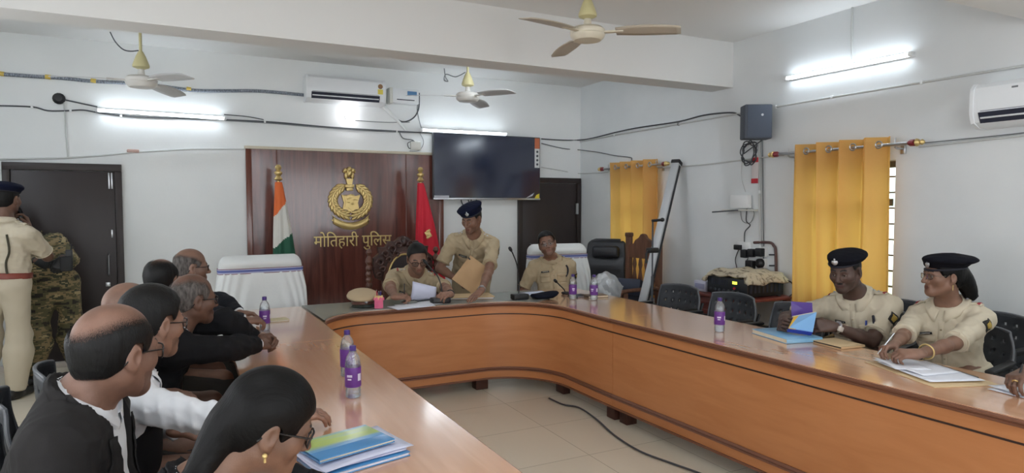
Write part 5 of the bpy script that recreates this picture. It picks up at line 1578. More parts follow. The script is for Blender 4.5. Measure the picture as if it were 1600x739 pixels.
class Person:
    def __init__(s, label, skin_c, hip, sh, torso_yaw, hc, head, scale=1.0, female=False, belly=0.0, legs='sit', hands=None, feet=None, lod=1.0, group=None, roll=0.0, body_h=.014, neck_r=.056, ear=True, face_h=.0034, shw=None):
        """hip, sh: world points of the hip and shoulder mid lines; torso_yaw: facing in degrees (0 = +x); hc: head centre at eye level; head: (yaw, pitch down, tilt to own right)"""
        s.label = label; s.S = S = scale; s.skin = skin(skin_c); s.hip = np3(hip); s.sh = np3(sh); s.hc = np3(hc); s.female = female; s.legs = legs
        s.u = nrm(s.sh - s.hip); s.L = np.linalg.norm(s.sh - s.hip)
        f = V3(math.cos(R(torso_yaw)), math.sin(R(torso_yaw)), 0); r = V3(f[1], -f[0], 0)
        r = nrm(r + V3(0, 0, 1) * math.sin(R(roll))); s.r = nrm(r - s.u * (r @ s.u)); s.w = nrm(np.cross(s.u, s.r)); s.f = f
        y, p, ro = [R(a) for a in head]
        hf = V3(math.cos(y) * math.cos(p), math.sin(y) * math.cos(p), -math.sin(p)); hr = V3(math.sin(y), -math.cos(y), 0); hu = np.cross(hr, hf)
        s.hr = hr * math.cos(ro) - hu * math.sin(ro); s.hu = hu * math.cos(ro) + hr * math.sin(ro); s.hf = hf
        s.HM = np.stack([s.hr, s.hf, s.hu]); s.TM = np.stack([s.r, s.w, s.u])
        s.shw = shw or (.165 if female else .185) * S
        s.base = V3(s.hip[0], s.hip[1], 0)
        s.lod = lod
        s.belly = belly; s.fd = .175 + belly * 1.3
        # joints
        s.J = {}
        for sd, q in (('R', 1), ('L', -1)):
            s.J['sho' + sd] = s.sh + s.r * s.shw * q - s.u * .022
            s.J['hip' + sd] = s.hip + s.r * .09 * S * q
            if legs == 'sit':
                kn = s.J['hip' + sd] + (f * .43 + s.r * .04 * q) * S; kn[2] = .55; an = kn + f * .02 * S; an[2] = .09
            else:
                ft = np3(feet[0 if sd == 'R' else 1]) if feet else s.J['hip' + sd] * V3(1, 1, 0)
                an = ft + V3(0, 0, .09); m = (s.J['hip' + sd] + an) / 2; kn = m + f * .04
            s.J['knee' + sd] = kn; s.J['ank' + sd] = an
        s.H = hands or {}
        for sd in 'RL':
            h = s.H.get(sd)
            if h is None:
                kn = s.J['knee' + sd]; q = 1 if sd == 'R' else -1
                h = dict(w=s.J['hip' + sd] * .45 + kn * .55 + V3(0, 0, .10) if legs == 'sit' else s.J['sho' + sd] - s.u * .50 * S + f * .05, d=f if legs == 'sit' else (0, 0, -1), n=(0, 0, -1) if legs == 'sit' else -s.r * q, pose='relaxed')
                if legs == 'sit': h['e'] = s.J['sho' + sd] + s.f * .17 - V3(0, 0, .21) - s.r * q * .07; h['w'] = h['w'] - s.r * q * .06 + s.f * .04 + V3(0, 0, .075)
                s.H[sd] = h
            h.setdefault('pose', 'relaxed'); h['w'] = np3(h['w'])
            a = s.J['sho' + sd]; b = h['w']; la, lb = .285 * S, .255 * S; D = np.linalg.norm(b - a)
            if D > (la + lb) * .995:
                k = D / ((la + lb) * .995); la *= k; lb *= k
                if k > 1.06: print('ARM STRETCH', label, sd, round(k, 2))
            t = (la * la - lb * lb + D * D) / (2 * D); hh = math.sqrt(max(la * la - t * t, 0)); e = nrm(b - a)
            hint = np3(h['e']) - a if 'e' in h else (s.r * (1 if sd == 'R' else -1) * .5 - V3(0, 0, 1) - f * .3)
            o = hint - e * (hint @ e); o = nrm(o) if np.linalg.norm(o) > 1e-6 else s.r
            s.J['elb' + sd] = a + e * t + o * hh; s.J['wri' + sd] = b
            h.setdefault('d', b - s.J['elb' + sd])
        s.build_prims()
        s.fine = [(s.hc + s.hu * -.01, V3(.13, .13, .14) * S, face_h)]
        s.make_body(body_h, ear, neck_r)
        tag(s.root, label, 'person', group)

    def hp(s, x, y, z): return s.hc + (s.hr * x + s.hf * y + s.hu * z) * s.S
    def tp(s, a, b, c): return s.hip + s.r * a + s.w * b + s.u * c * s.L / .47

    def build_prims(s):
        S = s.S; q = s.L / .47; b = s.belly; T_ = s.TM; J = s.J; fm = s.female
        wd = .150 if fm else .160
        P = [Ell(s.tp(0, 0, .02), V3(wd + .012, .118, .108) * S, T_, .05, 'torso'),
             Ell(s.tp(0, .012 + b * .5, .16), V3((.125 if fm else .14) + b * .6, .10 + b, .15 * q) * S, T_, .06, 'torso'),
             Ell(s.tp(0, .008, .32), V3(wd, .112, .17 * q) * S, T_, .06, 'torso')]
        if fm:
            for g in (-1, 1): P.append(Ell(s.tp(g * .075, .075, .30), V3(.065, .06, .065) * S, T_, .05, 'torso'))
        P.append(Cap(s.tp(-s.shw * .74, -.005, .440), s.tp(s.shw * .74, -.005, .440), .066 * S, None, .06, 'torso', (s.w, .95)))
        s.nb = s.tp(0, -.012, .520)
        P.append(Cap(s.tp(-.085 * S, -.012, .452), s.nb + s.u * .03, .058 * S, .052 * S, .05, 'torso'))
        P.append(Cap(s.tp(.085 * S, -.012, .452), s.nb + s.u * .03, .058 * S, .052 * S, .05, 'torso'))
        s.torso = P
        s.arms = {}
        g = .88 if fm else 1.0
        for sd in 'RL':
            a, e, w = J['sho' + sd], J['elb' + sd], J['wri' + sd]
            s.arms[sd] = [Cap(a, e, .054 * S * g, .040 * S * g, .04, 'uarm' + sd), Cap(e, e + (w - e) * .35, .040 * S * g, .039 * S * g, .02, 'farm' + sd), Cap(e + (w - e) * .3, w, .039 * S * g, .0265 * S * g, .02, 'farm' + sd)]
        s.legp = {}
        for sd in 'RL':
            h, k, a = J['hip' + sd], J['knee' + sd], J['ank' + sd]
            s.legp[sd] = [Cap(h, k, .085 * S, .058 * S, .05, 'thigh' + sd), Cap(k, k + (a - k) * .35, .056 * S, .054 * S, .03, 'shin' + sd), Cap(k + (a - k) * .3, a, .054 * S, .036 * S, .02, 'shin' + sd)]

    def head_prims(s, ear, neck_r):
        S = s.S; M = s.HM; hp = s.hp; P = []; f = .94 if s.female else 1.0
        P += [Ell(hp(0, -.012, .035), V3(.076, .097, .088) * S, M, .02, 'head'), Ell(hp(0, .026, -.036), V3(.061 * f, .066, .078) * S, M, .035, 'head')]
        for g in (-1, 1):
            P.append(Cap(hp(g * .048, -.0, -.058), hp(g * .012, .066, -.096), .024 * S * f, .021 * S, .03, 'head'))
            P.append(Ell(hp(g * .043, .056, -.024), .026 * S, None, .03, 'head'))
        P.append(Ell(hp(0, .073, -.098), V3(.024, .02, .02) * S, M, .025, 'head'))
        P.append(Cap(hp(-.034, .078, .017), hp(.034, .078, .017), .0135 * S, None, .022, 'head'))
        for g in (-1, 1):
            e = Ell(hp(g * .032, .101, -.003), V3(.019, .017, .013) * S, M, .014, 'head', True); P.append(e)
        P.append(Cap(hp(0, .086, .010), hp(0, .114, -.034), .0085 * S, .0115 * S, .012, 'head'))
        for g in (-1, 1): P.append(Ell(hp(g * .0115, .100, -.038), V3(.009, .011, .008) * S, M, .008, 'head'))
        P.append(Cap(hp(-.020, .086, -.064), hp(.020, .086, -.064), .0085 * S, None, .010, 'head')); P.append(Cap(hp(-.015, .087, -.0745), hp(.015, .087, -.0745), .0085 * S, None, .008, 'head'))
        if ear:
            for g in (-1, 1):
                ang = .35; ax = nrm(s.hr * g * math.cos(ang) - s.hf * math.sin(ang)); ay = nrm(np.cross(s.hu, ax)); Me = np.stack([ax, ay, s.hu])
                P.append(Ell(hp(g * .081, -.012, -.008), V3(.010, .021, .034) * S, Me, .010, 'ear')); P.append(Ell(hp(g * .076, -.004, -.036), V3(.009, .011, .014) * S, Me, .008, 'ear'))
                P.append(Ell(hp(g * .094, -.006, -.008), V3(.010, .011, .018) * S, Me, .006, 'ear', True))
        P.append(Cap(s.nb - s.u * .01, hp(0, -.022, -.05), (neck_r + .004) * S * f, neck_r * S * f, .035, 'neck'))
        return P

    def make_body(s, h, ear, neck_r):
        pr = s.torso[:]
        for sd in 'RL': pr += s.arms[sd]
        for sd in 'RL': pr += s.legp[sd]
        pr += s.head_prims(ear, neck_r)
        fine = list(s.fine)
        for sd in 'RL':
            H = s.H[sd]
            if H.get('hide'): continue
            hpz = hand_prims(H['w'], H['d'], H['n'], sd, H['pose'], s.S * (.9 if s.female else 1))
            pr += hpz
            lo = np.min([p.bbox()[0] for p in hpz], 0); hi = np.max([p.bbox()[1] for p in hpz], 0); fine.append(((lo + hi) / 2, (hi - lo) / 2 + .006, .0042))
        F = Field(pr, h, fine); s.bodyF = F
        V, Fc = F.mesh(1)
        C_ = V[Fc].mean(1); q = (C_ - s.hc) @ s.HM.T / s.S; mi = np.zeros(len(Fc), int)
        x, y, z = np.abs(q[:, 0]), q[:, 1], q[:, 2]
        mi[(y > .075) & (x < .024 - .9 * np.abs(z + .069)) & (z < -.059) & (z > -.079)] = 1
        arch = .0225 + .006 * (1 - ((x - .032) / .02) ** 2)
        mi[(y > .06) & (x > .012) & (x < .047) & (np.abs(z - arch) < (.0028 if s.female else .0038))] = 2
        if not s.female: mi[(mi == 0) & (y > .02) & (z < -.05) & (z > -.125) & (y > .035 - (z + .05) * .3) & (x < .065) & ~((y > .078) & (z > -.085) & (x < .026))] = 3
        s.root = np_object('person', V, Fc, s.skin, None, s.base, mi); s.root.location = s.base
        for g in (-1, 1):
            mb = MB(); c = s.hp(g * .032, .0765, -.002); r_ = .0122 * s.S
            M_ = frame(c, s.hr, s.hf, s.hu); mb.ball((0, 0, 0), r_, M_, 16, 12)
            for i, f in enumerate(mb.f):
                m = sum((Vector(mb.v[k]) for k in f), Vector()) / len(f); l = (np3(m) - c) @ s.HM.T / r_
                if l[1] > 0 and (l[0] ** 2 + (l[2] + .15) ** 2) < .30: mb.m[i] = 1
            mb.build('eye', [M_eye, M_iris], s.root, world=True)
            mb = MB(); c = s.hp(g * .032, .0775, -.0015)
            mb.X = frame(c, s.hr * s.S, s.hf * s.S, s.hu * s.S)
            mb.grid(lambda u, v: (.0150 * math.cos(PI * u) * math.cos((.12 + 1.1 * v) * .6), .0145 * math.sin(PI * u) * math.cos(.12 + 1.1 * v), .0145 * math.sin(.12 + 1.1 * v)), 12, 5)
            mb.build('eyelid', s.skin[0], s.root, world=True, solid=.002)

    def add(s, name, F, m, smooth=1, parent=None, mi=None):
        V, Fc = F.mesh(smooth)
        o = np_object(name, V, Fc, m, parent or s.root, s.base, mi)
        return o

    # ---- clothing
    def sleeve(s, sd, t, end, full):
        """sleeve prims: end = fraction of the upper arm (short) or of the forearm (full)"""
        A = s.arms[sd]; a, e, w = s.J['sho' + sd], s.J['elb' + sd], s.J['wri' + sd]
        if full:
            d = nrm(w - e); cut = (e + (w - e) * end, d)
            return [A[0].grow(t), A[1].grow(t), A[2].grow(t, cut=cut, k=.03, rb=.033 * s.S + t * .5)]
        d = nrm(e - a); cut = (a + (e - a) * end, d)
        return [A[0].grow(t + .001, cut=cut, rb=A[0].rb + t + .010)]

    def shirt(s, m, t=.013, end=.82, full=False, hem=.0, h=.008, seed=1, amp=.006, name='shirt', vcut=None, part=None):
        pr = [p.grow(t * (1.15 if p.tag == 'torso' else 1)) for p in s.torso]
        for sd in 'RL': pr += s.sleeve(sd, t, end, full)
        F = Field(pr, h)
        # open neck: keep below the collar plane
        nb, u, w = s.nb, s.u, s.w
        o = nb + u * .036; n = nrm(u * .95 + w * .25)
        F.clip(lambda x, y, z: np.minimum((x - o[0]) * n[0] + (y - o[1]) * n[1] + (z - o[2]) * n[2], .115 * s.S - np.sqrt((x - nb[0]) ** 2 + (y - nb[1]) ** 2 + (z - nb[2]) ** 2)))
        hp_ = s.tp(0, 0, hem); F.clip(lambda x, y, z: -((x - hp_[0]) * u[0] + (y - hp_[1]) * u[1] + (z - hp_[2]) * u[2]))
        F.fold(folds(seed, amp * 1.7))
        if vcut:
            c0, wt = vcut
            hh, r_, w_ = s.hip, s.r, s.w; q = s.L / .47
            def g(x, y, z):
                px, py, pz = x - hh[0], y - hh[1], z - hh[2]
                a = np.abs(px * r_[0] + py * r_[1] + pz * r_[2]); b = px * w_[0] + py * w_[1] + pz * w_[2]; c = (px * u[0] + py * u[1] + pz * u[2]) / q
                wid = wt * np.clip((c - c0) / (.5 - c0), 0, 1.2)
                return np.where((b > -.01) & (b < .21), wid - a, -.1)
            F.clip(g)
        o_ = s.add(name, F, m); s.F = F; s.shirt_o = o_
        return o_

    def conform(s, name, m, fn, nu, nv, parent=None, off=.003, th=.003, F=None, tmax=.45):
        """fn(u,v) -> (origin, direction); draped just above the cloth"""
        F = F or s.F; O = []; D = []
        for j in range(nv):
            for i in range(nu):
                o, d = fn(i / (nu - 1), j / (nv - 1)); O.append(o); D.append(d)
        P = F.hit(O, D, tmax, off)
        mb = MB(); fs = [(j * nu + i, j * nu + i + 1, (j + 1) * nu + i + 1, (j + 1) * nu + i) for j in range(nv - 1) for i in range(nu - 1)]
        mb.add([tuple(p) for p in P], fs)
        return mb.build(name, m, parent or s.root, world=True, solid=th)

    def front(s, a0, a1, c0, c1):
        return lambda u, v: (s.tp(a0 + (a1 - a0) * u, s.fd, c0 + (c1 - c0) * v), -s.w)

    def collar(s, m, h=.046, r=.068, spread=.024, gap=.17, front_drop=.040, parent=None, name='collar', out=.018, rx=1.0, lift=.030):
        """folded collar round the neck"""
        ax = nrm(s.hp(0, -.02, -.07) - s.nb); f = nrm(s.w - ax * (s.w @ ax)); r_ = np.cross(f, ax); S = s.S
        c0 = s.nb + ax * lift
        def pt(u, v):
            a = gap + (2 * PI - 2 * gap) * u; ca, sa = math.cos(a), math.sin(a)       # a = 0 at the front
            fr = max(0, ca) ** 2; e = (2 * u - 1) ** 4
            if v < .5:
                k = v / .5; rr = r + .004 * k; z = -.006 + (h * .75 - .01 * fr) * k + .010 * (1 - k) * 0
            else:
                k = (v - .5) / .5; rr = r + .006 + (spread + out * e) * k; z = -.006 + h * .75 - .01 * fr - (h * .75 + .012 + front_drop * e) * k
            rr *= S
            return tuple(c0 + r_ * (rr * sa * rx) + f * (rr * ca * .98 + .012 * fr) + ax * (z - .022 * fr) * S)
        mb = MB(); mb.grid(pt, 48, 9)
        if getattr(s, 'F', None) is not None:
            V = np.array(mb.v); rad = V - c0; rad -= np.outer(rad @ ax, ax); rad /= np.linalg.norm(rad, axis=1)[:, None] + 1e-9
            D = rad * .35 + ax * .94; row = np.repeat(np.arange(9), 48)
            for _ in range(16):
                b = (s.F.sample(V) < .0055) & (row >= 4); V[b] += D[b] * .003
            mb.v = [tuple(v) for v in V]
        return mb.build(name, m, parent or s.root, world=True, solid=.003)

    def police(s, m, ms, side_patch='L', stars=True, placket=True, lanyard=True, plate=True, rank=True, belt=False, pfront=.55):
        o = s.shirt_o
        s.collar(m, parent=o)
        if placket:
            s.conform('placket', m, s.front(-.015, .015, .04, .455), 3, 24, o)
            for k in range(5):
                P = s.F.hit([s.tp(0, s.fd, .09 + k * .075)], [-s.w], .45, .006)[0]; mb = MB(); mb.ball(tuple(P), .0055, seg=8, rings=6); mb.build('button', ms, o, world=True)
        for g in (-1, 1):
            c = g * .082 * s.S
            pk = s.conform('pocket', m, s.front(c - .05, c + .05, .235, .345), 8, 8, o, .003, .004)
            s.conform('pocket_flap', m, lambda u, v, c=c: (s.tp(c - .053 + .106 * u, s.fd, (.34) - (.030 + .016 * (1 - abs(2 * u - 1))) * v), -s.w), 9, 4, pk, .0075, .003)
        if plate:
            c = .082 * s.S
            p_ = s.conform('name_plate', M_plate, s.front(c - .038, c + .038, .356, .374), 5, 2, o, .006, .004)
            s.conform('name_text', M_platet, s.front(c - .028, c + .028, .362, .368), 4, 2, p_, .0095, .001)
        if lanyard:
            pts = [(-.135, .44), (-.15, .40), (-.148, .35), (-.125, .30)]
            P = s.F.hit([s.tp(a * s.S, s.fd, c) for a, c in pts], [-s.w] * 4, .45, .008)
            mb = MB(); mb.tube(smooth_path([tuple(p) for p in P], 5), .0085, 8); mb.build('lanyard', M_navyc, o, world=True)
        if rank:
            for g in (-1, 1):
                def fn(u, v, g=g): return (s.tp(g * (.082 + .095 * u) * s.S, -.035 + .052 * v, .60), -s.u)
                e = s.conform('epaulette', m, fn, 8, 5, o, .006, .004)
                def fr(u, v, g=g): return (s.tp(g * (.158 + .012 * u) * s.S, -.035 + .052 * v, .62), -s.u)
                if rank != 'plain': s.conform('rank_band', M_redb, fr, 3, 5, e, .010, .002)
                for k in range(2 if stars else 0):
                    P = s.F.hit([s.tp(g * (.105 + .026 * k) * s.S, -.009, .62)], [-s.u], .45, .011)[0]
                    mb = MB(); mb.lathe([(0, -.003), (.009, -.002), (.004, .003), (0, .004)], 5, frame(P, s.r, s.w, s.u)); mb.build('star', M_silver, e, world=True)
        for sd in side_patch:
            a, e_ = s.J['sho' + sd], s.J['elb' + sd]; d = nrm(e_ - a); out = s.r * (1 if sd == 'R' else -1) * .75 + s.w * pfront; out = nrm(out - d * (out @ d)); t_ = np.cross(d, out)
            c = a + d * .11 * s.S
            def fn(u, v, k=1.0): return (c + t_ * (u - .5) * .062 * k + d * (v - .5) * .066 * k + out * .2, -out)
            p_ = s.conform('sleeve_patch', M_patch, fn, 6, 6, o, .005, .003)
            s.conform('patch_emblem', M_patchy, lambda u, v: fn(.5 + (u - .5) * (.7 - .3 * v), .5 + (v - .5) * .62), 6, 6, p_, .0085, .0015)

    def lapels(s, m, c0, wt, parent, wid=.055):
        q = s.L / .47
        for g in (-1, 1):
            def fn(u, v, g=g):
                c = c0 + .01 + (.47 - c0) * v; e = wt * min(1.2, max(0, (c - c0) / (.5 - c0)))
                ln = wid * (math.sin(PI * min(1, v * 1.15) * .5 + .0) ** .7) * (1.0 if v < .80 else .72)
                return (s.tp(g * (e + .002 + ln * u), s.fd, c), -s.w)
            s.conform('lapel', m, fn, 6, 24, parent, .006, .004)

    def sleeve_hem(s, m, parent, end=.82, t=.017):
        for sd in 'RL':
            a, e = s.J['sho' + sd], s.J['elb' + sd]; d = nrm(e - a); c = a + d * (np.linalg.norm(e - a) * end - .012)
            mb = MB(); x = nrm(np.cross(d, V3(.3, .2, .9))); y = np.cross(d, x); rr = s.arms[sd][0].rb + (s.arms[sd][0].ra - s.arms[sd][0].rb) * (1 - end) + t + .006
            mb.tube([tuple(c + (x * math.cos(q) + y * math.sin(q)) * rr) for q in [2 * PI * i / 24 for i in range(24)]], .005, 6, closed=True); mb.build('sleeve_hem', m, parent, world=True)

    def trousers(s, m, shoes=M_shoe, h=.016, t=.018, loose=.0):
        pr = [s.torso[0].grow(t), s.torso[1].grow(t * .9)]
        for sd in 'RL':
            A = s.legp[sd]; pr += [A[0].grow(t), A[1].grow(t + loose), A[2].grow(t + loose * 2, rb=.05 * s.S + t)]
        F = Field(pr, h); hp_ = s.tp(0, 0, .095); u = s.u
        F.clip(lambda x, y, z: (x - hp_[0]) * u[0] + (y - hp_[1]) * u[1] + (z - hp_[2]) * u[2])
        F.clip(lambda x, y, z: .06 - z + 0 * x + 0 * y)
        F.fold(folds(17, .008)); s.tF = F
        o = s.add('trousers', F, m)
        for sd in 'RL':
            an = s.J['ank' + sd]; f = s.f; c = V3(an[0], an[1], 0)
            pr = [Cap(c - f * .05 + V3(0, 0, .045), c + f * .15 + V3(0, 0, .035), .042, .036, .03), Cap(c + V3(0, 0, .045), c + V3(0, 0, .13), .043, .045, .03)]
            F = Field(pr, .010); F.clip(lambda x, y, z: .002 - z + 0 * x + 0 * y); s.add('shoe', F, shoes)
        return o

    # ---- head things
    def hair(s, m, thick=.011, line=None, top=None, extra=(), h=.005, name='hair', seed=3, amp=.0025, crop=None):
        """line: (y list, z list) lower hairline; top: same, nothing above it (bald crown)"""
        S = s.S; M = s.HM
        pr = [Ell(s.hp(0, -.012, .035), (V3(.076, .097, .088) + thick) * S, M, .02), Ell(s.hp(0, -.03, -.02), (V3(.060, .066, .07) + thick * .7) * S, M, .03)]
        for e in extra: pr.append(e)
        F = Field(pr, h)
        if extra:
            F.d[:] = .3
            for p in pr[:2]: F.add(p)
        ly, lz = line or ([-.12, -.06, -.028, -.012, .012, .022, .034, .052, .075], [-.078, -.072, -.045, .018, .022, .002, .012, .060, .078])
        hc, HM = s.hc, s.HM
        def loc(x, y, z):
            p = (x - hc[0], y - hc[1], z - hc[2]); return [(p[0] * HM[i, 0] + p[1] * HM[i, 1] + p[2] * HM[i, 2]) / S for i in range(3)]
        sm = lambda t: (lambda q: q * q * (3 - 2 * q))(np.clip(t, 0, 1))
        def soften(F):
            a, b, c = loc(*F.full()); nz = .004 * np.sin(70 * a + 3 * np.sin(50 * b)) + .003 * np.sin(120 * b + 40 * a)
            k = sm((c - np.interp(b, ly, lz) + nz * .5 + .004) / .014)
            if top is not None: k = k * sm((np.interp(b, top[0], top[1]) - c + nz * 1.5 + .03) / .05)
            F.d = (F.d + (thick + .003) * S * (1 - k)).astype(F32)
        soften(F)
        if extra:
            for p in extra: F.add(p)
        F.fold(folds(seed, amp, 3.0))
        V, Fc = F.mesh(1); o = np_object(name, V, Fc, m, s.root, s.base)
        a, b, c = loc(V[:, 0], V[:, 1], V[:, 2]); dn = sm((c - np.interp(b, ly, lz) + .004) / .022)
        if top is not None: dn = dn * sm((np.interp(b, top[0], top[1]) - c + .03) / .07)
        if extra:
            e = np.min([p.ev(V[:, 0], V[:, 1], V[:, 2]) for p in extra], 0); dn = np.where(e < .006, 1, dn)
        at = o.data.attributes.new('dens', 'FLOAT', 'POINT'); at.data.foreach_set('value', dn.astype(F32))
        return o

    def beret(s, m, badge_x=-.035, tilt=14, side=1, big=1.0, back=0.0, band=.053, low=0.0):
        S = s.S; a = R(tilt) * side
        r_ = s.hr * math.cos(a) - s.hu * math.sin(a); u_ = s.hu * math.cos(a) + s.hr * math.sin(a); M = np.stack([r_, s.hf, u_])
        pr = [Ell(s.hp(0, -.012, .066), V3(.088, .109, .052 - low * .8) * S, s.HM, .02), Ell(s.hp(.016 * side, -.018 - back, .100 - low), V3(.108 * big, .126 * big, .034 - low * .4) * S, M, .04)]
        F = Field(pr, .006); o = s.hp(0, 0, band); n = nrm(s.hu * -1.0 - s.hf * .10)
        F.clip(lambda x, y, z: (x - o[0]) * n[0] + (y - o[1]) * n[1] + (z - o[2]) * n[2])
        F.fold(folds(9, .004)); b = s.add('beret', F, m)
        mb = MB(); c = s.hp(0, -.012, band + .003)
        mb.X = frame(c, s.hr * S, s.hf * S, s.hu * S); mb.tube([(.086 * math.cos(q), .107 * math.sin(q), .002 - .008 * math.sin(q)) for q in [2 * PI * i / 40 for i in range(40)]], .007, 8, closed=True); mb.build('beret_band', M_navyc, b, world=True)
        P = F.hit([s.hp(badge_x, .3, band + .031 - low * .5)], [-s.hf], .5, .004)[0]
        mb = MB(); X = frame(P, s.hr * S, s.hu * S, s.hf * S); mb.X = X
        mb.lathe([(0, -.002), (.015, -.002), (.015, .003), (.009, .006), (0, .007)], 14); mb.ball((0, .019, .001), (.006, .009, .005)); mb.ball((-.013, .004, .001), (.006, .011, .004)); mb.ball((.013, .004, .001), (.006, .011, .004)); mb.build('cap_badge', M_silver, b, world=True)
        return b

    def glasses(s, m=None, w=.026, hgt=.019, th=.0022, full=True, drop=0.0):
        m = m or M_spec; mb = MB(); X = frame(s.hp(0, 0, -.004 - drop), s.hr * s.S, s.hf * s.S, s.hu * s.S)
        gl = None
        mb.X = X
        for g in (-1, 1):
            P = []
            for i in range(28):
                a = 2 * PI * i / 28; ca, sa = math.cos(a), math.sin(a); P.append((g * .034 + w * math.copysign(abs(ca) ** .6, ca), .104 - .012 * abs((g * .034 + w * ca) / .06) ** 2, hgt * math.copysign(abs(sa) ** .6, sa)))
            mb.tube(P, th, 6, closed=True)
            mb.tube([(g * .060, .094, .008), (g * .073, .08, .008), (g * .081, .0, .006), (g * .082, -.02, -.004), (g * .08, -.035, -.022)], th, 6)
        mb.tube([(-.010, .106, .006), (0, .108, .009), (.010, .106, .006)], th, 6)
        o = mb.build('spectacles', m, s.root, world=True)
        for g in (-1, 1):
            mb = MB(); mb.X = X; mb.grid(lambda u, v: (g * .034 + (2 * u - 1) * w * .97, .104 - .012 * abs((g * .034 + (2 * u - 1) * w) / .06) ** 2, (2 * v - 1) * hgt * .95), 6, 4); mb.build('lens', M_lens, o, world=True)
        return o

    def ring(s, name, m, sd, frac, r, th, width=1):
        """band round the forearm (watch strap, bangle)"""
        e, w = s.J['elb' + sd], s.J['wri' + sd]; d = nrm(w - e); c = e + (w - e) * frac; x = nrm(np.cross(d, V3(.2, .1, 1))); y = np.cross(d, x)
        mb = MB(); mb.tube([tuple(c + (x * math.cos(q) + y * math.sin(q)) * r) for q in [2 * PI * i / 28 for i in range(28)]], th, 8, closed=True); return mb.build(name, m, s.root, world=True), c, d, x, y

    def moustache(s, m, w=.024):
        mb = MB(); mb.X = frame(s.hp(0, 0, 0), s.hr * s.S, s.hf * s.S, s.hu * s.S)
        mb.tube([(-w, .085, -.060), (-w * .5, .095, -.0535), (0, .099, -.052), (w * .5, .095, -.0535), (w, .085, -.060)], [.003, .006, .006, .006, .003], 8); return mb.build('moustache', m, s.root, world=True)
# ------------------------------------------------------------------ the people in the room
def on_table(px, py, z=.785): return atZ(px, py, z)


def lawyer(label, sk, px, py, t, head, yaw, suit, hair_m, bald=None, back=(.06, .0, .205), hipd=(.06, .0), hands=None, spec=True, scale=1.0, belly=.03, vest=False, line=None, body_h=.014, thick=.011, lapel=True, trou=M_trou, vc=(.17, .08), jgap=.75, shw=.174):
    hc = atD(px, py, t); f = Vector((math.cos(R(yaw)), math.sin(R(yaw)), 0))
    sh = hc - f * back[0] - Vector((0, 0, back[2]))
    hip = Vector((sh.x, sh.y, .60)) - f * hipd[0]
    P = Person(label, sk, hip, sh, yaw, hc, head, scale, belly=belly, hands=hands, body_h=body_h, shw=shw * scale)
    if vest:
        P.shirt(M_shirtw, t=.014, full=True, end=.97, seed=px, amp=.010, h=.008); so = P.shirt_o; P.collar(M_shirtw, parent=so)
        P.arms_saved = P.arms
        F = Field([p.grow(.024) for p in P.torso], .009)
        o = P.nb + P.u * .0; n = nrm(P.u * .9 + P.w * .4); F.clip(lambda x, y, z: (x - o[0]) * n[0] + (y - o[1]) * n[1] + (z - o[2]) * n[2])
        for sd, g in (('R', 1), ('L', -1)):
            c = P.J['sho' + sd]; F.add(Ell(c + P.r * g * .0 + P.u * .0, V3(.10, .095, .13), P.TM, .02, '', True))
        F.fold(folds(5, .004)); P.add('waistcoat', F, suit)
    else:
        P.shirt(M_shirtw, t=.009, full=True, end=.985, seed=px, amp=.003); so = P.shirt_o; P.collar(M_shirtw, parent=so, lift=.022, spread=.010, out=.012, r=.064)
        P.shirt(suit, t=.023, full=True, end=.93, seed=px + 1, amp=.005, name='jacket', vcut=vc, h=.0075)
        jo = P.shirt_o
        P.collar(suit, parent=jo, gap=jgap, r=.076, h=.036, spread=.014, lift=.002, out=.0, front_drop=.03, name='jacket_collar')
        if lapel and vc: P.lapels(suit, vc[0], vc[1], jo)
    P.trousers(trou)
    if hair_m: P.hair(hair_m, thick=thick, top=bald, line=line)
    if spec: P.glasses()
    return P


SK_A = (128, 94, 78); SK_B = (142, 106, 88); SK_D = (106, 76, 62); SK_F = (130, 98, 82)
BALD = ([-.125, -.10, -.04, .03, .055], [.040, .058, .086, .094, .06])
HL = ([-.12, -.06, -.028, -.012, .012, .022, .040, .060], [-.070, -.066, -.042, .018, .018, -.012, .0, .045])
UB = ([-.2, .2], [.085, .085])
def sit(P, label, k=.0, wid=.86):
    c = P.hip + P.f * k; o = place_chair(c[0], c[1], math.degrees(math.atan2(P.f[1], P.f[0])), label); o.scale = (1, wid, 1); return o


tb = lambda x, y, z=.80: Vector((x, y, z))

A = lawyer('balding man in a dark brown-black suit at the front of the left row, turned away', SK_A, 180, 549, 1.78, (42, 6, 0), -8, M_suitb, M_hairb, BALD, (.085, 0, .185), (.12, 0), dict(R=dict(w=(-.02, 1.93, .72), n=(0, 0, -1), d=(1, .2, -.1), e=(-.24, 1.80, .70)), L=dict(w=(-.02, 2.08, .71), n=(0, 0, -1), d=(1, -.3, -.1), e=(-.26, 2.22, .66))), belly=.06, line=HL, body_h=.012, vc=(.05, .088), jgap=.9, scale=1.06, shw=.166)
B = lawyer('man with thick black hair, white shirt sleeves and black waistcoat', SK_B, 238, 503, 2.30, (36, 8, 0), 10, M_suit, M_hairb, None, (.08, 0, .205), (.12, 0),
           dict(R=dict(w=(.33, 2.38, .835), n=(0, .2, -1), d=(1, .25, -.08), e=(.08, 2.27, .88)), ), vest=True, thick=.015)
Cc = lawyer('bald man mostly hidden behind the thick-haired man in the white shirt', SK_F, 203, 487, 2.74, (30, 4, 0), 10, M_suit, M_hairg, ([-.12, .05], [-.02, .0]), hipd=(.12, 0), shw=.155, spec=False, line=HL)
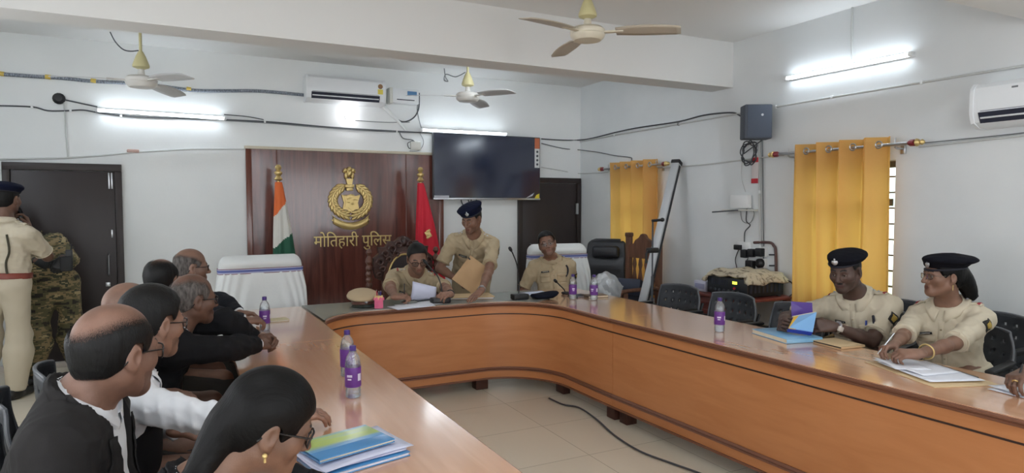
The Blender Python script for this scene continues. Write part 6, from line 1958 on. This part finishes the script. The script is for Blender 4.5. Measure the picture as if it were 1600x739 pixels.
D_ = lawyer('grey balding man in black-framed spectacles with hands clasped on the table', SK_D, 302, 467, 3.22, (22, 4, 0), 4, M_suit, M_hairgg, ([-.125, -.10, -.04, .03, .05], [.06, .08, .10, .085, .05]), (.10, 0, .19), (.25, 0),
            dict(R=dict(w=atZ(404, 538, .832), n=(-.1, .75, -.6), d=(.9, .55, .0), pose='clasp', e=(.12, 3.22, .88)), L=dict(w=atZ(404, 538, .832) + Vector((-.005, .105, .012)), n=(.1, -.75, -.6), d=(.92, -.40, .02), pose='clasp', e=(.12, 3.75, .90))), belly=.04, line=HL, thick=.009, trou=mat('trousers_grey', (98, 94, 86), .85), vc=None)
E_ = lawyer('man with receding black hair looking away behind the grey man in spectacles', SK_B, 253, 438, 3.76, (62, 4, 0), 6, M_suit, M_hairb, ([-.125, -.08, .0, .05, .09], [.09, .12, .11, .055, .045]), (.06, 0, .205), (.08, 0), spec=False)
pf = atZ(393, 503, .805)
F_ = lawyer('farthest balding man of the left row, reaching toward the water bottle', SK_F, 299, 417, 4.38, (12, 3, 0), 2, M_suitn, M_hairgg, ([-.125, -.08, .0, .05], [.07, .085, .07, .04]), (.08, 0, .205), (.12, 0),
            dict(R=dict(w=atZ(384, 501, .845), n=(0, .25, -1), d=(.95, .25, -.05), pose='half', e=(.05, 4.2, .92)), L=dict(w=atZ(388, 491, .845) + Vector((-.05, .06, 0)), n=(0, -.2, -1), d=(.95, -.25, -.05), pose='half', e=(.1, 5.0, .92))), belly=.02, line=HL, thick=.007)
F_.glasses if False else None

sit(A, 'black perforated chair under the balding man in the dark suit')
sit(B, 'black perforated chair under the thick-haired man in white shirt sleeves')
sit(Cc, 'black perforated chair with its back showing at the left picture edge')
sit(D_, 'black perforated chair whose back shows nearer the khaki uniformed man on the phone')
sit(E_, 'black perforated chair under the man with receding black hair')
sit(F_, 'black perforated chair under the farthest balding man at the left arm')
# woman in front with the long plait
hc = atD(420, 660, 1.47)
G = Person('woman with a long black plait and spectacles bent over the front of the left table', (120, 88, 70), (hc.x - .32, hc.y - .02, .60), (hc.x - .17, hc.y - .005, hc.z - .185), 6, hc, (6, 24, 3), .93, female=True, body_h=.012,
           hands=dict(R=dict(w=(.34, hc.y + .0, .850), n=(0, .2, -1), d=(1, .2, 0), e=(.10, hc.y - .04, .87)), L=dict(w=(.32, hc.y + .13, .850), n=(0, -.2, -1), d=(1, -.1, 0), e=(.10, hc.y + .16, .87))))
G.shirt(M_shirtw, t=.009, full=True, end=.985, seed=2, amp=.003); so = G.shirt_o; G.collar(M_shirtw, parent=so, spread=.008, out=.012, front_drop=.02, lift=.026, r=.062)
G.shirt(M_suit, t=.020, full=True, end=.95, seed=12, amp=.007, name='jacket', vcut=(.33, .06), h=.007); G.lapels(M_suit, .33, .06, G.shirt_o, .04); G.collar(M_suit, parent=G.shirt_o, gap=.5, r=.070, h=.040, spread=.020, lift=.018, out=.0, name='jacket_collar')
G.trousers(M_trou)
sit(G, 'black perforated chair under the woman with the long plait')
nape = G.hp(0, -.105, -.03)
pl = [G.hp(0, -.072, .0), G.hp(.0, -.092, -.05), nape + V3(-.05, -.025, -.10), nape + V3(-.115, -.06, -.175), nape + V3(-.165, -.085, -.27), nape + V3(-.18, -.09, -.40)]
ex = []
Q = smooth_path([tuple(q) for q in pl], 5)
for i in range(len(Q) - 1):
    q0, q1 = np3(Q[i]), np3(Q[i + 1]); rr = .046 - .024 * min(1, i / 10); wob = V3(0, 1, 0) * .008 * math.sin(i * 2.4) * (i > 8)
    ex.append(Cap(q0 + wob, q1 - wob, rr * (1 + .16 * math.sin(i * 2.4) * (i > 8)), None, .02))
M_hairw = mat('hair_long_black', (11, 10, 10), .48, bump=.18, bscale=130, stretch=(.12, 2.2, .5), spec=.16)
G.hair(M_hairw, thick=.013, line=([-.13, -.10, -.05, -.02, .005, .022, .045, .06, .078], [-.16, -.12, -.085, -.015, .012, -.03, -.035, .02, .045]), extra=ex, amp=.0008)
G.glasses(w=.027, hgt=.021, th=.0026)
for g in (-1, 1):
    mb = MB(); c = G.hp(g * .088, -.006, -.052); mb.ball(tuple(c), .006, seg=10, rings=6); mb.tube([tuple(c), tuple(c + V3(0, 0, -.014))], .003, 6); mb.build('earring', M_gold, G.root, world=True)

# ---- officers at the head of the table
SK_O = (150, 106, 80)
hc = atD(652, 403, 5.80); sh = atD(648, 434, 5.98)
wr = atZ(617, 464, .835); wl = atZ(703, 461, .835)
O1 = Person('seated officer in glasses and khaki shirt reading a white sheet at the head table', (138, 101, 82), (sh.x + .0, 5.98, .60), sh, 252, hc, (262, 24, 4), 1.04, belly=.02,
            hands=dict(R=dict(w=wr, n=(.3, .2, -.9), d=(.85, -.30, .05), pose='grip', e=(sh.x - .55, 5.75, .83)), L=dict(w=wl + Vector((.02, .04, .0)), n=(-.3, .2, -.9), d=(-.75, -.45, .05), pose='half', e=(sh.x + .5, 5.8, .83))))
O1.shirt(M_khaki, seed=31, amp=.008); O1.police(M_khaki, M_khaki_d, rank=True); O1.sleeve_hem(M_khaki, O1.shirt_o); O1.trousers(M_khaki); O1.hair(M_hairb); O1.glasses(); O1.moustache(M_hairb, .014)
# the sheet in his hands and pen
mb = MB(); c = atD(661, 459, 5.62); ux = Vector((.9, -.35, -.25)).normalized(); uy = Vector((.25, .25, .95)).normalized()
mb.grid(lambda u, v: c + ux * (u - .5) * .21 + uy * ((v - .5) * .17) + Vector((0, -.02 * math.sin(PI * v), 0)), 8, 8); o = mb.build('paper_sheet', M_paper2, solid=.001); tag(o, 'white sheet of paper held up by the seated officer in glasses', 'paper')
mb = MB(); q = np3(O1.H['R']['w']) + V3(.07, -.03, .02); mb.tube([tuple(q + V3(0, 0, -.04)), tuple(q + V3(.01, .03, .085))], .004, 8); o = mb.build('pen', M_navyc); tag(o, 'dark pen in the right fist of the seated officer in glasses', 'pen')
mb_, c_, d_, x_, y_ = O1.ring('watch_strap', M_black, 'L', .93, .032, .006)

hc = atD(737, 341, 6.02); sh = atD(739, 376, 6.2)
fist = atD(713, 436, 5.98); palm = atZ(752, 454, .86)
O2 = Person('standing officer in navy beret leaning on the table and holding a brown file', (134, 98, 80), (sh.x + .10, sh.y + .26, .89), sh, 240, hc, (212, 24, -4), 1.02, belly=.05, legs='stand', feet=[(sh.x - .06, sh.y + .34, 0), (sh.x + .20, sh.y + .30, 0)],
            hands=dict(R=dict(w=fist, n=(.5, -.1, -.6), d=(.85, -.35, -.28), pose='grip', e=atD(694, 412, 6.15)), L=dict(w=palm, n=(-.2, -.1, -1), d=(-.80, -.45, -.38), pose='flat', e=atD(782, 424, 6.15))))
O2.shirt(M_khaki, seed=41, amp=.008); O2.police(M_khaki, M_khaki_d, rank='plain', pfront=1.0); O2.sleeve_hem(M_khaki, O2.shirt_o); O2.trousers(M_khaki); O2.hair(M_hairb, thick=.007, top=UB); O2.beret(M_beret, badge_x=-.03, tilt=12, side=1, big=1.05); O2.moustache(M_hairg)
_, c_, d_, x_, y_ = O2.ring('watch_strap', M_steel, 'L', .94, .031, .005)
mb = MB(); mb.lathe([(0, 0), (.017, 0), (.017, .007), (0, .008)], 18, frame(c_ + y_ * .032 if (y_ @ V3(.4, -.9, .2)) > 0 else c_ - y_ * .032, x_, d_, y_)); mb.build('watch_face', M_steel, O2.root, world=True)
cs = [atD(x, y, t) for x, y, t in ((735, 399, 5.93), (767, 422, 5.90), (739, 460, 5.86), (706, 436, 5.90))]
mb = MB(); n_ = (cs[1] - cs[0]).cross(cs[3] - cs[0]).normalized() * .004
mb.add([c - n_ for c in cs] + [c + n_ for c in cs], [(0, 1, 2, 3), (7, 6, 5, 4), (0, 4, 5, 1), (1, 5, 6, 2), (2, 6, 7, 3), (3, 7, 4, 0)])
t = thing('brown_file', 'plain brown cardboard file held upright by the standing officer in navy beret', 'folder', (cs[2].x, cs[2].y, cs[2].z)); mb.build('cover', M_manila, t, world=True, sharp=0)
mb = MB(); mb.tube([(cs[0] * .9 + cs[3] * .1) - n_ * 2, (cs[0] * .78 + cs[1] * .1 + cs[3] * .12) - n_ * 2.5], .007, 6); mb.build('clip', M_black, t, world=True)

hc = atD(855, 381, 6.50); sh = atD(862, 413, 6.62)
O3 = Person('young officer in khaki with glasses leaning back in the white cloth-covered chair', (134, 98, 80), (sh.x - .02, 5.62, .60), sh, 246, hc, (240, -4, 13), 1.0, roll=-3,
            hands=dict(R=dict(w=(sh.x - .26, 5.55, .69), n=(0, 0, -1), d=(-.3, -.7, -.5), e=(sh.x - .30, 5.9, .70)), L=dict(w=(sh.x + .10, 5.53, .69), n=(0, 0, -1), d=(-.5, -.7, -.5), e=(sh.x + .32, 5.85, .70))))
O3.shirt(M_khaki, seed=51, amp=.008); O3.police(M_khaki, M_khaki_d, rank='plain'); O3.sleeve_hem(M_khaki, O3.shirt_o); O3.trousers(M_khaki); O3.hair(M_hairb, thick=.014, line=([-.12, -.06, -.028, -.012, .012, .022, .034, .052, .075], [-.078, -.072, -.045, .018, .022, .002, .012, .055, .068])); O3.glasses(M_specm, th=.0014)

# ---- officers along the right arm
hc = atD(1321, 423, 4.18); sh = atD(1341, 474, 4.27)
wl = atD(1302, 510, 3.98); wr = atD(1234, 512, 4.12)
O4 = Person('man in black beret and khaki shirt holding an open book at the right table arm', (84, 62, 53), (sh.x + .10, sh.y - .02, .60), sh, 196, hc, (192, 13, 2), 1.05, belly=.03,
            hands=dict(L=dict(w=wl, n=(.25, .75, -.5), d=(-.85, .45, .05), pose='half', e=atD(1395, 560, 4.0)), R=dict(w=wr + Vector((.02, .06, -.02)), n=(-.2, -.95, .1), d=(-.7, -.3, .35), pose='half', e=(sh.x - .02, sh.y + .38, .87))))
O4.shirt(M_khaki2, seed=61, amp=.009, h=.0075); O4.police(M_khaki2, M_khaki2_d); O4.sleeve_hem(M_khaki2, O4.shirt_o); O4.trousers(M_khaki2); O4.hair(M_hairb, thick=.006, top=UB); O4.beret(M_beretb, badge_x=.005, tilt=5, side=-1, low=.006); O4.moustache(mat('moustache_dark', (38, 28, 26), .6), .02)
o, c_, d_, x_, y_ = O4.ring('watch_strap', M_steel, 'L', .90, .0345, .008)
vv = nrm(np3(EYE) - c_); vv = nrm(vv - d_ * (vv @ d_)); mb = MB(); mb.cbox((0, 0, 0), (.036, .032, .012), .005, frame(c_ + vv * .036, d_, np.cross(vv, d_), vv)); mb.build('watch_face', mat('watch_dial', (196, 186, 176), .3), O4.root, world=True)
P = O4.F.hit([O4.tp(-.075, O4.fd, .352)], [-O4.w], .45, .008)[0]; mb = MB(); mb.tube([tuple(P + V3(0, 0, .02)), tuple(P + V3(0, 0, -.03))], .006, 8); o = mb.build('pocket_pen', mat('pen_blue2', (60, 84, 170), .4)); tag(o, 'blue pen clipped in the shirt pocket of the man in black beret', 'pen')
# the open book in his hands
cb = atD(1258, 505, 4.02); F_b = frame(cb, Vector((-.45, -.85, .10)).normalized(), Vector((.35, -.1, .93)).normalized(), Vector((-.80, .50, .32)).normalized())
t = thing('open_book', 'purple, yellow and light blue book held open by the man in black beret', 'book', cb)
b0 = cb + Vector((0, 0, -.055))
ax = Vector((.42, -.88, .0)).normalized()       # along the spine, across the picture
bl_ = b0 - ax * .10
tl, tr = atD(1237, 470, 4.14), atD(1270, 472, 4.08); bl2, br2 = atD(1233, 517, 4.06), atD(1268, 520, 3.98)
def slab(name, m, c4, th, par):
    n = (c4[1] - c4[0]).cross(c4[3] - c4[0]).normalized() * th / 2; mb = MB()
    mb.add([c - n for c in c4] + [c + n for c in c4], [(0, 1, 2, 3), (7, 6, 5, 4), (0, 4, 5, 1), (1, 5, 6, 2), (2, 6, 7, 3), (3, 7, 4, 0)]); return mb.build(name, m, par, world=True, sharp=0)
pur = [atD(1236, 471, 4.13), atD(1269, 473, 4.09), atD(1270, 492, 4.10), atD(1237, 505, 4.14)]
slab('back_cover', mat('book_purple', (88, 64, 146), .35, coat=.3), pur, .004, t)
fr_ = [atD(1232, 513, 3.98), atD(1240, 495, 4.06), atD(1276, 488, 4.0), atD(1270, 519, 3.92)]
f1 = slab('front_cover', mat('book_skyblue', (128, 178, 226), .35, coat=.3), fr_, .004, t)
ye = [a * .99 + (EYE * .01) for a in (fr_[0], fr_[1], fr_[1] * .70 + fr_[2] * .30, fr_[0] * .76 + fr_[3] * .24)]
slab('yellow_stripe', mat('book_yellow', (226, 178, 60), .4), [a + (EYE - a).normalized() * .0015 for a in (fr_[0], fr_[1], fr_[1] * .78 + fr_[2] * .22, fr_[0] * .70 + fr_[3] * .30)], .003, f1)
slab('page_block', M_pages, [fr_[1] + Vector((.004, .01, .0)), fr_[2] + Vector((.004, .01, 0)), fr_[2] + Vector((.02, .03, -.01)), fr_[1] + Vector((.02, .03, -.01))], .006, t)
slab('spine', mat('book_blue_edge', (52, 66, 160), .4), [fr_[0], fr_[3], fr_[3] + Vector((.01, .02, -.022)), fr_[0] + Vector((.01, .02, -.022))], .008, t)

hc = atD(1474, 430, 3.70); sh = atD(1482, 490, 3.77)
wl = atD(1445, 553, 3.60); wr = atD(1392, 552, 3.72)
wl = atZ(1436, 553, .845); wr = atZ(1412, 545, .85)
O5 = Person('woman in black beret and khaki shirt writing on papers, seen in profile', (132, 98, 80), (sh.x + .06, sh.y - .02, .60), sh, 190, hc, (150, 1, 0), .97, female=True, shw=.168,
            hands=dict(L=dict(w=wl, n=(.1, .45, -.9), d=(-.72, .62, -.03), pose='pen', e=atD(1530, 575, 3.45)), R=dict(w=wr + Vector((.05, .08, .0)), n=(.1, -.35, -.9), d=(-.9, .12, -.12), pose='pen', e=atD(1408, 545, 3.98))))
O5.shirt(M_khaki2, seed=71, amp=.0065, h=.007, end=.97, t=.015); O5.police(M_khaki2, M_khaki2_d, lanyard=False); O5.sleeve_hem(M_khaki2, O5.shirt_o, .97); O5.trousers(M_khaki2)
sit(O5, 'black perforated chair under the woman in the black beret'); sit(O4, 'black perforated chair under the man in the black beret')
nape = O5.hp(0, -.10, -.02); ex = []
bun = [O5.hp(0, -.095, .0), O5.hp(.005, -.125, -.045), O5.hp(.01, -.15, -.085), O5.hp(.015, -.165, -.125)]
Q = smooth_path([tuple(q) for q in bun], 5)
for i in range(len(Q) - 1): ex.append(Cap(np3(Q[i]), np3(Q[i + 1]), .046 - .026 * (i / len(Q)) + .006 * math.sin(i * 1.9), None, .02))
for k in range(7): ex.append(Cap(np3(Q[-4]) + V3(0, 0, 0), np3(Q[-1]) + O5.hr * .03 * math.sin(k * 2) + O5.hf * (-.03 * math.cos(k * 1.3)) + V3(0, 0, .012 * math.cos(k * 2.2)), .009, .004, .008))
O5.hair(M_hairw, thick=.015, top=UB, line=([-.12, -.06, -.03, -.02, .010, .024, .045, .06, .078], [-.078, -.078, -.05, -.005, .01, -.018, .0, .04, .05]), extra=ex, amp=.003)
O5.beret(M_beretb, badge_x=-.028, tilt=3, side=-1, big=1.16, back=.012, band=.036, low=.006); O5.glasses(M_specm, w=.024, hgt=.015, th=.0014)
_, c_, d_, x_, y_ = O5.ring('bangle', M_gold, 'L', .80, .036, .004)
for g in (-1, 1):
    mb = MB(); c = O5.hp(g * .086, -.004, -.052); mb.ball(tuple(c), .004, seg=8, rings=6); mb.tube([tuple(c), tuple(c + V3(0, 0, -.025))], .002, 6); mb.build('earring', M_gold, O5.root, world=True)
q = np3(O5.H['R']['w']) + nrm(O5.H['R']['d']) * .085 + V3(0, 0, .005)
mb = MB(); mb.tube([tuple(q + V3(-.02, .01, -.035)), tuple(q + V3(.05, -.03, .075))], .0045, 8); o = mb.build('pen', M_steel); tag(o, 'silver pen in the fingers of the woman in black beret', 'pen')

p3 = atZ(1592, 594, .835)
O6 = Person('officer cut off by the right picture edge, a ring on the writing hand', (104, 75, 60), (3.95, 1.30, .60), (3.86, 1.34, 1.0), 180, (3.80, 1.36, 1.24), (170, 10, 0), 1.0,
            hands=dict(R=dict(w=p3 + Vector((.10, .02, .015)), n=(.1, -.2, -1), d=(-1, .02, -.12), pose='pen', e=(3.75, 1.75, .92)), L=dict(w=(3.40, 1.25, .85), n=(0, 0, -1), d=(-1, .2, 0))))
O6.shirt(M_khaki2, seed=81, amp=.008, h=.009, end=.9); O6.police(M_khaki2, M_khaki2_d); O6.trousers(M_khaki2); O6.hair(M_hairb, top=UB); O6.beret(M_beretb)
kn = np3(O6.H['R']['w']) + nrm(O6.H['R']['d']) * .105
sit(O6, 'black perforated chair under the officer at the right picture edge')
h_ = hand_prims(O6.H['R']['w'], O6.H['R']['d'], O6.H['R']['n'], 'R', 'pen')
rg = [p for p in h_ if p.k == .004][3]; c = (rg.a + rg.b) / 2; d = nrm(rg.b - rg.a); x = nrm(np.cross(d, V3(.2, .1, 1))); y = np.cross(d, x)
mb = MB(); mb.tube([tuple(c + (x * math.cos(q) + y * math.sin(q)) * .0105) for q in [2 * PI * i / 18 for i in range(18)]], .003, 6, closed=True); mb.build('ring', M_gold, O6.root, world=True)
q = np3(O6.H['R']['w']) + nrm(O6.H['R']['d']) * .08
mb = MB(); mb.tube([tuple(q + V3(-.03, -.02, -.02)), tuple(q + V3(.05, .0, .05))], .0045, 8); o = mb.build('pen', M_black); tag(o, 'black pen in the hand at the right picture edge', 'pen')

# ---- two standing men by the left door
ft = atZ(18, 622, 0)
hc = atD(10, 311, 5.30); sh = Vector((hc.x + .0, hc.y - .03, hc.z - .25)); 
sh = atD(8, 361, 5.28)
hd = atD(42, 352, 5.42); el = atD(74, 412, 5.30)
C1 = Person('khaki uniformed man in navy beret on the phone, standing at the left edge', (108, 77, 61), (sh.x - .02, sh.y - .02, .93), sh, 62, hc, (66, 2, 0), 1.04, legs='stand', belly=.03,
            feet=[(ft.x + .04, ft.y - .03, 0), (ft.x - .22, ft.y + .08, 0)],
            hands=dict(R=dict(w=hd + Vector((.01, .02, -.03)), n=(-.8, -.5, .1), d=(-.25, -.05, 1), pose='half', e=el), L=dict(w=(sh.x - .42, sh.y + .05, .86), n=(1, 0, 0), d=(0, .1, -1))))
C1.shirt(M_khaki2, seed=91, amp=.010, hem=.06); C1.police(M_khaki2, M_khaki2_d, placket=False, plate=False, rank='plain'); C1.sleeve_hem(M_khaki2, C1.shirt_o); C1.trousers(M_khaki2, loose=.018); C1.hair(M_hairb, thick=.007, top=UB); C1.beret(M_beret, tilt=8, side=1)
F = Field([C1.torso[0].grow(.030), C1.torso[1].grow(.026)], .009); b0 = C1.tp(0, 0, .085); u_ = C1.u
F.clip(lambda x, y, z: np.abs((x - b0[0]) * u_[0] + (y - b0[1]) * u_[1] + (z - b0[2]) * u_[2]) - .024); C1.add('belt', F, mat('belt_red_brown', (128, 58, 44), .45))
mb = MB(); pts = [C1.tp(.10, -.20, .44), C1.tp(.12, -.21, .30), C1.tp(.10, -.21, .20), C1.tp(.11, -.20, .10)]
PP = C1.F.hit(pts, [C1.w] * 4, .45, .010); mb.tube(smooth_path([tuple(p) for p in PP], 5), .008, 8); mb.build('whistle_cord', mat('cord_olive', (66, 62, 48), .8), C1.root, world=True)
hh = C1.H['R']; q = np3(hh['w']) + nrm(hh['d']) * .075 + nrm(hh['n']) * .035
X = frame(q, nrm(np.cross(hh['d'], hh['n'])), nrm(hh['d']), nrm(np.cross(nrm(np.cross(hh['d'], hh['n'])), nrm(hh['d']))))
t = thing('mobile_phone', 'dark mobile phone held to the ear of the man at the left edge', 'phone', q)
mb = MB(); mb.cbox((0, 0, 0), (.07, .15, .009), .004, X); mb.build('case', M_black, t, world=True)
mb = MB(); mb.cbox((0, 0, .005), (.064, .14, .001), 0, X); mb.build('screen', mat('phone_glass', (20, 22, 30), .08), t, world=True)

fa, fb = atZ(48, 598, 0), atZ(122, 585, 0)
sh = atD(54, 384, 5.88); hip = atD(84, 448, 5.85)
hc = atD(18, 342, 6.0)
C2 = Person('man in camouflage uniform and black gloves standing half hidden near the left door', (108, 77, 62), hip, sh, 285, hc, (290, 10, 0), 1.02, legs='stand', feet=[(fa.x, fa.y, 0), (fb.x, fb.y, 0)], belly=.04, roll=-24, shw=.165,
            hands=dict(L=dict(w=atD(98, 404, 5.62), n=(-.3, .6, -.5), d=(-.3, -.4, -.75), pose='grip', e=atD(112, 404, 5.95)), R=dict(w=atD(58, 408, 5.70), n=(.3, .6, -.5), d=(.7, -.3, -.3), pose='grip', e=atD(40, 420, 5.8))))
C2.shirt(M_camo, seed=95, amp=.014, full=True, end=.93, t=.024, hem=-.02); C2.collar(M_camo, parent=C2.shirt_o); C2.trousers(M_camo, loose=.03, t=.026); C2.hair(M_hairb)
for sd in 'RL':
    hp_ = hand_prims(C2.H[sd]['w'], C2.H[sd]['d'], C2.H[sd]['n'], sd, 'grip', 1.04); F = Field([p.grow(.004) for p in hp_], .006); C2.add('glove', F, M_black)
# black pouch with radio at his side
c = atD(104, 412, 5.60)
t = thing('radio_pouch', 'black pouch with a hand radio at the side of the man in camouflage', 'pouch', c)
mb = MB(); mb.cbox(tuple(c), (.09, .06, .13), .015); mb.build('pouch', mat('pouch_black', (30, 31, 33), .7), t, world=True)
mb = MB(); mb.cbox(tuple(c + Vector((.02, 0, .08))), (.05, .035, .08), .008); mb.tube([c + Vector((.035, 0, .11)), c + Vector((.04, 0, .17))], .006, 8); mb.build('radio', M_black, t, world=True)
# ------------------------------------------------------------------ light, camera, colour management
w = bpy.data.worlds.new('World'); SC.world = w; w.use_nodes = True
bg = w.node_tree.nodes['Background']; bg.inputs['Color'].default_value = (*lin((244, 247, 252)), 1); bg.inputs['Strength'].default_value = 2.1

cam_d = bpy.data.cameras.new('camera'); cam = bpy.data.objects.new('camera', cam_d); COL.objects.link(cam)
cam_d.sensor_width = 36; cam_d.sensor_fit = 'HORIZONTAL'; cam_d.lens = 36 * FPX / 1600
cam_d.clip_start = .05; cam_d.clip_end = 200
z = -CFW
cam.matrix_world = Matrix(((CRT.x, CUP.x, z.x, EYE.x), (CRT.y, CUP.y, z.y, EYE.y), (CRT.z, CUP.z, z.z, EYE.z), (0, 0, 0, 1)))
SC.camera = cam
SC.view_settings.view_transform = 'Standard'; SC.view_settings.look = 'None'
SC.view_settings.exposure = 1.15; SC.view_settings.gamma = 1.0; SC.view_settings.use_curve_mapping = False
SC.cycles.use_denoising = True
SC.cycles.max_bounces = 8; SC.cycles.diffuse_bounces = 5; SC.cycles.glossy_bounces = 4; SC.cycles.transparent_max_bounces = 12; SC.cycles.transmission_bounces = 6
SC.cycles.caustics_reflective = False; SC.cycles.caustics_refractive = False
SC.cycles.sample_clamp_indirect = 6
